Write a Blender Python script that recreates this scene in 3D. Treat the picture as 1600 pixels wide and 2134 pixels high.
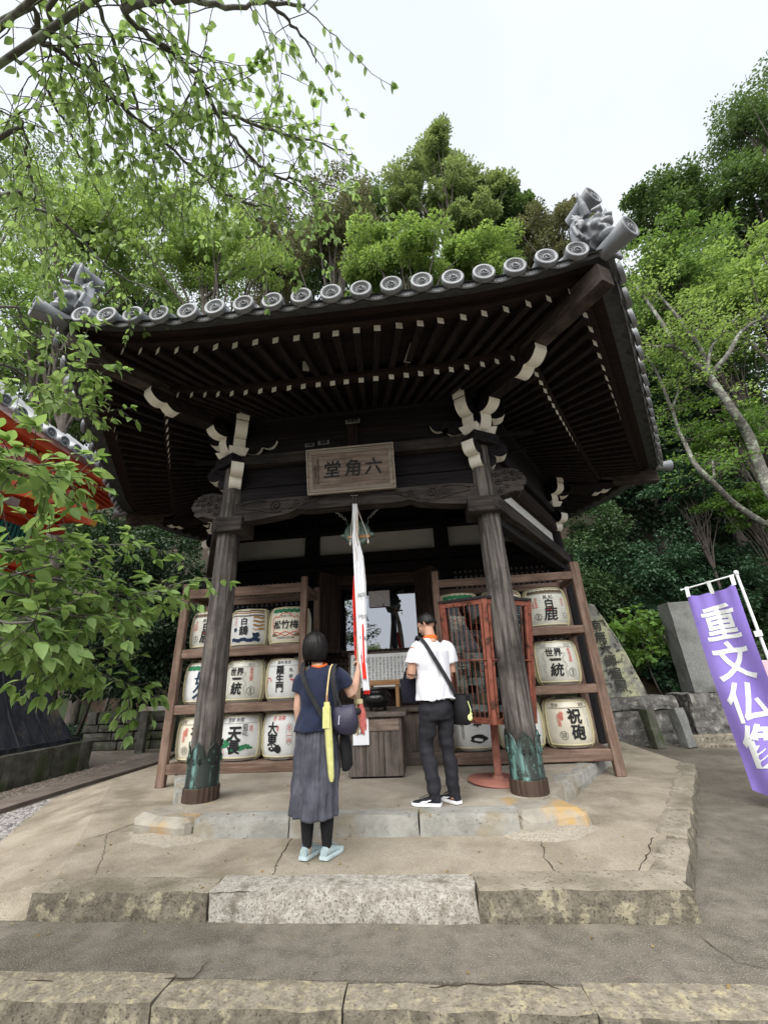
import bpy, bmesh, math, random
import numpy as np
from mathutils import Vector, Matrix, noise
for o in list(bpy.data.objects): bpy.data.objects.remove(o)
SC = bpy.context.scene
COL = SC.collection
R = math.radians
rnd = random.Random(7)
# ---------------------------------------------------------------- camera
CAM = Vector((0.831, -4.890, 1.090)); FPX = 849.86
yaw, pit, rol = -0.0910, 0.3899, -0.0462
_fw = Vector((math.sin(yaw)*math.cos(pit), math.cos(yaw)*math.cos(pit), math.sin(pit)))
_ri = Vector((math.cos(yaw), -math.sin(yaw), 0)); _up = _ri.cross(_fw)
CR = _ri*math.cos(rol)+_up*math.sin(rol); CU = -_ri*math.sin(rol)+_up*math.cos(rol); CF = _fw
cd = bpy.data.cameras.new('camera'); cam = bpy.data.objects.new('camera', cd); COL.objects.link(cam)
cam.matrix_world = Matrix(((CR.x, CU.x, -CF.x, CAM.x), (CR.y, CU.y, -CF.y, CAM.y), (CR.z, CU.z, -CF.z, CAM.z), (0, 0, 0, 1)))
cd.sensor_fit = 'HORIZONTAL'; cd.sensor_width = 36; cd.lens = FPX/1600*36; cd.clip_end = 500; cd.clip_start = .05
SC.camera = cam
# ---------------------------------------------------------------- sky, sun, exposure
SUN_EL, SUN_AZ = 50, 195          # sun stands behind the camera
w = bpy.data.worlds.new('World'); SC.world = w; w.use_nodes = True
nt = w.node_tree; bg = nt.nodes['Background']
sky = nt.nodes.new('ShaderNodeTexSky'); sky.sky_type = 'NISHITA'; sky.sun_disc = False
sky.sun_elevation = R(SUN_EL); sky.sun_rotation = R(SUN_AZ); sky.dust_density = 3
tc = nt.nodes.new('ShaderNodeTexCoord')
nz = nt.nodes.new('ShaderNodeTexNoise'); nz.inputs['Scale'].default_value = 1.6; nz.inputs['Detail'].default_value = 4
cr = nt.nodes.new('ShaderNodeValToRGB')
cr.color_ramp.elements[0].position = .3; cr.color_ramp.elements[0].color = (3.85, 4.12, 4.5, 1)
cr.color_ramp.elements[1].position = .7; cr.color_ramp.elements[1].color = (4.65, 4.75, 4.9, 1)
mx = nt.nodes.new('ShaderNodeMixRGB'); mx.inputs[0].default_value = .93   # overcast: cloud covers nearly all of the sky
nt.links.new(tc.outputs['Generated'], nz.inputs['Vector']); nt.links.new(nz.outputs['Fac'], cr.inputs['Fac'])
nt.links.new(sky.outputs['Color'], mx.inputs[1]); nt.links.new(cr.outputs['Color'], mx.inputs[2])
nt.links.new(mx.outputs['Color'], bg.inputs['Color']); bg.inputs['Strength'].default_value = .05
sl = bpy.data.lights.new('sun', 'SUN'); sl.energy = 1.5; sl.angle = R(70); sl.color = (1, .97, .92)
sun = bpy.data.objects.new('sun', sl); COL.objects.link(sun)
_sd = Vector((math.sin(R(SUN_AZ))*math.cos(R(SUN_EL)), math.cos(R(SUN_AZ))*math.cos(R(SUN_EL)), math.sin(R(SUN_EL))))
sun.rotation_euler = _sd.to_track_quat('Z', 'Y').to_euler()
SC.view_settings.view_transform = 'Standard'; SC.view_settings.look = 'None'
SC.view_settings.exposure = 2.3; SC.view_settings.gamma = 1; SC.view_settings.use_curve_mapping = False
SC.cycles.max_bounces = 8; SC.cycles.diffuse_bounces = 4; SC.cycles.glossy_bounces = 3; SC.cycles.transmission_bounces = 4; SC.cycles.transparent_max_bounces = 8
SC.cycles.use_denoising = True; SC.cycles.caustics_reflective = False; SC.cycles.caustics_refractive = False
# ---------------------------------------------------------------- helpers
def ray(x, y): return (CF + CR*((x-800)/FPX) - CU*((y-1067)/FPX))
def on_y(x, y, Y): d = ray(x, y); return CAM + d*((Y-CAM.y)/d.y)
def on_z(x, y, Z): d = ray(x, y); return CAM + d*((Z-CAM.z)/d.z)
def at_d(x, y, dist): return CAM + ray(x, y).normalized()*dist
_mats = {}
def M(name, c1, c2=None, scale=6, stretch=(1, 1, 1), rough=.85, spec=.25, metal=0, bump=0, bscale=None, c3=None, c3s=1.5, c3t=(.5, .62), detail=6, coat=0, sheen=0, ramp=(.35, .65), c4=None, c4s=40, c4t=(.62, .66), c5=None, c5s=150, c5t=(.6, .66), obj_off=True):
    """principled material: two-tone grain noise, optional stain c3, optional fine specks c4, bump."""
    if name in _mats: return _mats[name]
    m = bpy.data.materials.new(name); m.use_nodes = True; t = m.node_tree; N = t.nodes; Lk = t.links.new
    p = N['Principled BSDF']; p.inputs['Roughness'].default_value = rough; p.inputs['Specular IOR Level'].default_value = spec
    p.inputs['Metallic'].default_value = metal; p.inputs['Coat Weight'].default_value = coat; p.inputs['Sheen Weight'].default_value = sheen
    m.diffuse_color = (*c1, 1)
    if c2 is None and not bump and c3 is None:
        p.inputs['Base Color'].default_value = (*c1, 1); _mats[name] = m; return m
    co = N.new('ShaderNodeTexCoord'); mp = N.new('ShaderNodeMapping'); mp.inputs['Scale'].default_value = stretch
    oi = N.new('ShaderNodeObjectInfo'); va = N.new('ShaderNodeVectorMath'); va.operation = 'ADD'
    mu = N.new('ShaderNodeMath'); mu.operation = 'MULTIPLY'; mu.inputs[1].default_value = 37.0 if obj_off else 0.0
    Lk(oi.outputs['Random'], mu.inputs[0]); Lk(co.outputs['Object'], va.inputs[0]); Lk(mu.outputs[0], va.inputs[1]); Lk(va.outputs[0], mp.inputs['Vector'])
    def nz(sc, vec, det=detail, ro=.6):
        n = N.new('ShaderNodeTexNoise'); n.inputs['Scale'].default_value = sc; n.inputs['Detail'].default_value = det; n.inputs['Roughness'].default_value = ro
        Lk(vec, n.inputs['Vector']); return n.outputs['Fac']
    def rp(fac, a, b, t0, t1):
        r = N.new('ShaderNodeValToRGB'); r.color_ramp.elements[0].position = t0; r.color_ramp.elements[1].position = t1
        r.color_ramp.elements[0].color = (*a, 1); r.color_ramp.elements[1].color = (*b, 1); Lk(fac, r.inputs['Fac']); return r.outputs['Color']
    n1 = nz(scale, mp.outputs['Vector'])
    col = rp(n1, c1, c2 or c1, *ramp)
    def mixin(col, c, sc, th, vec):
        k = rp(nz(sc, vec), (0, 0, 0), (1, 1, 1), *th)
        mxn = N.new('ShaderNodeMixRGB'); Lk(k, mxn.inputs[0]); Lk(col, mxn.inputs[1]); mxn.inputs[2].default_value = (*c, 1); return mxn.outputs['Color']
    if c3: col = mixin(col, c3, c3s, c3t, va.outputs[0])
    if c4: col = mixin(col, c4, c4s, c4t, va.outputs[0])
    if c5: col = mixin(col, c5, c5s, c5t, va.outputs[0])
    Lk(col, p.inputs['Base Color'])
    if bump:
        b = N.new('ShaderNodeBump'); b.inputs['Strength'].default_value = min(1, bump); b.inputs['Distance'].default_value = .012
        Lk(nz(bscale or scale*2.5, mp.outputs['Vector'], 8, .65), b.inputs['Height']); Lk(b.outputs['Normal'], p.inputs['Normal'])
    _mats[name] = m; return m
def wood(kind, ax='z'):
    st = {'x': (.06, 1, 1), 'y': (1, .06, 1), 'z': (1, 1, .06)}[ax]; st = tuple(k*1.0 for k in st)
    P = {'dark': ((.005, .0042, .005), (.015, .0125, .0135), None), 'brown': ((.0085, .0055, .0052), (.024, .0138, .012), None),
         'grey': ((.036, .032, .030), (.165, .148, .136), (.03, .026, .024)), 'rack': ((.125, .078, .058), (.235, .165, .13), (.095, .062, .049)),
         'rafter': ((.006, .0047, .0052), (.018, .012, .0115), None), 'cab': ((.07, .058, .05), (.155, .13, .115), (.05, .04, .035)),
         'sign': ((.14, .105, .085), (.25, .195, .165), (.09, .065, .052)), 'frame': ((.21, .18, .15), (.33, .29, .24), None),
         'beam': ((.018, .0155, .015), (.06, .051, .046), (.012, .0095, .0095)), 'shutter': ((.03, .021, .018), (.075, .052, .044), None), 'tan': ((.24, .13, .06), (.36, .21, .11), None)}[kind]
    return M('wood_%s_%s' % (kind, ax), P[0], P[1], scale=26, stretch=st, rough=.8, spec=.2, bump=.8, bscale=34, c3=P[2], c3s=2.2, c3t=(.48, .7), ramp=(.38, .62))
class MB:
    def __init__(s): s.v = []; s.f = []; s.m = []; s.s = []
    def add(s, vs, fs, mi=0, sm=False):
        o = len(s.v); s.v += [tuple(v) for v in vs]
        for f in fs: s.f.append([o+i for i in f]); s.m.append(mi); s.s.append(sm)
        return s
    def box(s, x0, x1, y0, y1, z0, z1, mi=0, jit=0, rg=None):
        vs = [(x, y, z) for z in (z0, z1) for y in (y0, y1) for x in (x0, x1)]
        if jit: g = rg or rnd; vs = [tuple(c+g.uniform(-jit, jit) for c in v) for v in vs]
        return s.add(vs, [(0, 2, 3, 1), (4, 5, 7, 6), (0, 1, 5, 4), (2, 6, 7, 3), (0, 4, 6, 2), (1, 3, 7, 5)], mi)
    def obox(s, c, a, b, h, mi=0, endmi=None):
        """box at centre c with half vectors a (length), b (width), h (height); endmi paints the +a end."""
        c, a, b, h = map(Vector, (c, a, b, h))
        vs = [c+a*i+b*j+h*k for k in (-1, 1) for j in (-1, 1) for i in (-1, 1)]
        fs = [(0, 2, 3, 1), (4, 5, 7, 6), (0, 1, 5, 4), (2, 6, 7, 3), (0, 4, 6, 2)]
        s.add(vs, fs, mi); s.add([vs[1], vs[3], vs[7], vs[5]], [(0, 1, 2, 3)], mi if endmi is None else endmi); return s
    def prism(s, poly, o, U, V, W, mi=0, edge=None, sm=False):
        """poly [(u,v)] in the frame o,U,V, thickness W centred; edge(i) gives the material of side i."""
        o, U, V, W = map(Vector, (o, U, V, W)); n = len(poly)
        a = [o+U*p[0]+V*p[1]-W/2 for p in poly]; b = [q+W for q in a]
        s.add(a, [list(range(n))[::-1]], mi); s.add(b, [list(range(n))], mi)
        for i in range(n):
            j = (i+1) % n; s.add([a[i], a[j], b[j], b[i]], [(0, 1, 2, 3)], mi if edge is None else edge(i), sm)
        return s
    def tube(s, pts, rads, n=8, mi=0, caps=True, sm=True, squash=None):
        pts = [Vector(p) for p in pts]; k = len(pts)
        if not hasattr(rads, '__len__'): rads = [rads]*k
        d0 = (pts[1]-pts[0]).normalized(); up = Vector((0, 0, 1)) if abs(d0.z) < .9 else Vector((1, 0, 0))
        nx = d0.cross(up).normalized(); vs = []
        for i in range(k):
            d = (pts[min(i+1, k-1)]-pts[max(i-1, 0)])
            d = d.normalized() if d.length > 1e-9 else d0
            nx = (nx-d*nx.dot(d)); nx = nx.normalized() if nx.length > 1e-6 else d.orthogonal().normalized()
            ny = d.cross(nx); q = squash or (1, 1)
            vs += [pts[i]+(nx*math.cos(2*math.pi*j/n)*q[0]+ny*math.sin(2*math.pi*j/n)*q[1])*rads[i] for j in range(n)]
        fs = [(i*n+j, i*n+(j+1) % n, (i+1)*n+(j+1) % n, (i+1)*n+j) for i in range(k-1) for j in range(n)]
        s.add(vs, fs, mi, sm)
        if caps: s.add(vs[:n], [list(range(n))[::-1]], mi); s.add(vs[-n:], [list(range(n))], mi)
        return s
    def lathe(s, prof, n=24, c=(0, 0, 0), mi=0, sm=True, ax=(0, 0, 1), a0=0, a1=2*math.pi, cap=True):
        ax = Vector(ax).normalized(); c = Vector(c); X = ax.orthogonal().normalized(); Y = ax.cross(X); full = abs(a1-a0-2*math.pi) < 1e-6; nn = n if full else n+1
        vs = [c+ax*z+(X*math.cos(a0+(a1-a0)*j/n)+Y*math.sin(a0+(a1-a0)*j/n))*r for r, z in prof for j in range(nn)]
        fs = [(i*nn+j, i*nn+(j+1) % nn, (i+1)*nn+(j+1) % nn, (i+1)*nn+j) for i in range(len(prof)-1) for j in range(n)]
        s.add(vs, fs, mi, sm)
        if full and cap:
            if prof[0][0] > 1e-4: s.add(vs[:nn], [list(range(nn))[::-1]], mi)
            if prof[-1][0] > 1e-4: s.add(vs[-nn:], [list(range(nn))], mi)
        return s
    def loft(s, rings, mi=0, sm=True, close=True, caps=True):
        n = len(rings[0]); vs = [v for r in rings for v in r]; m = n if close else n-1
        s.add(vs, [(i*n+j, i*n+(j+1) % n, (i+1)*n+(j+1) % n, (i+1)*n+j) for i in range(len(rings)-1) for j in range(m)], mi, sm)
        if caps and close: s.add(rings[0], [list(range(n))[::-1]], mi); s.add(rings[-1], [list(range(n))], mi)
        return s
    def mesh(s, name, mats):
        me = bpy.data.meshes.new(name); me.from_pydata(s.v, [], s.f)
        for m in (mats if isinstance(mats, (list, tuple)) else [mats]): me.materials.append(m)
        me.polygons.foreach_set('material_index', s.m); me.polygons.foreach_set('use_smooth', s.s); me.update(); return me
    def build(s, name, mats, parent=None, loc=None, rz=None, bevel=0, seg=1):
        return put(name, s.mesh(name, mats), parent, loc, rz, bevel, seg)
def put(name, me, parent=None, loc=None, rz=None, bevel=0, seg=1):
    o = bpy.data.objects.new(name, me); COL.objects.link(o)
    if parent is not None: o.parent = parent
    if loc is not None: o.location = loc
    if rz is not None: o.rotation_euler = (0, 0, rz) if not hasattr(rz, '__len__') else rz
    if bevel:
        b = o.modifiers.new('bevel', 'BEVEL'); b.width = bevel; b.segments = seg; b.limit_method = 'ANGLE'; b.angle_limit = R(40)
    return o
def tag(o, label=None, cat=None, group=None, kind=None):
    if label: o['label'] = label
    if cat: o['category'] = cat
    if group: o['group'] = group
    if kind: o['kind'] = kind
    return o
def thing(name, label, cat, loc=(0, 0, 0), rz=0, group=None):
    o = bpy.data.objects.new(name, None); COL.objects.link(o); o.location = loc; o.empty_display_size = .2
    o.rotation_euler = (0, 0, rz) if not hasattr(rz, '__len__') else rz
    return tag(o, label, cat, group)
def copy_tree(o, parent=None):
    c = o.copy(); COL.objects.link(c); c.parent = parent
    for ch in o.children: copy_tree(ch, c)
    return c
_tmp = bpy.data.scenes.new('tmp_eval')
def eval_mesh(o):
    """evaluated mesh of o, made in a small side scene so that the big one is not re-evaluated each time."""
    _tmp.collection.objects.link(o); vl = _tmp.view_layers[0]; vl.update(); dg = vl.depsgraph
    me = bpy.data.meshes.new_from_object(o.evaluated_get(dg)); bpy.data.objects.remove(o); return me
def smooth_path(pts, n=5):
    P = [Vector(p) for p in pts]; out = []
    for i in range(len(P)-1):
        a, b, c, d = P[max(i-1, 0)], P[i], P[i+1], P[min(i+2, len(P)-1)]
        for j in range(n):
            t = j/n; out.append(.5*((2*b)+(c-a)*t+(2*a-5*b+4*c-d)*t*t+(3*b-a-3*c+d)*t**3))
    out.append(P[-1]); return out
def text_bm(s, size=1, bold=0, line=1.0, font=None):
    cu = bpy.data.curves.new('t', 'FONT'); cu.body = s; cu.size = size; cu.align_x = 'CENTER'; cu.align_y = 'CENTER'; cu.offset = bold; cu.space_line = line; cu.resolution_u = 2
    me = eval_mesh(bpy.data.objects.new('t', cu)); bpy.data.curves.remove(cu); return me
def text_mb(mb, s, size, o, U, V, mi=0, bold=0, line=.95, bend=None, slant=0, squeeze=1):
    """write s into mb in the plane o,U,V; bend=(radius fn) wraps it round a cylinder later via fn(x,y)->point."""
    me = text_bm(s, size, 0, line); o, U, V = Vector(o), Vector(U), Vector(V); nv = U.cross(V)
    if bend:
        bm = bmesh.new(); bm.from_mesh(me)
        xs = [v.co.x for v in bm.verts]
        if xs:
            x = min(xs)
            while x < max(xs):
                bmesh.ops.bisect_plane(bm, geom=bm.verts[:]+bm.edges[:]+bm.faces[:], plane_co=(x, 0, 0), plane_no=(1, 0, 0)); x += .03
        bm.to_mesh(me); bm.free()
    # a heavier brush: the same strokes again, a little to each side, each 0.5 mm further out
    for i, (sx, sy) in enumerate([(0, 0)] if bold < .0025 else [(bold, bold*.5), (-bold, bold*.5), (bold*.4, -bold), (-bold*.4, bold)]):
        vs = []
        for v in me.vertices:
            x, y = (v.co.x+sx)*squeeze + slant*v.co.y, v.co.y+sy
            if bend: q = bend(x, y); vs.append(q+Vector((q.x, q.y, 0)).normalized()*(.0005*i))
            else: vs.append(o+U*x+V*y+nv*(.0005*i))
        mb.add(vs, [list(p.vertices) for p in me.polygons], mi)
    bpy.data.meshes.remove(me)
def remesh(mb, voxel, smooth=2, name='m'):
    """fuse everything in mb into one continuous skin."""
    me = mb.mesh(name, []); o = bpy.data.objects.new('t', me)
    r = o.modifiers.new('r', 'REMESH'); r.mode = 'VOXEL'; r.voxel_size = voxel; r.use_smooth_shade = True
    if smooth:
        k = o.modifiers.new('s', 'SMOOTH'); k.factor = .5; k.iterations = smooth
    out = eval_mesh(o); out.name = name; bpy.data.meshes.remove(me)
    out.polygons.foreach_set('use_smooth', [True]*len(out.polygons)); return out
def disp(me, amp, sc, stretch=(1, 1, 1), seed=0, fn=None):
    n = len(me.vertices); C = np.empty(n*3, np.float32); me.vertices.foreach_get('co', C); C = C.reshape(-1, 3)
    Nn = np.empty(n*3, np.float32); me.vertex_normals.foreach_get('vector', Nn); Nn = Nn.reshape(-1, 3)
    k = np.array([noise.noise((c[0]*sc*stretch[0]+seed, c[1]*sc*stretch[1], c[2]*sc*stretch[2]))*(amp if fn is None else amp*fn(Vector(c))) for c in C.tolist()], np.float32)
    me.vertices.foreach_set('co', (C+Nn*k[:, None]).ravel()); me.update()
def np_mesh(name, V, F, mat, smooth=False):
    """V (n,3), F (m,3) numpy -> mesh."""
    me = bpy.data.meshes.new(name); me.vertices.add(len(V)); me.vertices.foreach_set('co', np.ascontiguousarray(V, dtype=np.float32).ravel())
    k = F.shape[1]; me.loops.add(F.size); me.loops.foreach_set('vertex_index', np.ascontiguousarray(F, dtype=np.int32).ravel())
    me.polygons.add(len(F)); me.polygons.foreach_set('loop_start', np.arange(0, F.size, k, dtype=np.int32))
    if smooth: me.polygons.foreach_set('use_smooth', np.ones(len(F), dtype=bool))
    me.update(calc_edges=True); me.validate(); me.materials.append(mat); return me
# ---------------------------------------------------------------- ground
def rock(name, x0, x1, y0, y1, z0, z1, mat, parent=None, cuts=5, amp=.012, rz=0, seed=None, sc=5, bottom=None, rnd_edge=.014, face=None):
    """a stone block with worn, uneven faces, centred on its own base."""
    bm = bmesh.new(); bmesh.ops.create_cube(bm, size=1)
    lx, ly, lz = x1-x0, y1-y0, z1-z0; big = max(lx, ly, lz)
    for ax, L in ((0, lx), (1, ly), (2, lz)):
        c = max(1, int(round(cuts*L/big)))
        es = [e for e in bm.edges if abs((e.verts[0].co-e.verts[1].co)[ax]) > .9/1 or abs(abs((e.verts[0].co-e.verts[1].co)[ax])-1) < 1e-6]
        bmesh.ops.subdivide_edges(bm, edges=es, cuts=c, use_grid_fill=True)
    sd = seed if seed is not None else rnd.uniform(0, 99)
    for v in bm.verts:
        n = Vector((v.co.x, v.co.y, v.co.z)); e = sum(1 for c in n if abs(c) > .49)
        v.co = Vector((v.co.x*lx, v.co.y*ly, v.co.z*lz))
        if e >= 2: v.co -= Vector((math.copysign(1, n.x) if abs(n.x) > .49 else 0, math.copysign(1, n.y) if abs(n.y) > .49 else 0, math.copysign(1, n.z) if abs(n.z) > .49 else 0))*rnd_edge*.5
        q = v.co*sc+Vector((sd, sd*1.7, 0)); v.co += Vector((noise.noise(q), noise.noise(q+Vector((31, 0, 0))), .6*noise.noise(q+Vector((0, 47, 0)))))*amp*2
    me = bpy.data.meshes.new(name); bm.normal_update()
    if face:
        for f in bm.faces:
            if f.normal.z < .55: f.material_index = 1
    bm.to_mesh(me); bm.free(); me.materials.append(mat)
    if face: me.materials.append(face)
    return put(name, me, parent, ((x0+x1)/2, (y0+y1)/2, (z0+z1)/2), rz)
def slab(name, poly, z0, z1, mat, parent=None):
    mb = MB(); n = len(poly); mb.add([(x, y, z1) for x, y in poly], [list(range(n))]); mb.add([(x, y, z0) for x, y in poly], [list(range(n))[::-1]])
    for i in range(n):
        a, b = poly[i], poly[(i+1) % n]; mb.add([(*a, z0), (*b, z0), (*b, z1), (*a, z1)], [(0, 1, 2, 3)])
    return mb.build(name, mat, parent)
m_asph = M('paving', (.125, .110, .090), (.225, .20, .165), scale=7, c3=(.095, .084, .064), c3s=.8, c3t=(.45, .64), c4=(.36, .335, .29), c4s=120, c4t=(.54, .66), c5=(.055, .048, .038), c5s=170, c5t=(.56, .66), bump=1, bscale=130, obj_off=False)
m_conc = M('platform_concrete', (.31, .268, .205), (.43, .38, .305), scale=2.6, c3=(.225, .192, .142), c3s=1.5, c3t=(.48, .64), c4=(.185, .16, .125), c4s=130, c4t=(.52, .66), c5=(.47, .43, .36), c5s=95, c5t=(.58, .70), bump=1, bscale=120, obj_off=False)
m_conc2 = M('upper_concrete', (.32, .283, .23), (.43, .388, .328), scale=2.2, c3=(.235, .205, .162), c3s=1.6, c3t=(.46, .68), c4=(.21, .185, .15), c4s=130, c4t=(.53, .66), c5=(.46, .425, .365), c5s=95, c5t=(.6, .72), bump=.7, bscale=120, obj_off=False)
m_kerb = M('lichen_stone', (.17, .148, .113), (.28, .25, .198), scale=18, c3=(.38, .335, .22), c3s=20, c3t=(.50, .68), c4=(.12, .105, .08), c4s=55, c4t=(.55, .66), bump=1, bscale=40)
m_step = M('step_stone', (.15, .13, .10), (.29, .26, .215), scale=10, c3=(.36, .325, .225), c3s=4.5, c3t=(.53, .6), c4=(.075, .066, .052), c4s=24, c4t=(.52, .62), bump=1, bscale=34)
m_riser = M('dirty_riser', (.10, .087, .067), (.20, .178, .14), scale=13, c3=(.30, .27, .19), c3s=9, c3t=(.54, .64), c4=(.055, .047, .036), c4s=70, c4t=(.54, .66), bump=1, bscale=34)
m_edge = M('worn_edge', (.21, .185, .14), (.32, .285, .23), scale=5, c3=(.16, .14, .105), c3s=2.2, c3t=(.5, .64), c4=(.11, .095, .07), c4s=40, c4t=(.56, .65), bump=.9, bscale=40)
m_gran = M('pale_granite', (.27, .245, .21), (.47, .445, .40), scale=26, c3=(.17, .15, .12), c3s=6, c3t=(.55, .68), c4=(.12, .11, .092), c4s=85, c4t=(.54, .64), bump=1, bscale=44)
m_blue = M('grey_edging_stone', (.235, .232, .212), (.36, .355, .328), scale=5, c3=(.26, .225, .16), c3s=2.3, c3t=(.52, .66), c4=(.13, .13, .12), c4s=16, c4t=(.6, .68), bump=.8, bscale=22)
m_ochre = M('ochre_base_stone', (.24, .22, .185), (.34, .315, .27), scale=6, c3=(.40, .27, .12), c3s=3.1, c3t=(.52, .66), bump=.9, bscale=20)
m_mortar = M('pebbly_mortar', (.25, .22, .175), (.42, .38, .315), scale=60, bump=1, bscale=60)
m_crack = M('crack_dark', (.03, .024, .017), (.06, .045, .03), scale=20)
g = MB(); g.add([(-150, -150, -.47), (150, -150, -.47), (150, 150, -.47), (-150, 150, -.47)], [(0, 1, 2, 3)]); gr = g.build('ground', m_asph); tag(gr, 'worn grey paving below the lowest kerb', kind='structure')
pav = slab('pavement', [(-14, -2.14), (16, -2.14), (16, 9), (-14, 9)], -.47, -.30, m_asph); tag(pav, 'grey-brown exposed aggregate paving around the hall', kind='structure')
# kerb along the front of the pavement
xs = [-14, -4.4, -3.0, -1.75, -.62, .30, 1.42, 2.75, 4.1, 5.6, 16]
for i in range(len(xs)-1):
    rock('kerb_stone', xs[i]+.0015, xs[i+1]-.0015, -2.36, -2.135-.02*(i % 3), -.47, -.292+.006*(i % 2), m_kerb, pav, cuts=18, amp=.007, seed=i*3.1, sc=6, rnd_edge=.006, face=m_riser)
low_poly = [(-2.0, -1.42), (2.16, -1.42), (4.19, 2.05), (4.19, 7.8), (-4.2, 7.8), (-4.2, 2.05)]
low = slab('lower_platform', low_poly, -.31, -.15, m_conc); tag(low, 'pale beige concrete platform one step above the paving', kind='structure')
for i, (a, b, mt) in enumerate([(-2.0, -.73, m_step), (-.73, 1.0, m_gran), (1.0, 2.27, m_step)]):
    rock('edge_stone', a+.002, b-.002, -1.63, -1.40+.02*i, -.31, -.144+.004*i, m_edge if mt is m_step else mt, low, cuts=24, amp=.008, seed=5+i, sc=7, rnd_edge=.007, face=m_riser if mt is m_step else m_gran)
for i in range(5):                                                    # right hand edge of the lower platform
    a = Vector((2.20, -1.42)); b = Vector((4.22, 2.05)); p = a+(b-a)*((i+.5)/5); L = (b-a).length/5
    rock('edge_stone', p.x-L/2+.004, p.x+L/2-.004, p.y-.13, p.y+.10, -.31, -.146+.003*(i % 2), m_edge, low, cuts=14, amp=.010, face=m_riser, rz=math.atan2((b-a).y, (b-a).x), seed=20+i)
mb = MB()                                                             # the left side slopes down to the paving
mb.add([(-2.0, -1.42, -.152), (-4.2, 2.05, -.152), (-4.2, 7.8, -.152), (-4.75, 7.8, -.297), (-4.74, 1.5, -.297), (-2.95, -1.62, -.297), (-2.0, -1.62, -.297)], [(0, 1, 4, 5), (1, 2, 3, 4), (0, 5, 6)])
mb.build('sloped_skirt', m_conc, low)
up_poly = [(-1.6, -.44), (1.62, -.44), (1.95, .02), (3.72, 2.95), (2.0, 5.95), (-2.0, 5.95), (-3.72, 2.95), (-1.95, .02)]
upp = slab('upper_platform', up_poly, -.2, 0, m_conc2); tag(upp, 'concrete floor of the hall with grey edging stones', kind='structure')
for i, (a, b) in enumerate([(-1.40, -.52), (-.52, .62), (.62, 1.47)]):
    rock('edge_stone', a+.0008, b-.0008, -.66, -.43, -.2, .003, m_blue, upp, cuts=18, amp=.007, seed=40+i, sc=4, rnd_edge=.006)
for sx in (-1, 1):
    for i in range(2):
        a = Vector((2.0*sx, .28)); b = Vector((3.55*sx, 2.85)); p = a+(b-a)*((i+.5)/2); L = (b-a).length/2
        rock('edge_stone', p.x-L/2+.005, p.x+L/2-.005, p.y-.13, p.y+.13, -.2, .008, m_blue, upp, cuts=10, amp=.014, rz=math.atan2((b-a).y, (b-a).x), seed=60+i+sx, rnd_edge=.022)
    rock('column_base_stone', 1.66*sx-.36, 1.66*sx+.36, -.60, .30, -.26, -.008, m_ochre, upp, cuts=10, amp=.024, rz=.3*sx, seed=70+sx*3, sc=3.2, rnd_edge=.06)
    mb = MB(); n = 18
    c = Vector((1.62*sx, -.42, -.15)); ring = []
    for k, (f, z) in enumerate(((1.0, -.153), (.86, -.138), (.6, -.115))):
        ring.append([(c.x+math.cos(2*math.pi*j/n)*.50*f*(1+.3*noise.noise(Vector((math.cos(j*.7)*2, j*.5, sx)))), c.y-.02+math.sin(2*math.pi*j/n)*.38*f*(1+.3*noise.noise(Vector((j*.6, 3, sx)))), z) for j in range(n)])
    mb.loft(ring, 0, True); mb.build('mortar_skirt', m_mortar, low)
def crack(parent, px, z, wd=.008, seed=0, thin=True):
    g = random.Random(seed); P = [on_z(x, y, z) for x, y in px]; pts = []
    for a, b in zip(P, P[1:]):
        n = max(2, int((b-a).length/.05))
        for i in range(n): pts.append(a.lerp(b, i/n)+Vector((g.uniform(-.011, .011), g.uniform(-.011, .011), 0)))
    pts.append(P[-1]); mb = MB(); L = []; Rr = []
    for i, p in enumerate(pts):
        d = (pts[min(i+1, len(pts)-1)]-pts[max(i-1, 0)]).normalized(); q = Vector((-d.y, d.x, 0)); w2 = wd*g.uniform(.3, 1)*(0.25 if i in (0, len(pts)-1) else 1)*.5
        L.append((*(p+q*w2).xy, z)); Rr.append((*(p-q*w2).xy, z))
    k = len(pts); mb.add(L+Rr, [(i, i+1, k+i+1, k+i) for i in range(k-1)]); mb.build('crack', m_crack, parent)
for i, (px, z, wd) in enumerate([([(172, 1752), (222, 1738), (350, 1690)], -.147, .012), ([(222, 1738), (215, 1790), (180, 1850)], -.147, .006),
    ([(430, 1862), (560, 1856), (700, 1850), (800, 1846), (990, 1842)], -.147, .014), ([(560, 1852), (575, 1800), (608, 1745)], -.147, .010),
    ([(1128, 1752), (1135, 1790), (1166, 1828)], -.147, .010), ([(995, 1845), (1166, 1830), (1320, 1832), (1340, 1800), (1362, 1745)], -.147, .013),
    ([(0, 2043), (140, 2048), (400, 2040), (440, 2000)], -.289, .014), ([(800, 2062), (1000, 2052), (1130, 2046), (1165, 2062)], -.289, .014),
    ([(1465, 1955), (1530, 2005), (1600, 2020)], -.296, .008), ([(870, 1712), (866, 1734)], .012, .006)]):
    crack({-.147: low, .012: upp}.get(z, pav), px, z, wd, i)
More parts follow.
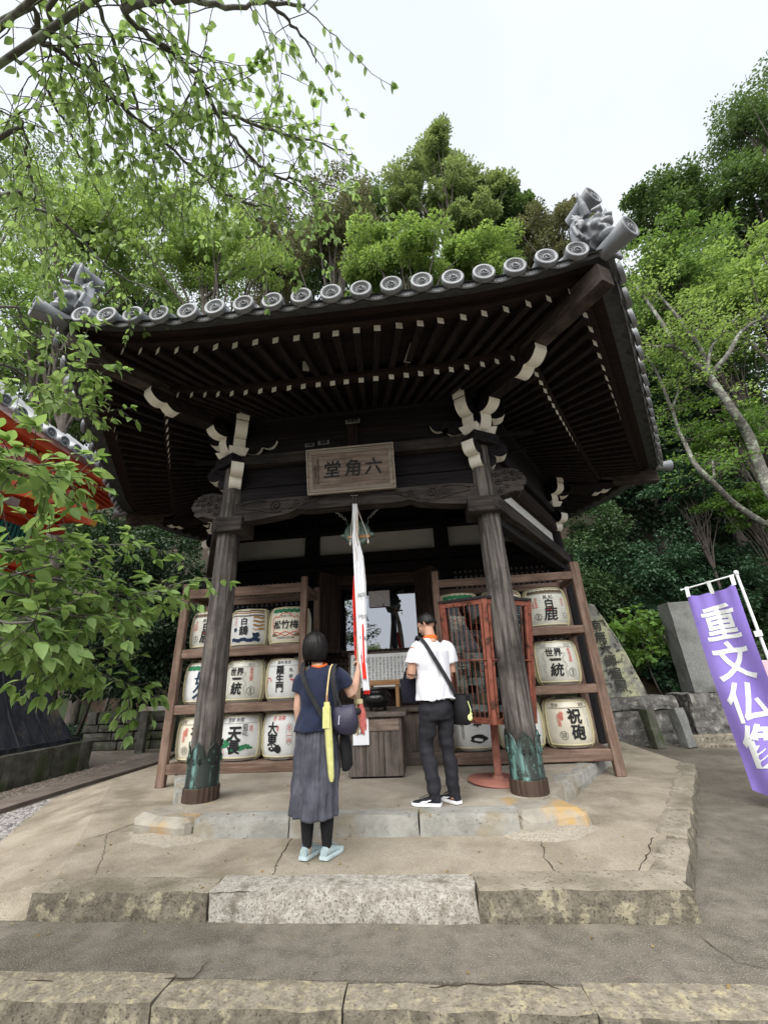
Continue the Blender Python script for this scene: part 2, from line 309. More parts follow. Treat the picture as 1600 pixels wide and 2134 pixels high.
# ---------------------------------------------------------------- the hall
HC = Vector((0, 2.944, 0)); SD = 3.4
ANG = [-120, -60, 0, 60, 120, 180]
CV = [HC+Vector((math.cos(R(a)), math.sin(R(a)), 0))*SD for a in ANG]
def sidef(k):
    a, b = CV[k], CV[(k+1) % 6]; t = (b-a).normalized(); return (a+b)/2, t, Vector((t.y, -t.x, 0))
def SP(k, s, d, z): m, t, n = sidef(k); return m+t*s+n*d+Vector((0, 0, z))
def half(d): return 1.7+d*.57735
def upc(s, d): u = abs(s)/half(d); return .113*max(d, 0)*max(0, (u-.42)/.58)**2
m_white = M('white_gofun', (.74, .72, .64), (.82, .80, .72), scale=6, c3=(.5, .48, .42), c3s=5, c3t=(.55, .75), rough=.9)
m_plaster = M('white_plaster', (.62, .63, .61), (.70, .71, .69), scale=2, c3=(.5, .5, .48), c3s=1.2, c3t=(.55, .8), rough=.95, bump=.15, bscale=30)
m_dark = wood('dark', 'x'); m_copper = M('copper_patina', (.022, .030, .026), (.17, .34, .31), scale=11, stretch=(1, 1, .10), ramp=(.50, .66), c3=(.025, .03, .026), c3s=7, c3t=(.50, .60), c4=(.10, .22, .19), c4s=12, c4t=(.60, .68), rough=.5, metal=.25, spec=.5, bump=.3, bscale=18)
m_tile = M('smoked_roof_tile', (.125, .134, .148), (.20, .213, .232), scale=4, c3=(.085, .09, .094), c3s=3, c3t=(.5, .72), rough=.48, spec=.55, bump=.15, bscale=40)
m_tile_shade = M('tile_recess_shade', (.035, .038, .04), (.075, .08, .085), scale=12, rough=.6, spec=.4)  # darker copy of the roof tile; shade of recesses and undersides put into the colour
hall = thing('hexagonal_hall', 'dark weathered wooden six-sided hall with tiled roof and white-tipped rafters', 'temple hall', (0, 0, 0))
def column(c, r0, r1, z0, z1, mat, name='column', n=28, seed=0, knots=True):
    mb = MB(); rings = []
    for i in range(13):
        z = z0+(z1-z0)*i/12; r = r0+(r1-r0)*(i/12); ring = []
        for j in range(n):
            a = 2*math.pi*j/n; k = 1+.03*noise.noise(Vector((math.cos(a)*2+seed, math.sin(a)*2, z*.9)))-.035*max(0, noise.noise(Vector((math.cos(a)*7+seed, math.sin(a)*7, z*.35))))
            ring.append((math.cos(a)*r*k, math.sin(a)*r*k, z))
        rings.append(ring)
    mb.loft(rings); return mb.build(name, mat, hall, (c.x, c.y, 0))
colz = wood('grey', 'z')
front_cols = []
for k in (0, 1):
    c = column(CV[k], .160, .132, .045, 3.92, colz, seed=k*5); front_cols.append(c); c['label'] = 'front column of weathered grey wood with copper shoe'
    mb = MB(); mb.lathe([(.168, .045), (.170, .12), (.176, .13), (.170, .15), (.166, .40), (.163, .42)], 32)   # copper shoe with pointed upper rim
    for j in range(6):
        a = 2*math.pi*(j+.5)/6
        pts = []
        for q in range(9):
            b = a+(q/8-.5)*.95; h = .40+.12*math.sqrt(max(0, 1-(abs(q/8-.5)*2)**2))*(1+.25*(q == 4)); pts.append((math.cos(b)*.169, math.sin(b)*.169, h))
        base = [(math.cos(a+(q/8-.5)*.95)*.171, math.sin(a+(q/8-.5)*.95)*.171, .36) for q in range(9)]
        mb.add(base+pts, [(q, q+1, 10+q, 9+q) for q in range(8)], 0, True)
        mb.tube([Vector(p)*1.0 for p in pts], .009, 5)
        for sg in (-1, 1):
            sp = [(math.cos(a+sg*(.20+.07*math.cos(th)*(1-th/9)))*.176, math.sin(a+sg*(.20+.07*math.cos(th)*(1-th/9)))*.176, .37+.045*math.sin(th)*(1-th/9)) for th in [x*.6 for x in range(12)]]
            mb.tube(sp, .007, 4)
    sh = mb.build('copper_shoe', m_copper, c); sh['label'] = 'green-streaked copper shoe with scalloped rim'
    mb = MB(); n = 44; mb.loft([[(math.cos(2*math.pi*j/n)*(r+(.004 if j % 2 else -.004)), math.sin(2*math.pi*j/n)*(r+(.004 if j % 2 else -.004)), z) for j in range(n)] for r, z in ((.182, -.03), (.182, .125), (.174, .132))], 0, False)
    rb = mb.build('base_ring', M('bronze_band', (.05, .032, .025), (.10, .07, .055), scale=8, stretch=(1, 1, .2), rough=.55, metal=.4, bump=.3), c); rb['label'] = 'ribbed brown metal band at foot of column'
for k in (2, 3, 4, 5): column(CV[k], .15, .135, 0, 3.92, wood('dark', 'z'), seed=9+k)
def beam(k, s0, s1, d0, d1, z0, z1, mat, name='beam', bev=.008, par=None):
    m, t, n = sidef(k); c = m+t*((s0+s1)/2)+n*((d0+d1)/2)
    mb = MB(); mb.box(-(s1-s0)/2, (s1-s0)/2, -(d1-d0)/2, (d1-d0)/2, -(z1-z0)/2, (z1-z0)/2)
    return mb.build(name, mat, par or hall, (c.x, c.y, (z0+z1)/2), math.atan2(t.y, t.x), bev)
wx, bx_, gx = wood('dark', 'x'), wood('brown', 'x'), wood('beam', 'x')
for k in range(6):
    if k == 0:
        for s in (-1, 1): beam(0, s*1.64-.20, s*1.64+.20, -.20, .215, 2.935, 3.135, gx, 'collar_block')
    else:
        beam(k, -1.86, 1.86, .05, .20, 2.955, 3.14, gx if k in (1, 5) else wx, 'side_rail')
        beam(k, -1.62, 1.62, -.06, .10, 2.83, 2.953, wx)
        pl = beam(k, -1.62, 1.62, -.03, .01, 3.15, 3.58, m_plaster, 'plaster_panel', 0)
        beam(k, -1.60, 1.60, -.08, .13, 3.55, 3.84, bx_, 'tie_beam', .05)
    beam(k, -1.60, 1.60, -.035, .03, 3.38 if k == 0 else 3.845, 3.905, wx, 'board')
    beam(k, -1.74, 1.74, -.14, .15, 3.908, 4.06, gx if k == 0 else wx, 'top_plate')
    beam(k, -1.60, 1.60, -.02, .045, 4.063, 4.66, wx, 'board')
    beam(k, -1.95, 1.95, -.06, .16, 4.60, 4.745, wx, 'wall_purlin')
beam(0, -1.56, 1.56, .031, .05, 3.60, 3.61, M('seam', (.006, .006, .006)), 'board_seam', 0)
beam(0, -.075, .075, .05, .115, 4.064, 4.55, wood('brown', 'z'), 'strut')
beam(0, -1.5, 1.5, .046, .075, 4.33, 4.37, bx_, 'rail_strip')
# carved front beam with a curved underside and cloud relief
mb = MB(); N = 30; top, bot = [], []
for i in range(N+1):
    s = -1.58+3.16*i/N; a = abs(s); b = 3.165+.012*math.cos(s*2)-(.085*min(1, max(0, (a-.75)/.7))**.7 if a > .75 else 0)+(.028*math.exp(-((a-.72)/.07)**2))
    bot.append((s, b)); top.append((s, 3.365-.035*max(0, (a-1.2)/.4)**2))
mb.prism(bot+top[::-1], (0, -.055, 0), (1, 0, 0), (0, 0, 1), (0, .19, 0), 0)
cb = mb.build('carved_beam', gx, hall, bevel=.012)
def spiral(c, r, turns, sg=1, ph=0, n=26): return [(c[0]+sg*r*(1-i/n*.85)*math.cos(ph+turns*2*math.pi*i/n), -.155, c[1]+r*(1-i/n*.85)*math.sin(ph+turns*2*math.pi*i/n)) for i in range(n+1)]
for sg in (-1, 1):
    mb = MB()
    mb.tube(spiral((sg*1.02, 3.26), .085, 1.6, sg, -1.9), [.012]*27, 5, squash=(1, .8))
    mb.tube([(sg*x, -.155, z) for x, z in ((1.50, 3.27), (1.42, 3.24), (1.30, 3.23), (1.2, 3.20), (1.1, 3.17), (1.0, 3.16), (.94, 3.19))], .011, 5)
    mb.tube([(sg*x, -.155, z) for x, z in ((1.50, 3.29), (1.40, 3.335), (1.25, 3.345), (1.15, 3.33))], .009, 5)
    mb.tube(spiral((sg*.74, 3.28), .05, 1.3, sg, -1), .009, 5); mb.tube(spiral((sg*.60, 3.30), .035, 1.2, sg, -1), .008, 5)
    mb.tube([(sg*x, -.155, z) for x, z in ((.86, 3.20), (.78, 3.22), (.68, 3.24), (.5, 3.30), (.4, 3.32))], .009, 5)
    mb.build('cloud_relief', gx, cb)
# cloud brackets: scalloped arms, dark sides, white undersides
def cloud(k_or_c, dirv, z0, length, drop, thick=.15, lobes=2, name='bracket_arm', par=None, up=.0, start=.0, tip=.12):
    c = Vector((k_or_c.x, k_or_c.y, 0)); U = Vector(dirv).normalized(); Wv = Vector((-U.y, U.x, 0))*thick
    pb = [(start, z0-drop)]; nb = 8
    for l in range(lobes):
        x0 = start+.03+(length-start-.03)*l/lobes; x1 = start+.03+(length-start-.03)*(l+1)/lobes
        za = z0-drop+drop*.80*(l/lobes)+up*(l/lobes); zb = z0-drop+drop*.80*((l+1)/lobes)+up*((l+1)/lobes)
        ch = Vector((x1-x0, zb-za)); pn = Vector((ch.y, -ch.x))
        for i in range(1, nb+1): f = i/nb; q = Vector((x0, za))+ch*f+pn*(.34*math.sin(f*math.pi)**.8); pb.append((q.x, q.y))
        pb.append((x1-.03, zb+.012))
    e = pb[-1]; pt = [(e[0]-.02, e[1]+tip*.5), (length*.72, z0+up*.55+.015), (length*.45, z0+.0), (start, z0)]
    poly = pb+pt; nbot = len(pb)
    mb = MB(); mb.prism(poly, c, U, (0, 0, 1), Wv, 0, edge=lambda i: 1 if i < nbot-1 else 0)
    for f, zz, r in ((.35, .45, .05), (.68, .25, .042)):
        for sg in (-1, 1):
            sp = [c+U*(start+(length-start)*f+r*(1-i/16)*math.cos(i*.62))+Vector((0, 0, z0-drop*zz+r*(1-i/16)*math.sin(i*.62)))+Wv*(sg*.505) for i in range(15)]
            mb.tube(sp, .008, 4)
    return mb.build(name, [wood('dark', 'x'), m_white], par or hall)
for k in range(6):
    c = CV[k]; m0, t0, n0 = sidef((k-1) % 6); m1, t1, n1 = sidef(k)
    out0 = t0; out1 = -t1                      # beams of both sides run on past the corner
    rad = (c-HC).normalized()
    if k == 3 or k == 4: continue
    full = k in (0, 1)
    for dv in (out0, out1):
        cloud(c, dv, 3.95, .36, .36, .16)
        cloud(c, dv, 4.58, .42, .46, .16, up=.03)
        a = c+Vector(dv)*.40
        mb = MB(); mb.obox((c+Vector(dv)*.21)+Vector((0, 0, 4.60)), Vector(dv)*.23, Vector((-dv.y, dv.x, 0))*.085, (0, 0, .10), 0, 1); mb.build('purlin_end', [wx, m_white], hall)
        # small tapered bearing block above the plate
        mb = MB(); q = Vector((-dv.y, dv.x, 0)); cc = c+Vector(dv)*.12
        A = [cc+Vector(dv)*(.09*i)+q*(.09*j)+Vector((0, 0, 4.065)) for i, j in ((-1, -1), (1, -1), (1, 1), (-1, 1))]; B = [cc+Vector(dv)*(.15*i)+q*(.13*j)+Vector((0, 0, 4.165)) for i, j in ((-1, -1), (1, -1), (1, 1), (-1, 1))]
        mb.loft([A, B], 1, False); mb.build('bearing_block', [wx, m_white], hall)
    cloud(c, rad, 4.58, .47, .46, .17, up=.04, tip=.16)
    mb = MB(); mb.obox(c+Vector((0, 0, 3.985)), rad*.20, Vector((-rad.y, rad.x, 0))*.20, (0, 0, .078)); mb.build('capital_block', wx, hall, bevel=.01)
for s in (-1, 1): cloud(CV[0 if s < 0 else 1]+Vector((0, -.085, 0)), (-s*1.0, 0, 0), 4.33, .62, .20, .05, lobes=2, start=.17, name='flat_cloud_arm')
# carved lion-head beam ends
m_lion = wood('beam', 'x')
def lion(c, sg):
    mb = MB(); O = Vector((c.x, c.y-.0, 0))
    out = [(.10, 3.16), (.22, 3.17), (.30, 3.20), (.36, 3.215), (.42, 3.20), (.47, 3.235), (.46, 3.285), (.50, 3.31), (.52, 3.36), (.50, 3.42), (.46, 3.455), (.44, 3.50), (.36, 3.535), (.25, 3.545), (.16, 3.53), (.10, 3.50)]
    mb.prism([(p[0]*sg, p[1]) for p in (out if sg > 0 else out[::-1])], O, (1, 0, 0), (0, 0, 1), (0, .20, 0))
    g = random.Random(3)
    for fy in (-1, 1):
        for (x, z, r) in ((.16, 3.46, .05), (.17, 3.35, .05), (.18, 3.24, .05), (.27, 3.49, .045), (.28, 3.39, .05), (.27, 3.29, .04), (.36, 3.47, .045), (.37, 3.38, .042)):
            mb.tube([O+Vector((sg*(x+r*(1-i/15)*math.cos(i*.7)), fy*(.098+.016*(i/14)), z+r*(1-i/15)*math.sin(i*.7))) for i in range(14)], .013, 5)
        mb.lathe([(.0, .03), (.018, .026), (.03, .01), (.032, 0)], 10, O+Vector((sg*.44, fy*.095, 3.405)), ax=(0, fy, 0))      # eye
        mb.tube([O+Vector((sg*x, fy*.10, z)) for x, z in ((.38, 3.43), (.42, 3.455), (.48, 3.44))], .016, 6)                     # brow
        mb.tube([O+Vector((sg*x, fy*.095, z)) for x, z in ((.50, 3.31), (.44, 3.29), (.38, 3.30), (.35, 3.34))], .012, 6)       # mouth
        mb.tube([O+Vector((sg*x, fy*.09, z)) for x, z in ((.30, 3.20), (.36, 3.24), (.45, 3.25))], .014, 6)
    mb.lathe([(0, .05), (.035, .035), (.045, 0), (.03, -.04)], 10, O+Vector((sg*.495, 0, 3.36)), ax=(sg, 0, 0))
    o = mb.build('lion_beam_end', m_lion, hall, bevel=.006); o['label'] = 'carved lion head on the end of the front beam'
lion(CV[0], -1); lion(CV[1], 1)
# ---------------------------------------------------------------- roof
def zr(s, d): t = (2.02-d)/4.964; return 4.60+3.0*(.68*t+.32*t*t)+upc(s, d)
mb = MB()
for k in range(6):
    G = []; nd, ns = 10, 14
    for i in range(nd+1):
        d = 2.02-4.96*i/nd
        G.append([SP(k, half(d)*(2*j/ns-1), d, zr(half(d)*(2*j/ns-1), d)) for j in range(ns+1)])
    n = ns+1; mb.add([v for r in G for v in r], [(i*n+j, i*n+j+1, (i+1)*n+j+1, (i+1)*n+j) for i in range(nd) for j in range(ns)], 0, True)
    # eave edge board below the tiles
roof = mb.build('roof', m_tile, hall); roof['label'] = 'six-sided roof of smoked grey tiles with upturned corners'
mb = MB(); mb.lathe([(.34, 7.45), (.36, 7.62), (.22, 7.68), (.20, 7.74), (.26, 7.82), (.27, 7.95), (.18, 8.1), (.05, 8.22), (0, 8.26)], 20, (0, 2.944, 0)); mb.build('finial', m_tile, roof)
# soffits, eave boards
wr = wood('rafter', 'y')
def strip(k, prof, name, mats, ns=22, ext=0, midx=None):
    """sweep a (d,z) outline along side k; z follows the upturn of the corner."""
    mb = MB(); rings = []
    for j in range(ns+1):
        u = 2*j/ns-1; rings.append([SP(k, half(d)*u, d, z+upc(half(d)*u, d)) for d, z in prof])
    n = len(prof); vs = [v for r in rings for v in r]
    for j in range(ns):
        for i in range(n):
            i2 = (i+1) % n; mb.add([vs[j*n+i], vs[j*n+i2], vs[(j+1)*n+i2], vs[(j+1)*n+i]], [(0, 1, 2, 3)], 0 if midx is None else midx(i))
    return mb.build(name, mats, roof)
wb = wood('brown', 'x')
for k in range(6):
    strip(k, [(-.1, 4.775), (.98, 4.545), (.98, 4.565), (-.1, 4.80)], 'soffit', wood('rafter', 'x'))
    strip(k, [(.86, 4.515), (1.0, 4.50), (1.0, 4.57), (.86, 4.575)], 'eave_batten', wb)
    strip(k, [(.8, 4.655), (1.66, 4.60), (1.66, 4.625), (.8, 4.68)], 'soffit', wood('rafter', 'x'))
    strip(k, [(1.585, 4.592), (1.72, 4.583), (1.735, 4.70), (1.60, 4.71)], 'eave_board', wb)
    strip(k, [(1.70, 4.655), (1.93, 4.615), (1.935, 4.675), (1.70, 4.73)], 'eave_board', wb)
    strip(k, [(1.62, 4.735), (1.965, 4.572), (1.98, 4.60), (1.64, 4.80)], 'tile_underlay', m_tile_shade)  # its dark colour paints in the shadow band below the eave tiles
NR = 24
for k in (0, 1, 2, 4, 5):
    for i in range(NR):
        f = (i-(NR-1)/2)/((NR-1)/2); f += rnd.uniform(-.004, .004)
        so = 2.575*f; si = 2.085*f; sw = 1.40*f
        mb = MB(); rs = .035
        # lower rafter
        A = SP(k, sw, -.05, 4.70); B = SP(k, si, .955, 4.468+upc(si, .955)); v = B-A; m_, t_, n_ = sidef(k)
        mb.obox((A+B)/2, v/2, Vector((-v.y, v.x, 0)).normalized()*rs*.9, Vector((0, 0, .036)), 0, 1); mb.build('rafter', [wr, m_white], roof)
        mb = MB(); A = SP(k, si+(so-si)*(-.2/.67), .74, 4.618+upc(si, .74)*.9); B = SP(k, so, 1.645+rnd.uniform(-.006, .006), 4.540+upc(so, 1.62)); v = B-A
        mb.obox((A+B)/2, v/2, Vector((-v.y, v.x, 0)).normalized()*rs, Vector((0, 0, .040)), 0, 1); mb.build('flying_rafter', [wr, m_white], roof)
for k in range(6):
    c = CV[k]; rad = (c-HC).normalized(); q = Vector((-rad.y, rad.x, 0))
    mb = MB(); A = c-rad*.2+Vector((0, 0, 4.72)); B = c+rad*2.20+Vector((0, 0, 4.60)); mb.obox((A+B)/2, (B-A)/2, q*.085, (0, 0, .11)); hr = mb.build('hip_rafter', [wood('grey', 'x') if k in (0, 1, 2, 5) else wr], roof)
    hr.data.materials[0] = M('hip_wood', (.025, .019, .017), (.075, .06, .052), scale=18, stretch=(.3, .3, 1), rough=.85, bump=.5)
    # lower hip rafter with a scalloped white end
    poly = [(0, -.14), (.9, -.14)]+[(.9+.42*i/12, -.14-.045*abs(math.sin(i/12*math.pi*2))**.8+.13*(i/12)**1.6) for i in range(1, 13)]+[(1.33, .10), (0, .13)]
    z0 = 4.60; U = (rad+Vector((0, 0, -.09))).normalized()
    mb = MB(); mb.prism(poly, c+Vector((0, 0, z0)), U, (0, 0, 1), q*.17, 0, edge=lambda i: 1 if 1 < i < len(poly)-2 else 0); mb.build('lower_hip_rafter', [wr, m_white], roof)
# round eave tiles, pan tiles, tile rows
def cap_mesh():
    mb = MB(); ax = (0, -1, 0); r = .108
    mb.lathe([(r, -.04), (r, 0), (r-.004, .006), (r*.74, .006), (r*.72, -.008), (r*.05, -.008), (0, -.008)], 24, (0, 0, 0), 0, True, ax)
    mb.lathe([(r*.72, -.007), (0, -.0065)], 24, (0, 0, 0), 1, False, ax)
    for j in range(14):
        a = 2*math.pi*j/14; mb.lathe([(.008, 0), (.0055, .006), (0, .008)], 6, (math.cos(a)*r*.60, .006, math.sin(a)*r*.60), 0, True, ax)
    for j in range(3):
        a0 = 2*math.pi*j/3; P = [(math.cos(a0+i*.42)*r*(.14+.26*(i/7)**.7), .004, math.sin(a0+i*.42)*r*(.14+.26*(i/7)**.7)) for i in range(8)]
        mb.tube(P, [.017, .016, .014, .012, .010, .008, .006, .003], 6, squash=(1, .6))
    return mb.mesh('round_tile_cap', [m_tile, m_tile_shade])
def pan_mesh(w):
    mb = MB(); n = 8; A = []; B = []; C = []; D = []
    for i in range(n+1):
        x = (i/n-.5)*w; sag = -.055*(1-(2*i/n-1)**2)
        A.append((x, 0, sag-.052)); B.append((x, 0, sag+.0)); C.append((x, .30, sag+.22)); D.append((x, .012, sag-.055))
    k = n+1; mb.add(A+B, [(i, i+1, k+i+1, k+i) for i in range(n)], 0); mb.add(B+C, [(i, i+1, k+i+1, k+i) for i in range(n)], 0, True)
    mb.add(D+A, [(i, i+1, k+i+1, k+i) for i in range(n)], 0); mb.add([(x, .30, z+.26) for x, y, z in A]+[(x, .02, z) for x, y, z in D], [(i, k+i, k+i+1, i+1) for i in range(n)], 1)
    for i in range(n-1):                                   # scroll relief on the lip
        x = (i-(n-2)/2)*w/n*.85; z = -.055*(1-(2*x/w)**2)-.026
        mb.tube([(x+.013*(1-q/8)*math.cos(q*.9), -.002, z+.012*(1-q/8)*math.sin(q*.9)) for q in range(7)], .003, 4, caps=False)
    mb.tube([(a[0], -.001, a[2]+.008) for a in A], .004, 4); mb.tube([(a[0], -.001, a[2]-.008) for a in B], .004, 4)
    return mb.mesh('eave_tile', [m_tile, m_tile_shade])
CAPM, PANM = cap_mesh(), pan_mesh(.292)
for k in (0, 1, 5):
    m_, t_, n_ = sidef(k); rz = math.atan2(t_.y, t_.x)
    for i in range(18):
        s = (i-8.5)*.2975; z = 4.635+upc(s, 2.0)*1.06
        p = SP(k, s, 2.065+rnd.uniform(-.008, .008), z+rnd.uniform(-.006, .006)); o = put('round_tile_cap', CAPM, roof, p, (R(-8), rnd.uniform(-.3, .3), rz))
        o.rotation_euler = (R(-3), rnd.uniform(-.4, .4), rz)
        if i < 17:
            s2 = s+.1488; z2 = (4.648+upc(s2, 2.0)*1.06); sl = (upc(s2+.1, 2.0)-upc(s2-.1, 2.0))/.2
            put('eave_tile', PANM, roof, SP(k, s2, 1.995, z2), (0, -math.atan(sl), rz))
for k in range(6):
    for i in range(18):
        s = (i-8.5)*.2975; d0 = 2.03; d1 = max((abs(s)-1.70)/.577+.05, -2.7)
        if d1 > d0-.1: continue
        nn = 5; pts = [SP(k, s, d0+(d1-d0)*j/nn, zr(s, d0+(d1-d0)*j/nn)+.055) for j in range(nn+1)]
        mb = MB(); mb.tube(pts, .082, 10, 0, False); mb.build('tile_row', m_tile, roof)
# hip ridges with demon tiles
def demon_mesh():
    mb = MB(); E = lambda c, r: mb.lathe([(0, -r[2]), (r[0]*.7, -r[2]*.7), (r[0], 0), (r[0]*.7, r[2]*.7), (0, r[2])], 10, c)
    mb.prism([(-.17, 0), (.17, 0), (.19, .16), (.13, .34), (.0, .40), (-.13, .34), (-.19, .16)], (0, .05, 0), (1, 0, 0), (0, 0, 1), (0, .07, 0))
    E((0, -.02, .17), (.115, .1, .15)); E((0, -.12, .16), (.045, .05, .04)); E((0, -.09, .21), (.03, .04, .06))
    for sg in (-1, 1):
        E((sg*.055, -.095, .225), (.034, .03, .03)); E((sg*.03, -.125, .15), (.024, .02, .02)); E((sg*.085, -.08, .14), (.04, .04, .04))
        mb.tube([(sg*.02, -.11, .27), (sg*.06, -.125, .285), (sg*.11, -.09, .265)], [.02, .026, .014], 8)
        mb.tube([(sg*.08, -.03, .30), (sg*.12, -.05, .38), (sg*.15, -.06, .46), (sg*.165, -.07, .53)], [.036, .03, .018, .003], 8)      # horn
        mb.tube([(sg*.05, -.12, .09), (sg*.06, -.13, .045)], [.014, .004], 6)                                               # fang
        E((sg*.14, -.01, .20), (.035, .04, .05))
        for j in range(5):
            a = .2+j*.35; mb.tube([(sg*(.13+.02*math.cos(a+i*.8)*(1-i/7)+.05*math.cos(a)), .0, .12+.12*math.sin(a)+.05*math.sin(a+i*.8)*(1-i/7)) for i in range(6)], .016, 6)
        for j in range(3): mb.tube([(sg*(.10+.04*j), .0, .05), (sg*(.15+.045*j), -.01, .0), (sg*(.19+.03*j), .0, .05+.03*j)], .02, 6)
    mb.tube([(-.085, -.09, .10), (-.04, -.12, .085), (.04, -.12, .085), (.085, -.09, .10)], .018, 8); E((0, -.09, .03), (.07, .05, .05))
    for j in range(7): a = math.pi*(j/6); mb.tube([(math.cos(a)*.10, .02, .30+math.sin(a)*.05), (math.cos(a)*.15, .05, .36+math.sin(a)*.10)], [.03, .01], 6)
    me = remesh(mb, .0095, 1, 'demon_tile'); me.materials.append(m_tile); return me
DEM = demon_mesh()
BIGCAP = MB(); BIGCAP.lathe([(.080, -.30), (.090, -.15), (.112, 0), (.108, .006), (.085, .006), (.082, -.006), (0, -.006)], 24, (0, 0, 0), 0, True, (0, -1, 0)); BIGCAP.lathe([(.081, -.0055), (0, -.005)], 24, (0, 0, 0), 1, False, (0, -1, 0))
for j in range(12): BIGCAP.lathe([(.008, 0), (.0055, .006), (0, .008)], 6, (math.cos(j*.5236)*.066, .006, math.sin(j*.5236)*.066), 0, True, (0, -1, 0))
for j in range(3): BIGCAP.tube([(math.cos(j*2.094+i*.42)*.108*(.14+.26*(i/7)**.7), .004, math.sin(j*2.094+i*.42)*.108*(.14+.26*(i/7)**.7)) for i in range(8)], [.017, .016, .014, .012, .010, .008, .006, .003], 6, squash=(1, .6))
BIGM = BIGCAP.mesh('corner_round_tile', [m_tile, m_tile_shade])
for k in range(6):
    c = CV[k]; rad = (c-HC).normalized(); q = Vector((-rad.y, rad.x, 0)); rz = math.atan2(rad.y, rad.x)+math.pi/2
    def HP(rr, dz): d = (rr-3.4)*.866; return HC+rad*rr+Vector((0, 0, zr(half(d), d)+dz))
    mb = MB(); nn = 8; rs = [5.56-5.35*i/nn for i in range(nn+1)]
    rings = []
    for rr in rs:
        p = HP(rr, 0); rings.append([p+q*a+Vector((0, 0, b)) for a, b in ((-.14, -.02), (-.14, .09), (-.10, .09), (-.10, .20), (-.06, .26), (.06, .26), (.10, .20), (.10, .09), (.14, .09), (.14, -.02))])
    mb.loft(rings, 0, False); mb.build('hip_ridge', m_tile, roof)
    if k in (0, 1, 2, 5):
        dt_ = put('demon_tile', DEM, roof, HP(5.62, .08), rz); dt_.scale = (1.25, 1.25, 1.2); dt_['label'] = 'horned demon-face ridge tile'
        put('corner_round_tile', BIGM, roof, HP(5.74, .76), (R(-4), 0, rz))
        put('corner_round_tile', BIGM, roof, HP(5.93, .05), (R(2), 0, rz))
# ---------------------------------------------------------------- inner wall of the porch
WY = 2.90
def wbox(name, x0, x1, y0, y1, z0, z1, mat, par=hall, bev=.006):
    mb = MB(); mb.box(-(x1-x0)/2, (x1-x0)/2, -(y1-y0)/2, (y1-y0)/2, -(z1-z0)/2, (z1-z0)/2)
    return mb.build(name, mat, par, ((x0+x1)/2, (y0+y1)/2, (z0+z1)/2), None, bev)
wz, bz = wood('dark', 'z'), wood('brown', 'z')
for x in (-1.36, 1.23): wbox('wall_post', x-.14, x+.14, WY-.12, WY+.12, 0, 4.3, wz)
for x0, x1 in ((-3.25, -1.50), (-1.22, 1.09), (1.37, 3.25)): wbox('plaster_panel', x0, x1, WY+.01, WY+.05, 3.42, 3.87, m_plaster, bev=0)
wbox('wall_beam', -3.25, 3.25, WY-.15, WY+.10, 3.22, 3.42, wx); wbox('wall_beam', -3.25, 3.25, WY-.17, WY+.10, 2.98, 3.17, wx)
wbox('wall_board', -3.25, 3.25, WY-.02, WY+.03, 3.16, 3.23, wx); wbox('wall_beam', -3.25, 3.25, WY-.15, WY+.08, 3.87, 4.02, wx); wbox('wall_board', -3.25, 3.25, WY-.02, WY+.03, 4.02, 4.7, wx)
mb = MB(); mb.add([SP(k, s*1.72, 0, 4.40) for k in range(6) for s in (-1,)], [[5, 4, 3, 2, 1, 0]]); mb.build('ceiling', wx, hall)
for i in range(5): wbox('ceiling_batten', -2.6, 2.6, .4+i*.5, .45+i*.5, 4.33, 4.39, wx)
wbox('door_lintel', -1.22, 1.09, WY-.14, WY+.06, 2.78, 2.975, wood('shutter', 'x'))
wbox('door_sill', -1.22, 1.09, WY-.16, WY+.06, 1.50, 1.60, wood('shutter', 'x'))
for x0, x1 in ((-1.22, -.77), (.64, 1.09)): wbox('door_jamb', x0, x1, WY-.06, WY+.06, 1.6, 2.78, wz)
m_glass = bpy.data.materials.new('window_glass'); m_glass.use_nodes = True
_t = m_glass.node_tree; _p = _t.nodes['Principled BSDF']; _p.inputs['Base Color'].default_value = (.012, .014, .018, 1); _p.inputs['Roughness'].default_value = .02; _p.inputs['Specular IOR Level'].default_value = .5
_g = _t.nodes.new('ShaderNodeBsdfGlossy'); _g.inputs['Roughness'].default_value = .012; _g.inputs['Color'].default_value = (.9, .93, 1, 1); _m = _t.nodes.new('ShaderNodeMixShader'); _m.inputs[0].default_value = .40
_t.links.new(_p.outputs[0], _m.inputs[1]); _t.links.new(_g.outputs[0], _m.inputs[2]); _t.links.new(_m.outputs[0], _t.nodes['Material Output'].inputs[0])
win = wbox('window', -.77, .64, WY+.02, WY+.05, 1.6, 2.78, wz); gl = wbox('pane', -.765, .635, -.003, .003, 1.605, 2.775, m_glass, win, 0); gl.location = (0, -.022, 0)
def lattice(mb, x0, x1, z0, z1, y, step=.1, w=.034, dpt=.03):
    nx = max(2, int(round((x1-x0)/step))); nzz = max(2, int(round((z1-z0)/step)))
    for i in range(nx+1): x = x0+(x1-x0)*i/nx; mb.box(x-w/2, x+w/2, y-dpt, y, z0, z1)
    for i in range(nzz+1): z = z0+(z1-z0)*i/nzz; mb.box(x0, x1, y-dpt-.004, y-.002, z-w/2, z+w/2)
m_paper = M('lattice_paper', (.30, .30, .29), (.38, .38, .37), scale=3)
for x0, x1 in ((-3.2, -1.52), (1.39, 3.2)):
    p = wbox('lattice_window', x0, x1, WY+.01, WY+.03, .95, 2.98, m_paper, bev=0)
    mb = MB(); lattice(mb, x0, x1, 1.0, 2.98, WY, .097, .046); b = mb.build('lattice', wz, hall); b['kind'] = 'stuff'
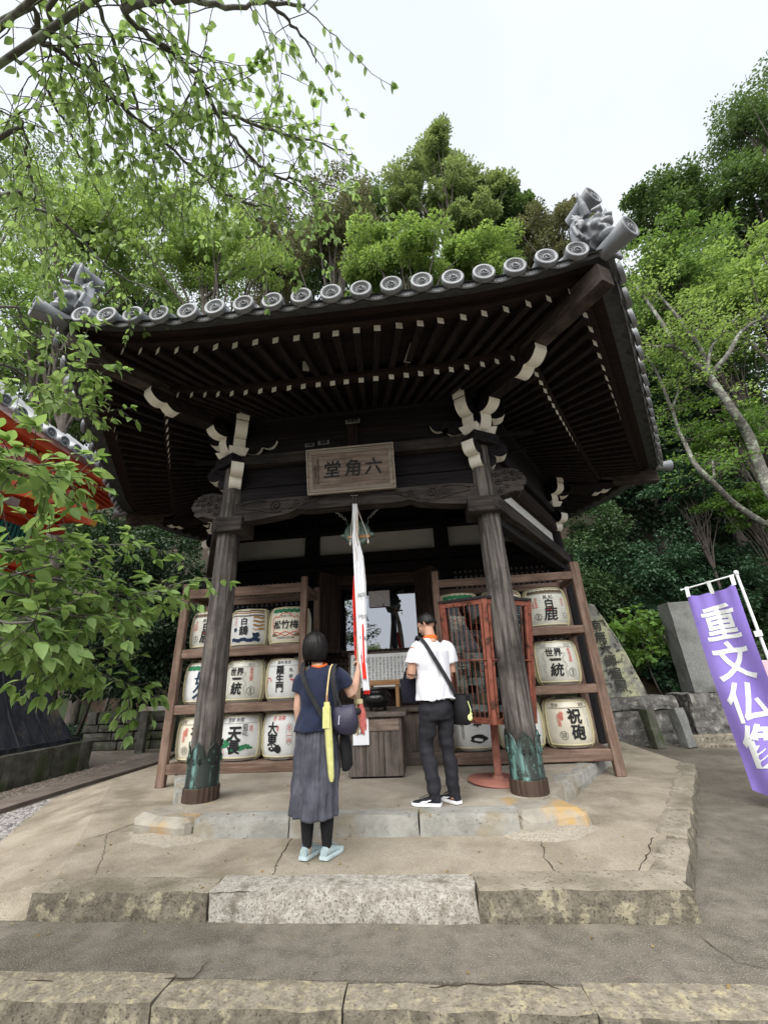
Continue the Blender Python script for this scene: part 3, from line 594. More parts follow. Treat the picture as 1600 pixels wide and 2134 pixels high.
mb = MB(); lattice(mb, -1.2, 1.07, .95, 1.48, WY-.02, .085, .04); wbox('wall_board', -1.22, 1.09, WY-.02, WY+.02, .0, 1.5, wx); b = mb.build('lattice', wood('shutter', 'x'), hall); b['kind'] = 'stuff'
mb = MB(); [mb.box(-1.15+i*.09, -1.095+i*.09, WY-.185, WY-.16, 1.515, 1.575) for i in range(25)]; b = mb.build('dentil_row', wz, hall); b['kind'] = 'stuff'
def shutter(p0, p1, z0=1.56, z1=2.95):
    p0, p1 = Vector((*p0, 0)), Vector((*p1, 0)); L = (p1-p0).length; mb = MB()
    mb.box(-L/2, L/2, -.004, .004, .05, z1-z0-.05, 1)
    for x in (-L/2, L/2-.05): mb.box(x, x+.05, -.02, .02, 0, z1-z0)
    for z in (0, z1-z0-.07): mb.box(-L/2+.05, L/2-.05, -.019, .019, z, z+.07)
    n = 8; m_ = 24
    for i in range(1, n): x = -L/2+.05+(L-.10)*i/n; mb.box(x-.011, x+.011, -.013, .013, .07, z1-z0-.07)
    for i in range(1, m_): z = .07+(z1-z0-.14)*i/m_; mb.box(-L/2+.05, L/2-.05, -.012, .012, z-.011, z+.011)
    c = (p0+p1)/2; d = p1-p0; return mb.build('lattice_shutter', [wood('shutter', 'z'), M('shutter_gap', (.008, .006, .006))], hall, (c.x, c.y, z0), math.atan2(d.y, d.x))
shutter((-.78, 2.70), (-1.00, 2.28)); shutter((-1.02, 2.28), (-1.20, 2.70)); shutter((.66, 2.70), (.93, 2.30)); shutter((.96, 2.30), (1.12, 2.72))
# ---------------------------------------------------------------- signboard
sg = thing('signboard', 'framed brown wooden signboard with three black brush characters under the eaves', 'sign', (0, -.18, 3.345), (R(14), 0, 0))
mb = MB(); mb.box(-.52, .52, -.02, .015, .04, .565); mb.build('panel', wood('sign', 'x'), sg)
mb = MB()
for a in (0, .028, .05):
    d = .055-.35*a; w_ = .022; x = .575-a; z0, z1 = a, .605-a
    mb.box(-x, x, -d, .02-a*.1, z0, z0+w_); mb.box(-x, x, -d, .02-a*.1, z1-w_, z1); mb.box(-x, -x+w_, -d+.001, .019-a*.1, z0+w_, z1-w_); mb.box(x-w_, x, -d+.001, .019-a*.1, z0+w_, z1-w_)
mb.build('frame', wood('frame', 'x'), sg, bevel=.004)
m_ink = M('black_ink', (.012, .012, .014), (.03, .03, .032), scale=20, rough=.7)
mb = MB()
for ch, x in (('堂', -.24), ('角', .035), ('六', .30)): mb = MB(); text_mb(mb, ch, .235, (x, -.024, .30), (1, 0, 0), (0, 0, 1), 0, .005, slant=.12); mb.build('character', m_ink, sg)
mb = MB(); text_mb(mb, '\n'.join('護摩堂主書之明治三年'), .036, (-.425, -.024, .30), (1, 0, 0), (0, 0, 1), 0, .001, .95); text_mb(mb, '\n'.join('大仙山房居士'), .034, (-.465, -.024, .30), (1, 0, 0), (0, 0, 1), 0, .001, .95)
mb.build('lettering', m_ink, sg)
# paper slips pasted under the eaves
slip = M('old_paper', (.16, .16, .15), (.23, .225, .21), scale=9)
def paper_slip(c, U, V, w, h, txt):
    mb = MB(); c, U, V = Vector(c), Vector(U).normalized(), Vector(V).normalized(); n = U.cross(V)
    mb.add([c-U*w/2-V*h/2, c+U*w/2-V*h/2, c+U*w/2+V*h/2, c-U*w/2+V*h/2], [(0, 1, 2, 3)])
    text_mb(mb, txt, min(w, h)*.8, c+n*.003, U, V, 1, .004, .92); mb.build('paper_slip', [slip, m_ink], hall)
paper_slip((0.02, -.172, 4.44), (1, 0, 0), (0, 0, 1), .20, .07, '不昇光')
paper_slip((-.42, -.05, 4.22), (1, 0, 0), (0, 0, 1), .16, .07, '渡部'); paper_slip((-.62, -.05, 4.20), (1, 0, 0), (0, 0, 1), .13, .06, '山田')
a = SP(0, 1.0, 1.0, 4.50)
for s, d in ((.88, 1.22), (-.35, 1.2)): paper_slip(SP(0, s, d, 4.548), (.30, -.95, 0), (.95, .3, 0), .30 if s > 0 else .16, .075, '高浜玉' if s > 0 else '田中')
# ---------------------------------------------------------------- gong and bell rope
gc = on_y(745, 1112, .30)
gong = thing('gong', 'round green bronze gong hanging on two chains behind the bell rope', 'gong', gc)
m_bronze = M('bronze_green', (.09, .135, .112), (.155, .21, .178), scale=8, c3=(.06, .085, .07), c3s=6, rough=.55, metal=.4, spec=.5, bump=.2)
mb = MB(); mb.lathe([(0, .055), (.05, .055), (.055, .045), (.07, .045), (.075, .055), (.11, .052), (.115, .044), (.125, .044), (.13, .05), (.165, .045), (.178, .03), (.185, .0), (.178, -.04), (.16, -.06), (0, -.07)], 36, (0, 0, 0), ax=(0, -1, 0))
for s in (-1, 1): mb.lathe([(.03, -.03), (.04, 0), (.03, .03)], 12, (s*.195, 0, -.03), ax=(s, 0, 0)); mb.tube([(s*.13, 0, .12), (s*.15, 0, .17), (s*.14, 0, .20)], .012, 6)
mb.build('disc', m_bronze, gong)
m_steel = M('chain_steel', (.35, .35, .34), rough=.35, metal=.9)
for s, px in ((-1, (700, 1066)), (1, (787, 1060))):
    A = Vector((s*.145, 0, .20)); B = on_y(*px, .12)-gc; n = 6
    for i in range(n):
        p = A.lerp(B, (i+.5)/n); d = (B-A)/n*.62; q = d.cross(Vector((0, 1, 0))).normalized() if i % 2 else Vector((0, 1, 0)); mb = MB(); q = q*.016
        mb.tube([p+d*math.cos(t*2*math.pi/10)+q*math.sin(t*2*math.pi/10) for t in range(11)], .006, 6, caps=False); mb.build('chain_link', m_steel, gong)
RY = -.20
def YR(y): return -.20-.50*max(0, (y-1080)/330)**1.25
m_wcloth = M('white_cloth', (.74, .75, .78), (.82, .83, .85), scale=4, rough=.9, sheen=.2); m_rcloth = M('red_cloth', (.55, .02, .015), (.66, .03, .022), scale=4, rough=.85)
m_rope = M('hemp_rope', (.30, .22, .14), (.46, .36, .25), scale=60, rough=.95, bump=.8, bscale=90)
br = thing('bell_rope', 'long white and red cloth bell rope with fringed tassel hanging from the carved beam', 'bell rope', on_y(738, 1040, RY))
B0 = on_y(738, 1040, RY)
def RP(x, y, Y): return on_y(x, y, Y)-B0
def cloth(name, rows, mat, folds, amp, seed, par, thick=.006, n=28):
    """hanging cloth: rows of (px left, px right, py, Y) with vertical folds."""
    mb = MB(); rings = []
    m_ = 5; RR = []
    for a, b in zip(rows, rows[1:]):
        for q in range(m_): RR.append([a[i]+(b[i]-a[i])*q/m_ for i in range(4)])
    RR.append(rows[-1]); F = []; Bk = []
    for r, (xl, xr, y, Y) in enumerate(RR):
        f_, b_ = [], []
        for j in range(n+1):
            u = j/n; p = RP(xl+(xr-xl)*u, y, Y); off = amp*math.sin(u*folds*2*math.pi+seed+.35*math.sin(r*.33))*min(1, (xr-xl)/16)+amp*.4*noise.noise(Vector((u*5, r*.2, seed)))
            f_.append(p+Vector((0, off-.0, 0))); b_.append(p+Vector((0, off+thick, 0)))
        F.append(f_); Bk.append(b_)
    mb.loft(F, 0, True, False, False); mb.loft(Bk, 0, True, False, False)
    k = n+1
    return mb.build(name, mat, par)
wc = cloth('white_cloth', [(734, 744, 1050, YR(1050)), (735, 747, 1100, YR(1100)), (733, 746, 1118, YR(1118)-.02), (736, 757, 1160, YR(1160)-.03), (738, 762, 1215, YR(1215)-.03), (742, 763, 1300, YR(1300)-.05), (748, 764, 1380, YR(1380)-.08), (752, 766, 1402, YR(1402)-.08), (756, 770, 1440, YR(1440)-.07)], m_wcloth, 3, .022, 1.0, br)
rc = cloth('red_cloth', [(736, 742, 1200, YR(1200)+.05), (734, 748, 1250, YR(1250)+.04), (736, 750, 1310, YR(1310)+.03), (738, 752, 1365, YR(1365)+.0), (744, 754, 1385, YR(1385))], m_rcloth, 2, .015, 2.2, br)
rc2 = cloth('red_cloth', [(755, 757, 1300, YR(1300)-.062), (753, 758, 1340, YR(1340)-.085), (754, 761, 1390, YR(1390)-.105), (756, 764, 1415, YR(1415)-.10)], m_rcloth, 1, .006, .2, br)
cloth('red_cloth', [(758, 771, 1438, YR(1438)-.075), (757, 770, 1447, YR(1447)-.07)], m_rcloth, 3, .02, 1.0, br)
mb = MB(); mb.tube([RP(744, 1060, YR(1060)+.03), RP(744, 1200, YR(1200)+.02), RP(746, 1330, YR(1330)), RP(747, 1390, YR(1390)-.04), RP(746, 1430, YR(1430)-.02), RP(744, 1462, YR(1462)-.01)], [.016, .017, .018, .018, .025, .03], 10); mb.build('rope', m_rope, br)
mb = MB(); tp = RP(747, 1462, YR(1462)-.01)
mb.lathe([(.036, .02), (.042, 0), (.04, -.02)], 14, tp, 0); g_ = random.Random(4)
for i in range(46):
    a = g_.uniform(0, 6.28); r0 = g_.uniform(.008, .035); L = g_.uniform(.20, .28); r1 = r0+g_.uniform(0, .028)
    mb.tube([tp+Vector((math.cos(a)*r0, math.sin(a)*r0, -.015)), tp+Vector((math.cos(a)*r1, math.sin(a)*r1, -.1)), tp+Vector((math.cos(a)*r1*1.1+g_.uniform(-.01, .01), math.sin(a)*r1, -L))], .0045, 4, 0 if math.cos(a) < .15 else 1, caps=False)
mb.build('tassel', [M('straw_fringe', (.50, .42, .22), (.62, .55, .33), scale=30), M('pink_fringe', (.58, .13, .13), (.7, .24, .2), scale=30)], br)
mb = MB()
for wi, (chars, x, y0, dy, Y) in enumerate((('奉納心願', 749, 1242, 43, -.062), ('家内安全', 757, 1240, 46, -.075))):
    for i, ch in enumerate(chars): p = RP(x+i*2.6, y0+i*dy, YR(y0+i*dy)+Y-.012); mb = MB(); text_mb(mb, ch, .055, p, (1, 0, 0), (0, 0, 1), 0, .001); mb.build('character', m_ink, br)
for i, ch in enumerate('交通安'): p = RP(740+i*1.5, 1290+i*30, YR(1290+i*30)-.01); mb = MB(); text_mb(mb, ch, .05, p, (1, 0, 0), (0, 0, 1), 0, .001); mb.build('character', m_ink, br)
mb = MB(); c1, c2 = RP(725, 1120, RY+.06), RP(771, 1117, RY+.06); mb.obox((c1+c2)/2, (c2-c1)/2, (0, .012, 0), (0, 0, .017)); mb.build('wooden_bar', wood('tan', 'x'), br)
mb = MB(); mb.tube([RP(736, 1052, RY+.05), c1+Vector((.035, -.014, 0)), c1+Vector((.03, -.01, -.07))], .004, 5); mb.tube([RP(742, 1052, RY+.05), c2+Vector((-.03, -.014, 0)), c2+Vector((-.025, -.01, -.06))], .004, 5)
for c_ in (c1+Vector((.03, -.01, -.08)), c2+Vector((-.025, -.01, -.07))): mb.lathe([(0, .02), (.011, .01), (.012, -.015), (.006, -.03)], 8, c_)
mb.build('cord', M('pale_cord', (.6, .57, .5)), br)
mb = MB()
for x in (735, 741): mb.tube([RP(x, 1033, RY+.06), RP(x, 1048, RY)], .005, 6)
mb.tube([RP(730, 1033, RY+.04), RP(746, 1032, RY+.04)], .005, 6); mb.build('hook', m_steel, br)
# ---------------------------------------------------------------- altar, offering box, incense bowl
alt = thing('altar_table', 'long weathered wooden altar counter behind the offering box', 'altar', (0, 0, 0)); cabx = wood('cab', 'x')
def tbox(par, name, x0, x1, y0, y1, z0, z1, mat, bev=.005):
    return wbox(name, x0, x1, y0, y1, z0, z1, mat, par, bev)
tbox(alt, 'top', -.92, .98, 1.42, 2.62, .66, .71, cabx); tbox(alt, 'front_panel', -.88, .94, 1.50, 1.55, .16, .655, wood('cab', 'z')); tbox(alt, 'plinth', -.90, .96, 1.47, 2.6, 0, .16, cabx)
tbox(alt, 'riser', -.62, .70, 2.0, 2.6, .712, .95, wood('brown', 'x'))
ob = thing('offering_box', 'grey wooden box cabinet with a drawer and a paper price notice', 'cabinet', (.075, .98, 0))
tbox(ob, 'body', -.335, .335, -.21, .24, .02, .655, wood('cab', 'z')); tbox(ob, 'top', -.40, .40, -.26, .28, .66, .715, cabx); tbox(ob, 'drawer', -.285, .305, -.222, -.2, .50, .635, wood('sign', 'x'))
tbox(ob, 'base', -.31, .31, -.19, .22, 0, .018, wood('dark', 'x'))
for x in (-.115, .11): tbox(ob, 'groove', x-.004, x+.004, -.2125, -.20, .04, .49, M('seam', (.006, .006, .006)), 0)
mb = MB(); mb.add([(-.10, -.236, .36), (.10, -.236, .36), (.095, -.229, .66), (-.105, -.229, .66)], [(0, 1, 2, 3)]); m_sheet = M('white_paper', (.74, .76, .80), rough=.8)
mb.add([(-.10, -.234, .36), (.10, -.234, .36), (.095, -.227, .66), (-.105, -.227, .66)], [(3, 2, 1, 0)])
text_mb(mb, '100円', .042, (0, -.2395, .485), (1, 0, 0), (0, 0, 1), 1, .0008); text_mb(mb, 'ローソク\nおみくじ', .022, (.03, -.2385, .56), (1, 0, 0), (0, 0, 1), 1, 0, 1.1)
nt_ = mb.build('paper_notice', [m_sheet, m_ink], ob, (-.17, .0, 0)); nt_['label'] = 'white paper notice reading 100円'
bowl = thing('incense_bowl', 'round black bronze incense bowl on the offering box', 'bowl', (.085, 1.0, .716))
mb = MB(); mb.lathe([(.07, .035), (.13, .05), (.185, .11), (.195, .155), (.175, .205), (.14, .225), (.135, .24), (.165, .262), (.165, .275), (.14, .272), (.12, .25), (.0, .245)], 32); mb.build('body', M('black_bronze', (.008, .008, .009), rough=.25, metal=.3, spec=.6), bowl)
for j in range(3): mb = MB(); a = j*2.094-1.57; mb.tube([(math.cos(a)*.10, math.sin(a)*.10, .055), (math.cos(a)*.115, math.sin(a)*.115, .02), (math.cos(a)*.10, math.sin(a)*.10, 0)], [.025, .02, .026], 8); mb.build('foot', _mats['black_bronze'], bowl)
tr = thing('wooden_tray', 'small tan wooden stand behind the black incense bowl', 'stand', (.11, 1.72, .712)); tbox(tr, 'top', -.27, .27, -.12, .12, .30, .375, wood('tan', 'x'))
for x in (-.2, .2): tbox(tr, 'leg', x-.025, x+.025, -.1, .1, 0, .299, wood('tan', 'z'))
sb = thing('sutra_board', 'white framed board covered in fine columns of black characters', 'notice board', (.06, 2.25, .952), (R(-8), 0, 0))
tbox(sb, 'panel', -.56, .56, -.01, .01, 0, .56, M('board_white', (.62, .64, .64), (.70, .72, .72), scale=3, coat=.2), 0)
for x0, x1, z0, z1 in ((-.6, .6, -.0, .03), (-.6, .6, .55, .58), (-.6, -.56, .03, .55), (.56, .6, .03, .55)): tbox(sb, 'frame', x0, x1, -.02, .02, z0, z1, wood('cab', 'x'), .003)
mb = MB(); sut = '観自在菩薩行深般若波羅蜜多時照見五蘊皆空度一切苦厄舎利子色不異空空不異色色即是空空即是色受想行識亦復如是舎利子是諸法空相不生不滅不垢不浄不増不減是故空中無色無受想行識'
for i in range(17):
    colm = (sut[i*5 % 70:]+sut)[:9]; text_mb(mb, '\n'.join(colm), .046, (.49-i*.0615, -.0125, .29), (1, 0, 0), (0, 0, 1), 0, .0004, .98)
b = mb.build('lettering', m_ink, sb)
po = thing('poster', 'pale poster with pink and grey drawing on the window glass', 'poster', on_y(790, 1248, WY-.05))
mb = MB(); mb.box(-.20, .20, -.003, .003, -.15, .15); mb.build('sheet', M('poster_print', (.82, .82, .84), (.78, .73, .75), scale=8, c3=(.42, .26, .27), c3s=7, c3t=(.58, .64)), po)
# ---------------------------------------------------------------- barrel racks
def rack(name, label, x0, x1, zs, ztop, zfoot, par_out):
    """x0 outer post, x1 inner post (front faces at y=1.33)."""
    t = thing(name, label, 'rack', (0, 0, 0), 0, None); W = wood('rack', 'z'); WX = wood('rack', 'x'); WYy = wood('rack', 'y')
    lo, hi = min(x0, x1), max(x0, x1)
    for y in (1.30, 2.06):
        for x in (x0, x1):
            outer = x == x0; tbox(t, 'post', x-.062 if outer else x-.048, x+.062 if outer else x+.048, y, y+.085, zfoot if outer else 0, ztop if y < 1.5 else ztop-.02, W, .008)
    for z0, z1 in zs:
        tbox(t, 'rail', lo+.04, hi-.04, 1.312, 1.372, z0, z1, WX, .008); tbox(t, 'rail', lo+.04, hi-.04, 2.07, 2.125, z0, z1, WX, .008)
        for x in (lo, hi): tbox(t, 'side_rail', x-.028, x+.028, 1.37, 2.07, z0, z1-.02, WYy, .006)
        if z0 < 2:
            for j in range(6): tbox(t, 'slat', lo+.05, hi-.05, 1.385+j*.115, 1.475+j*.115, z1-.045, z1-.012, WX, .004)
    return t
rackL = rack('barrel_rack', 'brown wooden barrel rack beside the person in the long skirt', -2.99, -1.05, ((.0, .125), (.745, .868), (1.512, 1.642), (2.42, 2.565)), 2.66, -.15, True)
rackR = rack('barrel_rack', 'brown wooden rack of barrels behind the red metal cage', 3.07, 1.0, ((.02, .155), (.81, .92), (1.578, 1.685), (2.345, 2.46)), 2.60, -.15, True)
# ---------------------------------------------------------------- sake barrels
BPROF = [(.0, .0), (.235, .0), (.275, .015), (.305, .06), (.322, .15), (.326, .28), (.322, .42), (.308, .52), (.288, .565), (.262, .59), (.15, .60), (0, .60)]
def brad(z):
    for (r0, z0), (r1, z1) in zip(BPROF[1:], BPROF[2:]):
        if z0 <= z <= z1 and z1 > z0: return r0+(r1-r0)*(z-z0)/(z1-z0)
    return .26
def wrap(off=.007): return lambda x, z: Vector((math.sin(x/.325)*(brad(z)+off), -math.cos(x/.325)*(brad(z)+off), z))
def mat_barrel(n, c): return M('barrel_wrap_'+n, c, tuple(k*.88 for k in c), scale=5, c3=tuple(k*.74 for k in c), c3s=3, c3t=(.55, .8), rough=.4, coat=.15, spec=.4, bump=.35, bscale=9)
m_red, m_green, m_navy, m_gold = M('print_red', (.55, .05, .04)), M('print_green', (.03, .17, .075)), M('print_navy', (.02, .04, .075)), M('print_gold', (.34, .19, .05))
m_grey = M('print_grey', (.33, .33, .30)); m_brown = M('print_brown', (.12, .085, .055)); m_straw = M('straw_rope', (.45, .40, .24), (.60, .55, .36), scale=50, bump=.6, bscale=80)
CREAM, WHITE, PALE, IVORY = (.68, .65, .54), (.70, .71, .70), (.62, .62, .55), (.70, .66, .54)
def tx(mb, s, size, x, z, mi, bold=.004, vert=False, line=.9, slant=0):
    f = wrap(); text_mb(mb, '\n'.join(s) if vert else s, size, (0, 0, 0), (1, 0, 0), (0, 0, 1), mi, bold*.6, line, bend=lambda a, b: f(a+x, b+z), slant=slant)
def band(mb, pts, wd, mi, off=.0075):
    """ribbon along (x,z) points on the barrel face."""
    f = wrap(off); P = [Vector((x, z)) for x, z in pts]; L, Rr = [], []
    for i, p in enumerate(P):
        d = (P[min(i+1, len(P)-1)]-P[max(i-1, 0)]).normalized(); q = Vector((-d.y, d.x))*wd/2; L.append(f(*(p+q))); Rr.append(f(*(p-q)))
    k = len(P); mb.add(L+Rr, [(i, k+i, k+i+1, i+1) for i in range(k-1)], mi)
def blob(mb, x, z, rx, rz, mi, n=14, j=.15, seed=0, off=.0065):
    g = random.Random(seed); f = wrap(off); P = [f(x+math.cos(2*math.pi*i/n)*rx*(1+g.uniform(-j, j)), z+math.sin(2*math.pi*i/n)*rz*(1+g.uniform(-j, j))) for i in range(n)]; mb.add(P, [list(range(n))], mi)
def ring(mb, x, z, r, wd, mi, n=22): band(mb, [(x+math.cos(2*math.pi*i/n)*r, z+math.sin(2*math.pi*i/n)*r) for i in range(n+1)], wd, mi)
def rows(mb, z, mi, wave, x0=-.30, x1=.30, wd=.05, n=40, k=9): band(mb, [(x0+(x1-x0)*i/n, z+wave*abs(math.sin(i/n*math.pi*k))) for i in range(n+1)], wd, mi)
INK, RED, GRN, NVY, GLD, GRY, BRN, PWH = range(8)
def d_hakushika(mb):
    rows(mb, .515, BRN, .012, wd=.045); rows(mb, .49, GRY, .012, wd=.008, k=14); tx(mb, '登録', .045, -.25, .51, INK, .001); tx(mb, '黒 松', .065, .01, .435, INK, .003); tx(mb, '白', .14, .015, .335, INK, .008); tx(mb, '鹿', .20, .02, .185, INK, .008, slant=.1)
    blob(mb, .015, .26, .035, .03, RED, j=.5, seed=2); blob(mb, .02, .262, .02, .014, GLD, j=.4, seed=5)
    tx(mb, '長生自得', .042, -.165, .36, RED, .001, True); tx(mb, '千年壽', .042, -.215, .34, RED, .001, True); ring(mb, -.16, .165, .045, .006, INK); tx(mb, '辰馬', .035, -.16, .165, INK, .001, True); tx(mb, '萬年寿', .042, .225, .36, RED, .001, True); ring(mb, .24, .17, .036, .005, INK)
    for i in range(11): band(mb, [(-.28+.056*q, .10+i*.033) for q in range(11)], .0022, GRY, .0055)
def d_hakutsuru(mb):
    for i, z in enumerate((.555, .525, .48)): band(mb, [(-.3+.06*q, z+.008*math.sin(q)) for q in range(11)], .018, (BRN, GLD, BRN)[i])
    for i, z in enumerate((.45, .39, .33, .27)): band(mb, [(.12+.03*q, z+.01*math.sin(q+i)) for q in range(7)], .026, GLD)
    tx(mb, '登録商標', .045, -.02, .475, GRY, .001); tx(mb, '白', .12, -.02, .385, INK, .006); tx(mb, '鶴', .15, -.02, .245, INK, .005, slant=.1); tx(mb, '灘之銘酒', .034, -.17, .40, RED, .0005, True)
    band(mb, [(-.24+.048*q, .115+.012*math.sin(q*1.7)) for q in range(11)], .05, NVY); blob(mb, .17, .19, .075, .05, NVY, j=.4, seed=8); blob(mb, -.16, .27, .03, .035, NVY, j=.5, seed=3); blob(mb, .16, .245, .055, .028, PWH, j=.3, seed=9, off=.008)
def d_matsu(mb):
    rows(mb, .515, GRN, .014, -.26, .26, .055, k=6); P = [(-.22, .30), (-.23, .40), (-.17, .44), (-.12, .42), (-.07, .475), (0, .49), (.07, .475), (.12, .42), (.17, .44), (.23, .40), (.22, .30)]
    band(mb, P, .012, RED); band(mb, [(-.22+.044*q, .175+.028*math.sin(q*.94)) for q in range(11)], .010, RED); band(mb, [(-.22+.044*q, .175-.028*math.sin(q*.94)) for q in range(11)], .010, RED); band(mb, [(-.22, .30), (-.20, .2)], .01, RED); band(mb, [(.22, .30), (.20, .2)], .01, RED)
    tx(mb, '清酒上撰', .042, 0, .435, INK, .0005); tx(mb, '松竹梅', .135, 0, .30, INK, .005, slant=.1); tx(mb, '宝酒造株式会社醸', .036, 0, .115, INK, .0008)
    for s in (-1, 1):
        for j in range(6): a = .3+j*.5; blob(mb, s*.185+math.cos(a)*.03, .16+math.sin(a)*.03-.02, .028, .010, GRN, 8, .2, j)
def d_choho(mb):
    rows(mb, .505, GRN, .012, wd=.06, k=7); tx(mb, '長', .20, .0, .36, NVY, .008, slant=.1); tx(mb, '久', .21, .0, .17, NVY, .010, slant=.1)
def d_sekai(mb):
    band(mb, [(-.29+.058*q, .50) for q in range(11)], .005, GRY); tx(mb, '登録', .05, -.2, .525, GRY, .001); tx(mb, '醸造', .05, .16, .525, GRY, .001); tx(mb, '世界', .115, -.06, .425, INK, .005); tx(mb, '一', .15, -.05, .325, INK, .016); tx(mb, '統', .18, -.05, .19, INK, .008, slant=.12)
    tx(mb, '極味温醇', .052, .165, .39, RED, .002, True); band(mb, [(.165+.06*math.cos(i*math.pi/3+.5), .165+.06*math.sin(i*math.pi/3+.5)) for i in range(7)], .006, INK); tx(mb, '逸品', .042, .165, .165, INK, .001, True)
    g = random.Random(1)
    for i in range(7): x = .07+.01*math.sin(i); band(mb, [(x+.02*math.sin(i*2.1+q), .12+i*.045+q*.012) for q in range(5)], .006, GRY); band(mb, [(-.2+.02*math.sin(i*1.7+q), .12+i*.045+q*.012) for q in range(5)], .006, GRY)
def d_rasho(mb):
    tx(mb, '風味清酒', .055, 0, .53, INK, .001); band(mb, [(-.29+.058*q, .49) for q in range(11)], .005, GRY); tx(mb, '羅生門', .13, -.05, .30, INK, .006, True, .95); tx(mb, '鳳麟', .055, .11, .38, INK, .001, True, 1.6)
    for s in (-1, 1):
        P = [(.02, .30), (.06, .29), (.10, .265), (.14, .24), (.20, .22)] if s > 0 else [(-.28, .31), (-.24, .33), (-.21, .31), (-.19, .27)]
        band(mb, [(x+.08*(s > 0), z) for x, z in P], .014, RED)
        for q in range(5): x = (.12 if s > 0 else -.26)+q*.016*s; band(mb, [(x, .30), (x+.03*s, .25-q*.012), (x+.05*s, .20-q*.01)], .005, RED)
def d_shukuho(mb):
    band(mb, [(-.29+.058*q, .49) for q in range(11)], .006, BRN); tx(mb, '登録', .05, -.19, .52, BRN, .001); tx(mb, '商標', .05, .19, .52, BRN, .001); tx(mb, '祝', .19, .05, .375, INK, .012); tx(mb, '砲', .19, .07, .185, INK, .012)
    tx(mb, '優等', .06, -.12, .39, RED, .003, True); tx(mb, '森田酒', .055, -.155, .34, RED, .002, True); ring(mb, -.12, .165, .05, .005, INK); tx(mb, '祝砲\n酒造', .035, -.12, .165, INK, .001)
    ring(mb, .22, .43, .032, .004, GRY); tx(mb, '株式会社', .03, .24, .30, GRY, 0, True)
def d_kiku(mb):
    tx(mb, '登録 商標', .06, -.02, .525, INK, .001); band(mb, [(-.29+.058*q, .485) for q in range(11)], .006, GRY)
    for (x, z, rx, rz, a) in ((-.14, .24, .055, .045, 0), (-.19, .20, .045, .03, 1), (.09, .17, .05, .035, 2), (.15, .20, .06, .018, 3), (.20, .17, .055, .016, 4), (-.05, .15, .05, .04, 5), (.02, .19, .05, .05, 6), (-.09, .29, .05, .025, 7)): blob(mb, x, z, rx, rz, GRN, 12, .35, a, .0055)
    tx(mb, '天', .21, -.02, .34, INK, .014, slant=.1); tx(mb, '長', .19, -.02, .175, INK, .012, slant=.1); tx(mb, '菊花', .085, .13, .39, INK, .002, True); ring(mb, -.21, .13, .03, .006, RED)
    band(mb, [(.19, .38), (.235, .38), (.235, .45), (.19, .45), (.19, .38)], .004, RED); tx(mb, '特撰', .03, .212, .415, RED, .0005, True)
def d_daito(mb):
    tx(mb, '酒 商標', .06, .0, .525, RED, .002); tx(mb, '大東', .17, -.09, .32, INK, .009, True, .85); blob(mb, .0, .15, .055, .05, INK, 14, .25, 4); blob(mb, -.09, .145, .06, .028, INK, 12, .25, 5); tx(mb, '天下一品', .062, .155, .33, RED, .004, True); tx(mb, '清酒', .04, -.01, .40, RED, .001, True)
    band(mb, [(.12, .22), (.115, .43), (.155, .465), (.195, .43), (.19, .22), (.155, .19), (.12, .22)], .004, BRN)
def d_ippin(mb):
    tx(mb, '三\n本', .12, .05, .40, INK, .006); blob(mb, .06, .16, .12, .05, INK, 16, .2, 6); tx(mb, '松本株式会社', .05, -.15, .29, INK, .002, True)
KIND = {'deer': (d_hakushika, PALE, 'cream barrel, brown wavy band over a tall black name'), 'crane': (d_hakutsuru, WHITE, 'white barrel with brown bands and navy waves'),
        'pine': (d_matsu, IVORY, 'ivory barrel with green wavy band and red frame'), 'long': (d_choho, WHITE, 'white barrel with green band and two navy characters'),
        'world': (d_sekai, PALE, 'cream barrel with four black characters and red column'), 'gate': (d_rasho, WHITE, 'white barrel with red bird and black column of three characters'),
        'gun': (d_shukuho, IVORY, 'ivory barrel with two heavy black characters, small red writing'), 'mum': (d_kiku, WHITE, 'white barrel with green leaves behind black characters'),
        'east': (d_daito, WHITE, 'white barrel with black blot and red oval writing'), 'blot': (d_ippin, WHITE, 'white barrel with a wide black ink blot')}
_bar = {}
def barrel(kind, x, z, label, rz=0):
    fn, c, _ = KIND[kind]
    t = thing('sake_barrel', label, 'barrel', (x, 1.70, z), rz, 'sake barrels')
    if kind not in _bar:
        b = MB(); b.lathe(BPROF, 40); me = b.mesh('barrel_body', mat_barrel(kind, c)); disp(me, .006, 9, (1, 1, .7), seed=len(_bar)*3)
        p = MB(); fn(p); lm = p.mesh('barrel_lettering', [m_ink, m_red, m_green, m_navy, m_gold, m_grey, m_brown, M('print_white', (.72, .73, .72))])
        r = MB()
        for a in (-1.18, 1.18, -1.02, 1.02, 2.4, -2.4):
            r.tube([(math.sin(a)*(brad(zz)+.010), -math.cos(a)*(brad(zz)+.010), zz) for zz in [.0, .02, .06, .15, .28, .42, .52, .565, .588]]+[(math.sin(a)*.12, -math.cos(a)*.12, .612)], .011, 6)
        r.tube([(math.cos(q*.2618)*.285, math.sin(q*.2618)*.285, .575) for q in range(25)], .010, 6); r.tube([(math.cos(q*.2618)*.302, math.sin(q*.2618)*.302, .05) for q in range(25)], .011, 6)
        _bar[kind] = (me, lm, r.mesh('barrel_rope', m_straw))
    me, lm, rm = _bar[kind]; put('body', me, t); put('lettering', lm, t); put('straw_rope', rm, t); return t
LX = (-2.66, -2.005, -1.36); RX = (1.33, 1.98, 2.625)
ZL = (1.632, .858, .115); ZRr = (1.675, .91, .145)
W8 = ('top', 'middle', 'bottom')
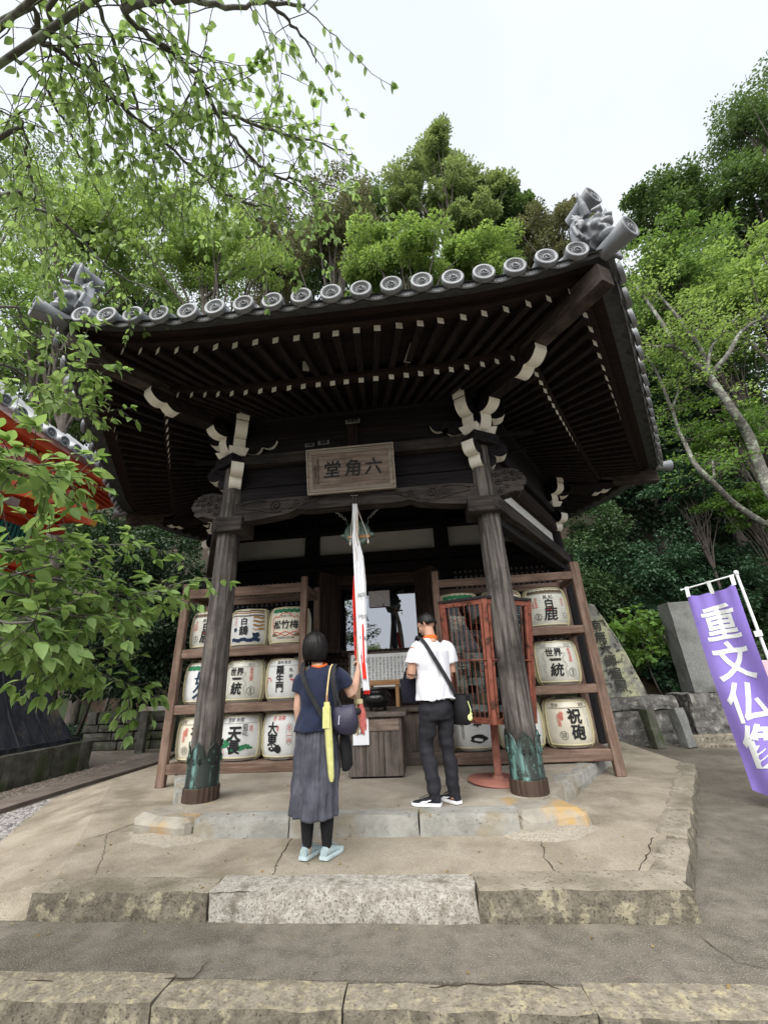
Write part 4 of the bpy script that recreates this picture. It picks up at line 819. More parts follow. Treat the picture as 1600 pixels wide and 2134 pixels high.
for r_, (ks, z) in enumerate(zip((('deer', 'crane', 'pine'), ('long', 'world', 'gate'), ('gun', 'mum', 'east')), ZL)):
    for c_, k in enumerate(ks): barrel(k, LX[c_], z, KIND[k][2]+', %s shelf beside skirt' % W8[r_], rnd.uniform(-.08, .08)+(.10 if c_ == 0 else 0))
for r_, (ks, z) in enumerate(zip((('pine', 'crane', 'deer'), ('gate', 'long', 'world'), ('blot', 'mum', 'gun')), ZRr)):
    for c_, k in enumerate(ks): barrel(k, RX[c_], z, KIND[k][2]+', %s shelf behind cage' % W8[r_], rnd.uniform(-.06, .06)-(.05 if c_ == 2 else 0))
# ---------------------------------------------------------------- red metal cage
cg = thing('fortune_cage', 'rusty red six-sided metal and glass cage on a post with round base', 'display cage', (1.47, .50, 0), (0, R(2.6), 0))
m_rust = M('red_rust_paint', (.165, .048, .032), (.25, .085, .058), scale=7, c3=(.06, .025, .017), c3s=9, c3t=(.52, .64), rough=.7, bump=.4, bscale=30); m_rust2 = M('faded_red_paint', (.30, .115, .088), (.36, .16, .125), scale=5, c3=(.22, .09, .065), c3s=6, c3t=(.58, .7), rough=.75, bump=.25)
mb = MB(); mb.lathe([(0, .0), (.335, .0), (.34, .012), (.33, .022), (.06, .03), (.06, .05), (.045, .055)], 36); mb.build('base_disc', m_rust2, cg)
mb = MB(); mb.tube([(0, 0, .05), (0, 0, .62)], .043, 16); mb.build('pole', m_rust2, cg)
CRr, CZ0, CZ1 = .50, .60, 1.90; CT = 1.20
HX = [Vector((math.cos(R(60*i-96))*CRr, math.sin(R(60*i-96))*CRr, 0)) for i in range(6)]
def taper(mb):
    mb.v = [(x*(1+(CT-1)*(z-CZ0)/(CZ1-CZ0)), y*(1+(CT-1)*(z-CZ0)/(CZ1-CZ0)), z) for x, y, z in mb.v]; return mb
mb = MB(); n6 = [h*1.02 for h in HX]; mb.loft([[h+Vector((0, 0, CZ0-.0)) for h in n6], [h+Vector((0, 0, CZ0+.02)) for h in n6]], 0, False); taper(mb).build('floor', m_rust, cg)
mb = MB(); mb.loft([[h*1.06+Vector((0, 0, CZ1)) for h in HX], [h*1.06+Vector((0, 0, CZ1+.03)) for h in HX], [h*.5+Vector((0, 0, CZ1+.07)) for h in HX]], 0, False); taper(mb).build('roof_plate', M('black_sheet', (.015, .014, .014), rough=.6), cg)
m_cglass = bpy.data.materials.new('cage_glass'); m_cglass.use_nodes = True
_t = m_cglass.node_tree; _tr = _t.nodes.new('ShaderNodeBsdfTransparent'); _tr.inputs[0].default_value = (.80, .83, .82, 1); _g = _t.nodes.new('ShaderNodeBsdfGlossy'); _g.inputs['Roughness'].default_value = .03; _m = _t.nodes.new('ShaderNodeMixShader'); _m.inputs[0].default_value = .05
_t.links.new(_tr.outputs[0], _m.inputs[1]); _t.links.new(_g.outputs[0], _m.inputs[2]); _t.links.new(_m.outputs[0], _t.nodes['Material Output'].inputs[0])
for i in range(6):
    a, b = HX[i], HX[(i+1) % 6]; d = (b-a).normalized(); nrm = Vector((d.y, -d.x, 0))
    mb = MB(); mb.obox(a+Vector((0, 0, (CZ0+CZ1)/2)), a.normalized()*.016, Vector((-a.y, a.x, 0)).normalized()*.022, (0, 0, (CZ1-CZ0)/2)); taper(mb).build('corner_post', m_rust, cg)
    mb = MB()
    for z in (CZ0+.035, CZ1-.03): mb.obox((a+b)/2+Vector((0, 0, z)), (b-a)*.47, nrm*.012, (0, 0, .026))
    for q in (.08, .92): mb.obox(a.lerp(b, q)+Vector((0, 0, (CZ0+CZ1)/2))+nrm*.002, d*.014, nrm*.011, (0, 0, (CZ1-CZ0)/2-.06))
    taper(mb).build('panel_frame', m_rust, cg)
    for j in range(1, 7):
        mb = MB(); p = a.lerp(b, .08+.84*j/7)+nrm*.012; mb.tube([p+Vector((0, 0, CZ0+.05)), p+Vector((0, 0, CZ1-.05))], .004, 6); taper(mb).build('rod', m_rust, cg)
    mb = MB(); mb.tube([a.lerp(b, .04)+Vector((0, 0, 1.24))+nrm*.02, b.lerp(a, .04)+Vector((0, 0, 1.24))+nrm*.02], .008, 6); taper(mb).build('mid_rail', m_rust, cg)
    mb = MB(); mb.obox((a+b)/2+Vector((0, 0, (CZ0+CZ1)/2))-nrm*.012, (b-a)*.42, nrm*.002, (0, 0, (CZ1-CZ0)/2-.06)); taper(mb).build('pane', m_cglass, cg)
mb = MB(); mb.tube([(0, 0, CZ0+.02), (0, 0, CZ1)], .06, 12); mb.build('inner_pole', M('black_sheet', (.015, .014, .014)), cg)
g_ = random.Random(9)
for z in (.78, 1.06, 1.36, 1.64):
    mb = MB(); mb.lathe([(.33, z), (.34, z+.012), (.065, z+.012), (.065, z)], 12, cap=False, sm=False); mb.build('shelf', wood('brown', 'x'), cg)
    for j in range(5): a = j*1.2566+z*7; mb = MB(); h = g_.uniform(.10, .19); mb.obox((math.cos(a)*.2, math.sin(a)*.2, z+.013+h/2), (.05, .01, 0), (-.01, .05, 0), (0, 0, h/2)); mb.build('charm_box', [(wood('brown', 'z'), M('drab_tan', (.14, .10, .06)), M('drab_green', (.04, .05, .04)))[j % 3]], cg)
# ---------------------------------------------------------------- terrain behind
def hill(x, y):
    y0 = 6.9 if x > -3 else 6.9+.9*min(5, (-3-x))
    d = y-y0
    if d <= 0: return -.31
    return .75+min(d*.85, 26)+.25*noise.noise(Vector((x*.35, y*.35, 0)))
m_soil = M('leaf_litter_soil', (.018, .013, .009), (.055, .038, .024), scale=7, c3=(.022, .035, .012), c3s=1.2, c3t=(.5, .6), bump=1, bscale=25, obj_off=False)
X = np.linspace(-40, 45, 90); Yv = np.concatenate([np.linspace(6.88, 20, 40), np.linspace(21, 70, 25)])
V = np.array([(x, y if (x > -3 or j > 0) else y, hill(x, y) if j > 0 else -.45) for j, y in enumerate(Yv) for x in X]); nx_ = len(X)
F = np.array([(j*nx_+i, j*nx_+i+1, (j+1)*nx_+i+1, (j+1)*nx_+i) for j in range(len(Yv)-1) for i in range(nx_-1)])
hl = put('hillside', np_mesh('hillside', V, F, m_soil, True)); tag(hl, 'steep dark wooded hillside behind the hall', kind='structure')
# ---------------------------------------------------------------- stone walls
m_wall = M('mossy_wall_stone', (.05, .05, .042), (.115, .11, .095), scale=6, c3=(.05, .065, .03), c3s=2, c3t=(.5, .62), bump=1, bscale=20)
def stone_wall(label, x0, x1, y, z0, z1, h0, seed, lean=.15):
    t = thing('stone_wall', label, 'wall', ((x0+x1)/2, y, z0)); g = random.Random(seed); z = 0; W_ = x1-x0; c = 0
    while z < z1-z0-.03:
        h = min(g.uniform(h0*.7, h0*1.4), z1-z0-z); x = -W_/2-g.uniform(0, .2)
        while x < W_/2:
            l = g.uniform(h0*1.2, h0*3.2); rock('stone', x+.008, min(x+l, W_/2+.1)-.008, lean*z+g.uniform(-.03, .02), .35+lean*z, z+.006, z+h-.006, m_wall, t, cuts=3, amp=.018, sc=4, seed=g.uniform(0, 99), rnd_edge=.03, rz=g.uniform(-.03, .03)); x += l; c += 1
        z += h
    mb = MB(); mb.box(-W_/2, W_/2, .12, .5, 0, z1-z0-.05); mb.build('core', m_soil, t)
    return t
stone_wall('low mossy dry-stone wall at the foot of the hill behind the stone monuments', 3.2, 9.6, 6.45, -.31, .95, .17, 5)
stone_wall('dark stacked stone wall at the foot of the wooded slope beside the bell tower', -8.4, -4.6, 6.3, -.31, .62, .26, 8, .05)
cs = thing('stone_rail', 'grey stone coping rail on the wall behind the left barrel rack', 'rail', (-5.6, 5.75, -.31))
mb = MB(); mb.box(-.9, .9, -.08, .08, .92, 1.02); mb.build('coping', m_blue, cs, bevel=.01)
for x in (-.75, 0, .75): mb = MB(); mb.box(x-.1, x+.1, -.07, .07, 0, .918); mb.build('post', m_wall, cs, bevel=.015)
# ---------------------------------------------------------------- stone monuments
m_mon = M('lichened_monument', (.15, .15, .135), (.26, .26, .23), scale=5, c3=(.40, .405, .26), c3s=3, c3t=(.44, .58), c4=(.05, .05, .045), c4s=9, c4t=(.55, .65), bump=1, bscale=14)
m_mon2 = M('grey_granite', (.14, .145, .14), (.21, .215, .21), scale=30, c3=(.10, .10, .09), c3s=2, c3t=(.5, .7), bump=.5, bscale=50)
m_mon3 = M('rough_hewn_granite', (.065, .062, .058), (.17, .165, .155), scale=8, c3=(.26, .25, .235), c3s=9, c3t=(.55, .62), bump=1, bscale=15)
mo = thing('stone_monument', 'tall pointed lichen-covered stone with carved characters on a rough base', 'monument', (4.75, 4.75, -.31))
rock('base', -.72, .78, -.15, .55, 0, .62, m_mon3, mo, cuts=12, amp=.03, seed=3); rock('slab', -.66, .84, -.22, .6, .62, .86, m_mon3, mo, cuts=12, amp=.03, seed=8)
out = [(-.62, .84), (.46, .84), (.40, 1.15), (.30, 1.5), (.18, 1.85), (.03, 2.25), (-.10, 2.62), (-.16, 2.78), (-.25, 2.80), (-.34, 2.70), (-.42, 2.45), (-.46, 2.1), (-.53, 1.6), (-.58, 1.2)]
mb = MB(); rings = []
for w_, k in ((-.17, .93), (-.12, .99), (.0, 1.0), (.12, .98), (.17, .9)):
    rings.append([((x+.08)*k-.08, .2+w_, .84+(z-.84)*k) for x, z in out])
mb.loft(rings, 0, False); me = mb.mesh('stone', m_mon); bm = bmesh.new(); bm.from_mesh(me); bmesh.ops.triangulate(bm, faces=bm.faces[:]); bmesh.ops.subdivide_edges(bm, edges=bm.edges[:], cuts=2, use_grid_fill=True); bm.to_mesh(me); bm.free(); disp(me, .05, 3.2); put('stone', me, mo)
mb = MB()
for i, ch in enumerate('南無大師遍照'): text_mb(mb, ch, .25, (-.28+.045*i, -.013, 2.28-i*.245), (1, 0, 0), (0, 0, 1), 0, .006)
mb.build('carving', M('carved_shadow', (.045, .046, .04)), mo)
for i, x in enumerate((.10, .62)):
    p = thing('stone_post', ('mossy dark' if i == 0 else 'grey granite')+' short square stone post before the pointed monument', 'post', (4.75+x+.02, 4.20-.02*i, -.30), (R(-6), 0, .3), 'stone posts before the monument')
    rock('shaft', -.10, .10, -.10, .10, 0, .66, m_mon2 if i else m_wall, p, cuts=5, amp=.010, seed=i)
st = thing('granite_pillar', 'tall square grey granite pillar on a rough block beside the purple banner', 'monument', (6.62, 5.35, -.31))
rock('base', -.55, .58, -.35, .6, .0, .85, m_mon3, st, cuts=12, amp=.03, seed=4); rock('pillar', -.24, .27, -.05, .45, .85, 2.78, m_mon2, st, cuts=8, amp=.006, seed=5, rnd_edge=.015)
for i, (a, b, y0, y1, z1) in enumerate(((5.55, 7.4, 4.45, 4.75, .16), (5.5, 6.3, 4.1, 4.35, .08))): tag(rock('stone_step', a, b, y0, y1, -.31, -.31+z1, m_step, None, cuts=10, amp=.012, seed=i+2), 'flat %s kerb stone before the granite pillar' % ('upper' if i == 0 else 'lower'), 'kerb')
gg = random.Random(12)
# ---------------------------------------------------------------- banner
A = on_y(1530, 1200, .2); B = on_y(1425, 1228, .56); ban = thing('banner', 'purple vertical banner with white characters on a white pole', 'banner', (A.x, A.y, -.30))
O = Vector((A.x, A.y, -.30)); ux = (B-A); m_pole = M('white_pole', (.72, .75, .74), rough=.35, spec=.5)
mb = MB(); mb.tube([(0.03, 0, 0), (.03, 0, A.z+.36)], .016, 12); mb.build('pole', m_pole, ban)
mb = MB(); mb.lathe([(.10, 0), (.10, .05), (.17, .06), (.17, 0)][::-1], 20, (0.03, 0, .0)); mb.build('base', m_mon2, ban)
mb = MB(); mb.tube([A-O+Vector((.05, 0, .02)), B-O+ux*.06], .009, 10); mb.lathe([(0, -.025), (.024, -.015), (.024, .02), (0, .03)], 12, A-O+Vector((.03, 0, .03))); mb.lathe([(0, -.016), (.014, 0), (0, .016)], 10, B-O+ux*.06); mb.build('crossbar', m_pole, ban)
m_purp = M('purple_cloth', (.215, .155, .50), (.255, .19, .56), scale=3, rough=.9, sheen=.2); nu, nv = 16, 30; G = []
ux2 = Vector((ux.x, ux.y, 0)); nrm = Vector((ux2.y, -ux2.x, 0)).normalized()
if nrm.y > 0: nrm = -nrm
def BP(u, v, off=0):
    top = (A-O)+ux*u+Vector((0, 0, -.075-.05*math.sin(u*math.pi)*(1+.3*math.sin(u*9))))
    w_ = .030*math.sin(v*5+u*6)*min(1, v*2)+.022*math.sin(u*9+v*3)+.018*math.sin(u*22)*max(0, 1-v*6)
    return top+Vector((0, 0, -2.05*v))+nrm*(w_+off)+ux*(.02*math.sin(v*4))
mb = MB(); mb.loft([[BP(.04+.94*i/nu, j/nv) for i in range(nu+1)] for j in range(nv+1)], 0, True, False, False); mb.build('cloth', m_purp, ban)
for u in (.05, .5, .94): mb = MB(); a = BP(u, .01, .004); b = (A-O)+ux*u+Vector((0, 0, .02)); mb.obox((a+b)/2, (b-a)/2, ux.normalized()*.02, nrm*.004); mb.build('loop', m_pole, ban)
mb = MB(); mb.obox(BP(.0, .28)+Vector((.04, 0, 0)), (0, 0, .03), ux.normalized()*.035, nrm*.006); mb.build('pole_loop', m_pole, ban)
for i, ch in enumerate('重文仏像'):
    mb = MB()
    me = text_bm(ch, .42, .009); bm = bmesh.new(); bm.from_mesh(me)
    for k in range(-6, 7): bmesh.ops.bisect_plane(bm, geom=bm.verts[:]+bm.edges[:]+bm.faces[:], plane_co=(k*.035, 0, 0), plane_no=(1, 0, 0)); bmesh.ops.bisect_plane(bm, geom=bm.verts[:]+bm.edges[:]+bm.faces[:], plane_co=(0, k*.04, 0), plane_no=(0, 1, 0))
    L = ux.length; vs = [BP(.52-v.co.x*.82/L, .185+i*.205-v.co.y/2.05, .006) for v in bm.verts]; bm.verts.index_update(); mb.add(vs, [[v.index for v in f.verts] for f in bm.faces]); bm.free(); mb.build('character', m_pole, ban)
pk = thing('pink_sign', 'pale pink sign board standing behind the purple banner pole', 'sign', on_y(1625, 1420, 1.6)-Vector((0, 0, 1.35)))
mb = MB(); mb.box(-.2, .25, -.015, .015, 1.1, 1.62); mb.build('panel', M('pink_board', (.62, .40, .45), rough=.5), pk, bevel=.02); mb = MB(); mb.box(-.03, .03, 0.016, .05, 0, 1.5); mb.build('post', m_pole, pk)
# ---------------------------------------------------------------- bell tower on the left
bt = thing('bell_tower', 'vermilion bell tower with flared black board skirt and grey tiled roof', 'bell tower', (-8.4, 1.5, -.31)); TO = Vector((-8.4, 1.5, -.31))
m_verm = M('vermilion', (.42, .055, .018), (.52, .085, .03), scale=4, c3=(.30, .04, .018), c3s=2, c3t=(.5, .75), rough=.6, bump=.1); m_verm2 = M('ochre_tip', (.60, .30, .05), (.66, .38, .08), scale=4)
m_black = M('black_boards', (.012, .014, .020), (.035, .038, .048), scale=9, stretch=(1, 1, .08), c3=(.09, .08, .062), c3s=2.5, c3t=(.58, .72), rough=.7, bump=.4, bscale=30)
for i in range(5): rock('plinth_stone', 2.0, 2.32, -2.3+i*.93, -1.38+i*.93, 0, .52, m_wall, bt, cuts=6, amp=.012, seed=i); rock('plinth_stone', -2.3+i*.93, -1.38+i*.93, 2.02, 2.30, 0, .52, m_wall, bt, cuts=6, amp=.012, seed=i+9)
mb = MB(); mb.box(-2.0, 2.0, -2.3, 2.0, 0, .5); mb.build('plinth_core', m_wall, bt); mb = MB(); mb.box(-2.12, 2.16, -2.2, 2.16, .51, .60); mb.build('sill', m_black, bt)
def skirt(v): h = 1.42+.66*(1-v)**2.2; return h
for face in range(2):
    for i in range(14):
        u0, u1 = -1+2*i/14, -1+2*(i+1)/14; mb = MB(); n = 6
        for q in (0,):
            P = []
            for j in range(n+1):
                v = j/n; h = skirt(v); z = .60+2.6*v
                for u in (u0+.004, u1-.004):
                    for dpt in (0, -.03): a = (h+dpt, u*h) if face == 0 else (u*h, h+dpt); P.append((*a, z))
            k = 4; fs = []
            for j in range(n):
                o_ = j*k; fs += [(o_, o_+2, o_+6, o_+4), (o_+1, o_+5, o_+7, o_+3), (o_, o_+4, o_+5, o_+1), (o_+2, o_+3, o_+7, o_+6)]
            mb.add(P, fs)
        mb.build('board', m_black, bt)
        if i % 2 == 0:
            mb = MB(); mb.tube([((skirt(j/6)+.012, u0*skirt(j/6), .6+2.6*j/6) if face == 0 else (u0*skirt(j/6), skirt(j/6)+.012, .6+2.6*j/6)) for j in range(7)], .022, 5); mb.build('batten', m_black, bt)
tbox(bt, 'balcony', -1.75, 1.75, -1.75, 1.75, 3.2, 3.36, m_verm); tbox(bt, 'wall', -1.15, 1.15, -1.15, 1.15, 3.36, 5.6, m_verm)
m_lat = M('green_lattice', (.03, .16, .15))
for i in range(9): tbox(bt, 'lattice_bar', 1.16, 1.19, -.02+i*.09, .02+i*.09, 3.9, 4.6, m_lat, 0)
tbox(bt, 'window_back', 1.152, 1.158, -.05, .78, 3.9, 4.6, M('dark_gap', (.02, .02, .02)), 0)
for y in (-1.15, -.2, .95): tbox(bt, 'pillar', 1.05, 1.27, y-.11, y+.11, 3.36, 5.6, m_verm)
for z in (3.75, 4.72, 5.2): tbox(bt, 'tie_beam', 1.03, 1.30, -1.45, 1.45, z, z+.15, m_verm)
mb = MB()
for y in (-1.0, -.2, .6, 1.25):
    mb = MB()
    for j in range(3): mb.obox((1.35+.18*j, y, 4.98+.14*j), (.26+.06*j, 0, 0), (0, .07, 0), (0, 0, .06), 0, 1)
    mb.build('bracket', [m_verm, m_verm2], bt); mb = MB(); mb.obox((1.62, y, 5.0), (.52, 0, -.14), (0, .075, 0), (.02, 0, .07), 0, 1); mb.build('tail_rafter', [m_verm, m_verm2], bt)
for i, y in enumerate((-.6, .2, .95)): tbox(bt, 'white_panel', 1.155, 1.165, y-.2, y+.2, 4.92, 5.12, m_plaster, 0)
def teave(y): return .42*max(0, (abs(y)-.8)/1.9)**2
for face in range(2):
    rot = 0 if face == 0 else math.pi/2
    def TP(o_, y, z): return (o_, y, z) if face == 0 else (-y, o_, z)
    for i in range(34):
        y = -2.3+4.6*i/33; mb = MB(); a = Vector(TP(1.1, y*.8, 6.1)); b = Vector(TP(2.18, y, 5.64+teave(y)*.95)); mb.obox((a+b)/2, (b-a)/2, Vector(TP(0, .032, 0)), (0, 0, .04), 0, 1); mb.build('rafter', [m_verm, m_verm2], bt)
    G = [[TP(o_, y/2.35*(o_+.1 if o_ > 1.5 else o_*1.0+.2), z+teave(y)*(o_/2.35)) for y in [-2.35+4.7*i/16 for i in range(17)]] for o_, z in ((1.0, 6.2), (2.28, 5.72))]
    mb = MB(); mb.loft(G, 0, False, False, False); mb.build('soffit', m_verm, bt)
    mb = MB(); mb.loft([[Vector(TP(o_, y, z+teave(y))) for o_, z in ((2.18, 5.70), (2.36, 5.69), (2.37, 5.84), (2.18, 5.85))] for y in [-2.4+4.8*i/16 for i in range(17)]], 0, False); mb.build('eave_board', m_verm, bt)
    G = [[TP(o_, y*(1 if o_ > 2 else o_/2.4), z+teave(y)*(o_/2.4)**2) for y in [-2.5+5*i/16 for i in range(17)]] for o_, z in ((2.52, 5.86), (1.8, 6.3), (1.0, 7.0), (.1, 8.0))]
    mb = MB(); mb.loft(G, 0, True, False, False); mb.build('tile_slope', M('pale_roof_tile', (.28, .29, .30), (.38, .39, .40), scale=5, rough=.5, spec=.5), bt)
    for i in range(17):
        y = -2.4+4.8*i/16; o = put('round_tile_cap', CAPM, bt, TP(2.55, y, 5.93+teave(y)), (0, 0, math.pi/2 if face == 0 else math.pi))
        mb = MB(); mb.tube([TP(2.5, y, 5.95+teave(y)), TP(1.8, y*.78, 6.36), TP(1.0, y*.45, 7.05)], .085, 7); mb.build('tile_row', _mats['pale_roof_tile'], bt)
# kerb strip and gravel on the left
kb = slab('path_strip', [(-5.35, -3), (-4.78, -3), (-4.86, 2.3), (-4.78, 4.2), (-5.15, 5.4), (-5.6, 5.2), (-5.3, 2.5)], -.31, -.245, M('brown_path', (.12, .10, .085), (.18, .15, .13), scale=5, bump=.5, bscale=40, obj_off=False)); tag(kb, 'narrow brown path strip beside the gravel', kind='structure')
def in_poly(p, poly):
    c = False
    for i in range(len(poly)):
        (x1, y1), (x2, y2) = poly[i], poly[i-1]
        if (y1 > p[1]) != (y2 > p[1]) and p[0] < (x2-x1)*(p[1]-y1)/(y2-y1)+x1: c = not c
    return c
def gravel(label, poly, n, s0, s1, z, mat, seed):
    g = np.random.default_rng(seed); xs_ = [p[0] for p in poly]; ys_ = [p[1] for p in poly]; P = []
    while len(P) < n:
        p = (g.uniform(min(xs_), max(xs_)), g.uniform(min(ys_), max(ys_)))
        if in_poly(p, poly): P.append(p)
    P = np.array(P); base = np.array([(1, 0, 0), (0, 1, 0), (-1, 0, 0), (0, -1, 0), (0, 0, .7), (.6, .6, .35), (-.6, -.5, .35)])[:5]; FF = np.array([(0, 1, 4), (1, 2, 4), (2, 3, 4), (3, 0, 4)])
    s = g.uniform(s0, s1, (n, 1, 1)); a = g.uniform(0, 6.28, n); ca, sa = np.cos(a), np.sin(a); el = g.uniform(.6, 1.4, (n, 1))
    B_ = base[None]*s*g.uniform(.7, 1.3, (n, 5, 1)); x = B_[..., 0]*el; y = B_[..., 1]
    V = np.stack([x*ca[:, None]-y*sa[:, None]+P[:, :1], x*sa[:, None]+y*ca[:, None]+P[:, 1:2], B_[..., 2]+z], -1).reshape(-1, 3)
    F = (FF[None]+(np.arange(n)*5)[:, None, None]).reshape(-1, 3); o = put('gravel', np_mesh('gravel', V, F, mat)); tag(o, label, kind='stuff'); return o
m_grav = M('gravel_stone', (.11, .105, .105), (.36, .34, .33), scale=18, rough=.9, obj_off=False, detail=1)
gravel('loose grey gravel bed beside the sloped concrete', [(-4.76, 2.0), (-4.7, -2.9), (-3.1, -2.9), (-2.72, -1.9), (-3.6, -.2), (-4.3, .95)], 14000, .010, .026, -.30, m_grav, 1)
gravel('brownish gravel strip along the bell tower plinth', [(-6.0, -2), (-5.4, -2), (-5.35, 2.5), (-5.7, 5.6), (-6.1, 5.6)], 5000, .010, .024, -.30, M('gravel_brown', (.10, .085, .07), (.26, .22, .19), scale=18, obj_off=False, detail=1), 2)
gravel('dark pebbles around the granite pillar', [(5.6, 4.78), (7.4, 4.78), (7.4, 5.6), (5.6, 5.4)], 1500, .02, .045, -.28, M('pebble_dark', (.05, .05, .055), (.12, .12, .125), scale=18, obj_off=False, detail=1), 3)
# ---------------------------------------------------------------- lamp pole behind the camera (seen in the window glass)
lp = thing('lamp_pole', 'dark wooden pole with round lamp reflected in the window glass', 'lamp post', (0, 0, 0))
vp = on_y(822, 1330, 2*WY+10.5); px_, py_ = vp.x, -10.5
lp.location = (px_, py_, -.47)
mb = MB(); mb.tube([(0, 0, 0), (0, 0, 6.6)], [.16, .13], 14); mb.build('pole', wood('dark', 'z'), lp); mb = MB(); mb.tube([(-.55, 0, 0), (-.08, 0, 4.2)], .06, 8); mb.build('brace', wood('grey', 'z'), lp)
mb = MB(); vl = on_y(830, 1262, 2*WY+10.5); mb.lathe([(0, -.42), (.3, -.3), (.42, 0), (.3, .3), (0, .42)], 20, (0, 0, vl.z+.47)); mb.build('lamp_head', M('dark_lamp', (.02, .02, .022), rough=.5), lp)
# ---------------------------------------------------------------- foliage
def leafmat(name, c1, c2, tr=.35, gloss=.06, noise_s=.5):
    if name in _mats: return _mats[name]
    m = bpy.data.materials.new(name); m.use_nodes = True; t = m.node_tree; N = t.nodes; Lk = t.links.new; N.remove(N['Principled BSDF'])
    ge = N.new('ShaderNodeNewGeometry'); co = N.new('ShaderNodeTexCoord'); nz = N.new('ShaderNodeTexNoise'); nz.inputs['Scale'].default_value = noise_s; nz.inputs['Detail'].default_value = 3; Lk(co.outputs['Object'], nz.inputs['Vector'])
    oi = N.new('ShaderNodeObjectInfo')
    ad = N.new('ShaderNodeMath'); ad.operation = 'MULTIPLY_ADD'; Lk(ge.outputs['Random Per Island'], ad.inputs[0]); ad.inputs[1].default_value = .55; Lk(nz.outputs['Fac'], ad.inputs[2])
    ad2 = N.new('ShaderNodeMath'); ad2.operation = 'MULTIPLY_ADD'; Lk(oi.outputs['Random'], ad2.inputs[0]); ad2.inputs[1].default_value = .2; Lk(ad.outputs[0], ad2.inputs[2])
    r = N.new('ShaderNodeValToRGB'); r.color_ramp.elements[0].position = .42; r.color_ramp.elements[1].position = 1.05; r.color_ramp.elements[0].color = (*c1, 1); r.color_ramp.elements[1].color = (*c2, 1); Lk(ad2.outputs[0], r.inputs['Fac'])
    d = N.new('ShaderNodeBsdfPrincipled'); d.inputs['Roughness'].default_value = .5; d.inputs['Specular IOR Level'].default_value = gloss*5; tl = N.new('ShaderNodeBsdfTranslucent'); mx_ = N.new('ShaderNodeMixShader'); mx_.inputs[0].default_value = tr
    hs = N.new('ShaderNodeHueSaturation'); hs.inputs['Hue'].default_value = .485; hs.inputs['Saturation'].default_value = 1.1; hs.inputs['Value'].default_value = 1.5; Lk(r.outputs['Color'], hs.inputs['Color'])
    Lk(r.outputs['Color'], d.inputs['Base Color']); Lk(hs.outputs['Color'], tl.inputs['Color']); Lk(d.outputs[0], mx_.inputs[1]); Lk(tl.outputs[0], mx_.inputs[2]); Lk(mx_.outputs[0], N['Material Output'].inputs[0])
    _mats[name] = m; return m
def leaf_np(P, A, S, rng, wide=.3, fold=.12):
    """P base points, A axes (unit), S lengths -> folded two-triangle leaves."""
    n = len(P); U = rng.normal(size=(n, 3)); U[:, 2] = np.abs(U[:, 2])+.6
    B = np.cross(A, U); B /= np.linalg.norm(B, axis=1)[:, None]+1e-9; Nn = np.cross(B, A); S = S[:, None]
    V = np.stack([P, P+A*S*.42+B*S*wide-Nn*S*fold*0+Nn*S*fold, P+A*S-Nn*S*.10, P+A*S*.42-B*S*wide+Nn*S*fold], 1).reshape(-1, 3)
    F = (np.array([(0, 1, 2), (0, 2, 3)])[None]+(np.arange(n)*4)[:, None, None]).reshape(-1, 3); return V, F
def crown_np(c, r, n_cl, n_leaf, size, rng, cl_r=.3, shell=.55, droop=.25, flat=.75):
    """leaf clumps spread through an ellipsoid."""
    d = rng.normal(size=(n_cl, 3)); d /= np.linalg.norm(d, axis=1)[:, None]; rad = rng.uniform(0, 1, n_cl)**shell
    C = np.array(c)+d*rad[:, None]*np.array(r)*(1+rng.normal(0, .08, (n_cl, 1))); rc = cl_r*min(r)*rng.uniform(.55, 1.35, n_cl)
    idx = rng.integers(0, n_cl, n_leaf); q = rng.normal(size=(n_leaf, 3)); q /= np.linalg.norm(q, axis=1)[:, None]; rr = rng.uniform(0, 1, n_leaf)**.45
    P = C[idx]+q*np.stack([np.ones(n_leaf), np.ones(n_leaf), np.full(n_leaf, flat)], 1)*(rc[idx]*rr)[:, None]
    A = q*np.array([1, 1, .5])+rng.normal(0, .45, (n_leaf, 3)); A[:, 2] -= droop; A /= np.linalg.norm(A, axis=1)[:, None]
    V, F = leaf_np(P, A, size*rng.uniform(.65, 1.3, n_leaf), rng); return V, F, C
def limbs(mb, base, C, r0, rng, n=10, r1=.03):
    """trunk from base towards the crown and limbs to some of its clumps."""
    base = Vector(base); cc = Vector(C.mean(axis=0)); top = base.lerp(cc, .95); mid = base.lerp(cc, .5)+Vector((rng.normal(0, .35), rng.normal(0, .35), 0)); pts = []
    for i in range(9):
        t = i/8; pts.append((base*(1-t)*(1-t)+mid*2*t*(1-t)+top*t*t))
    mb.tube(pts, [r0*(1-.7*i/8) for i in range(9)], 8)
    for i in rng.choice(len(C), min(n, len(C)), replace=False):
        t = rng.uniform(.5, .95); a = pts[int(t*8)]; b = Vector(C[i]); m_ = a.lerp(b, .5)+Vector((0, 0, abs(rng.normal(0, .12))*(b-a).length)); mb.tube([a, a.lerp(m_, .5)+Vector(rng.normal(0, .05, 3)), m_, m_.lerp(b, .5)+Vector(rng.normal(0, .06, 3)), b], [r0*.35, r0*.28, r0*.2, r0*.12, r1*.5], 5)
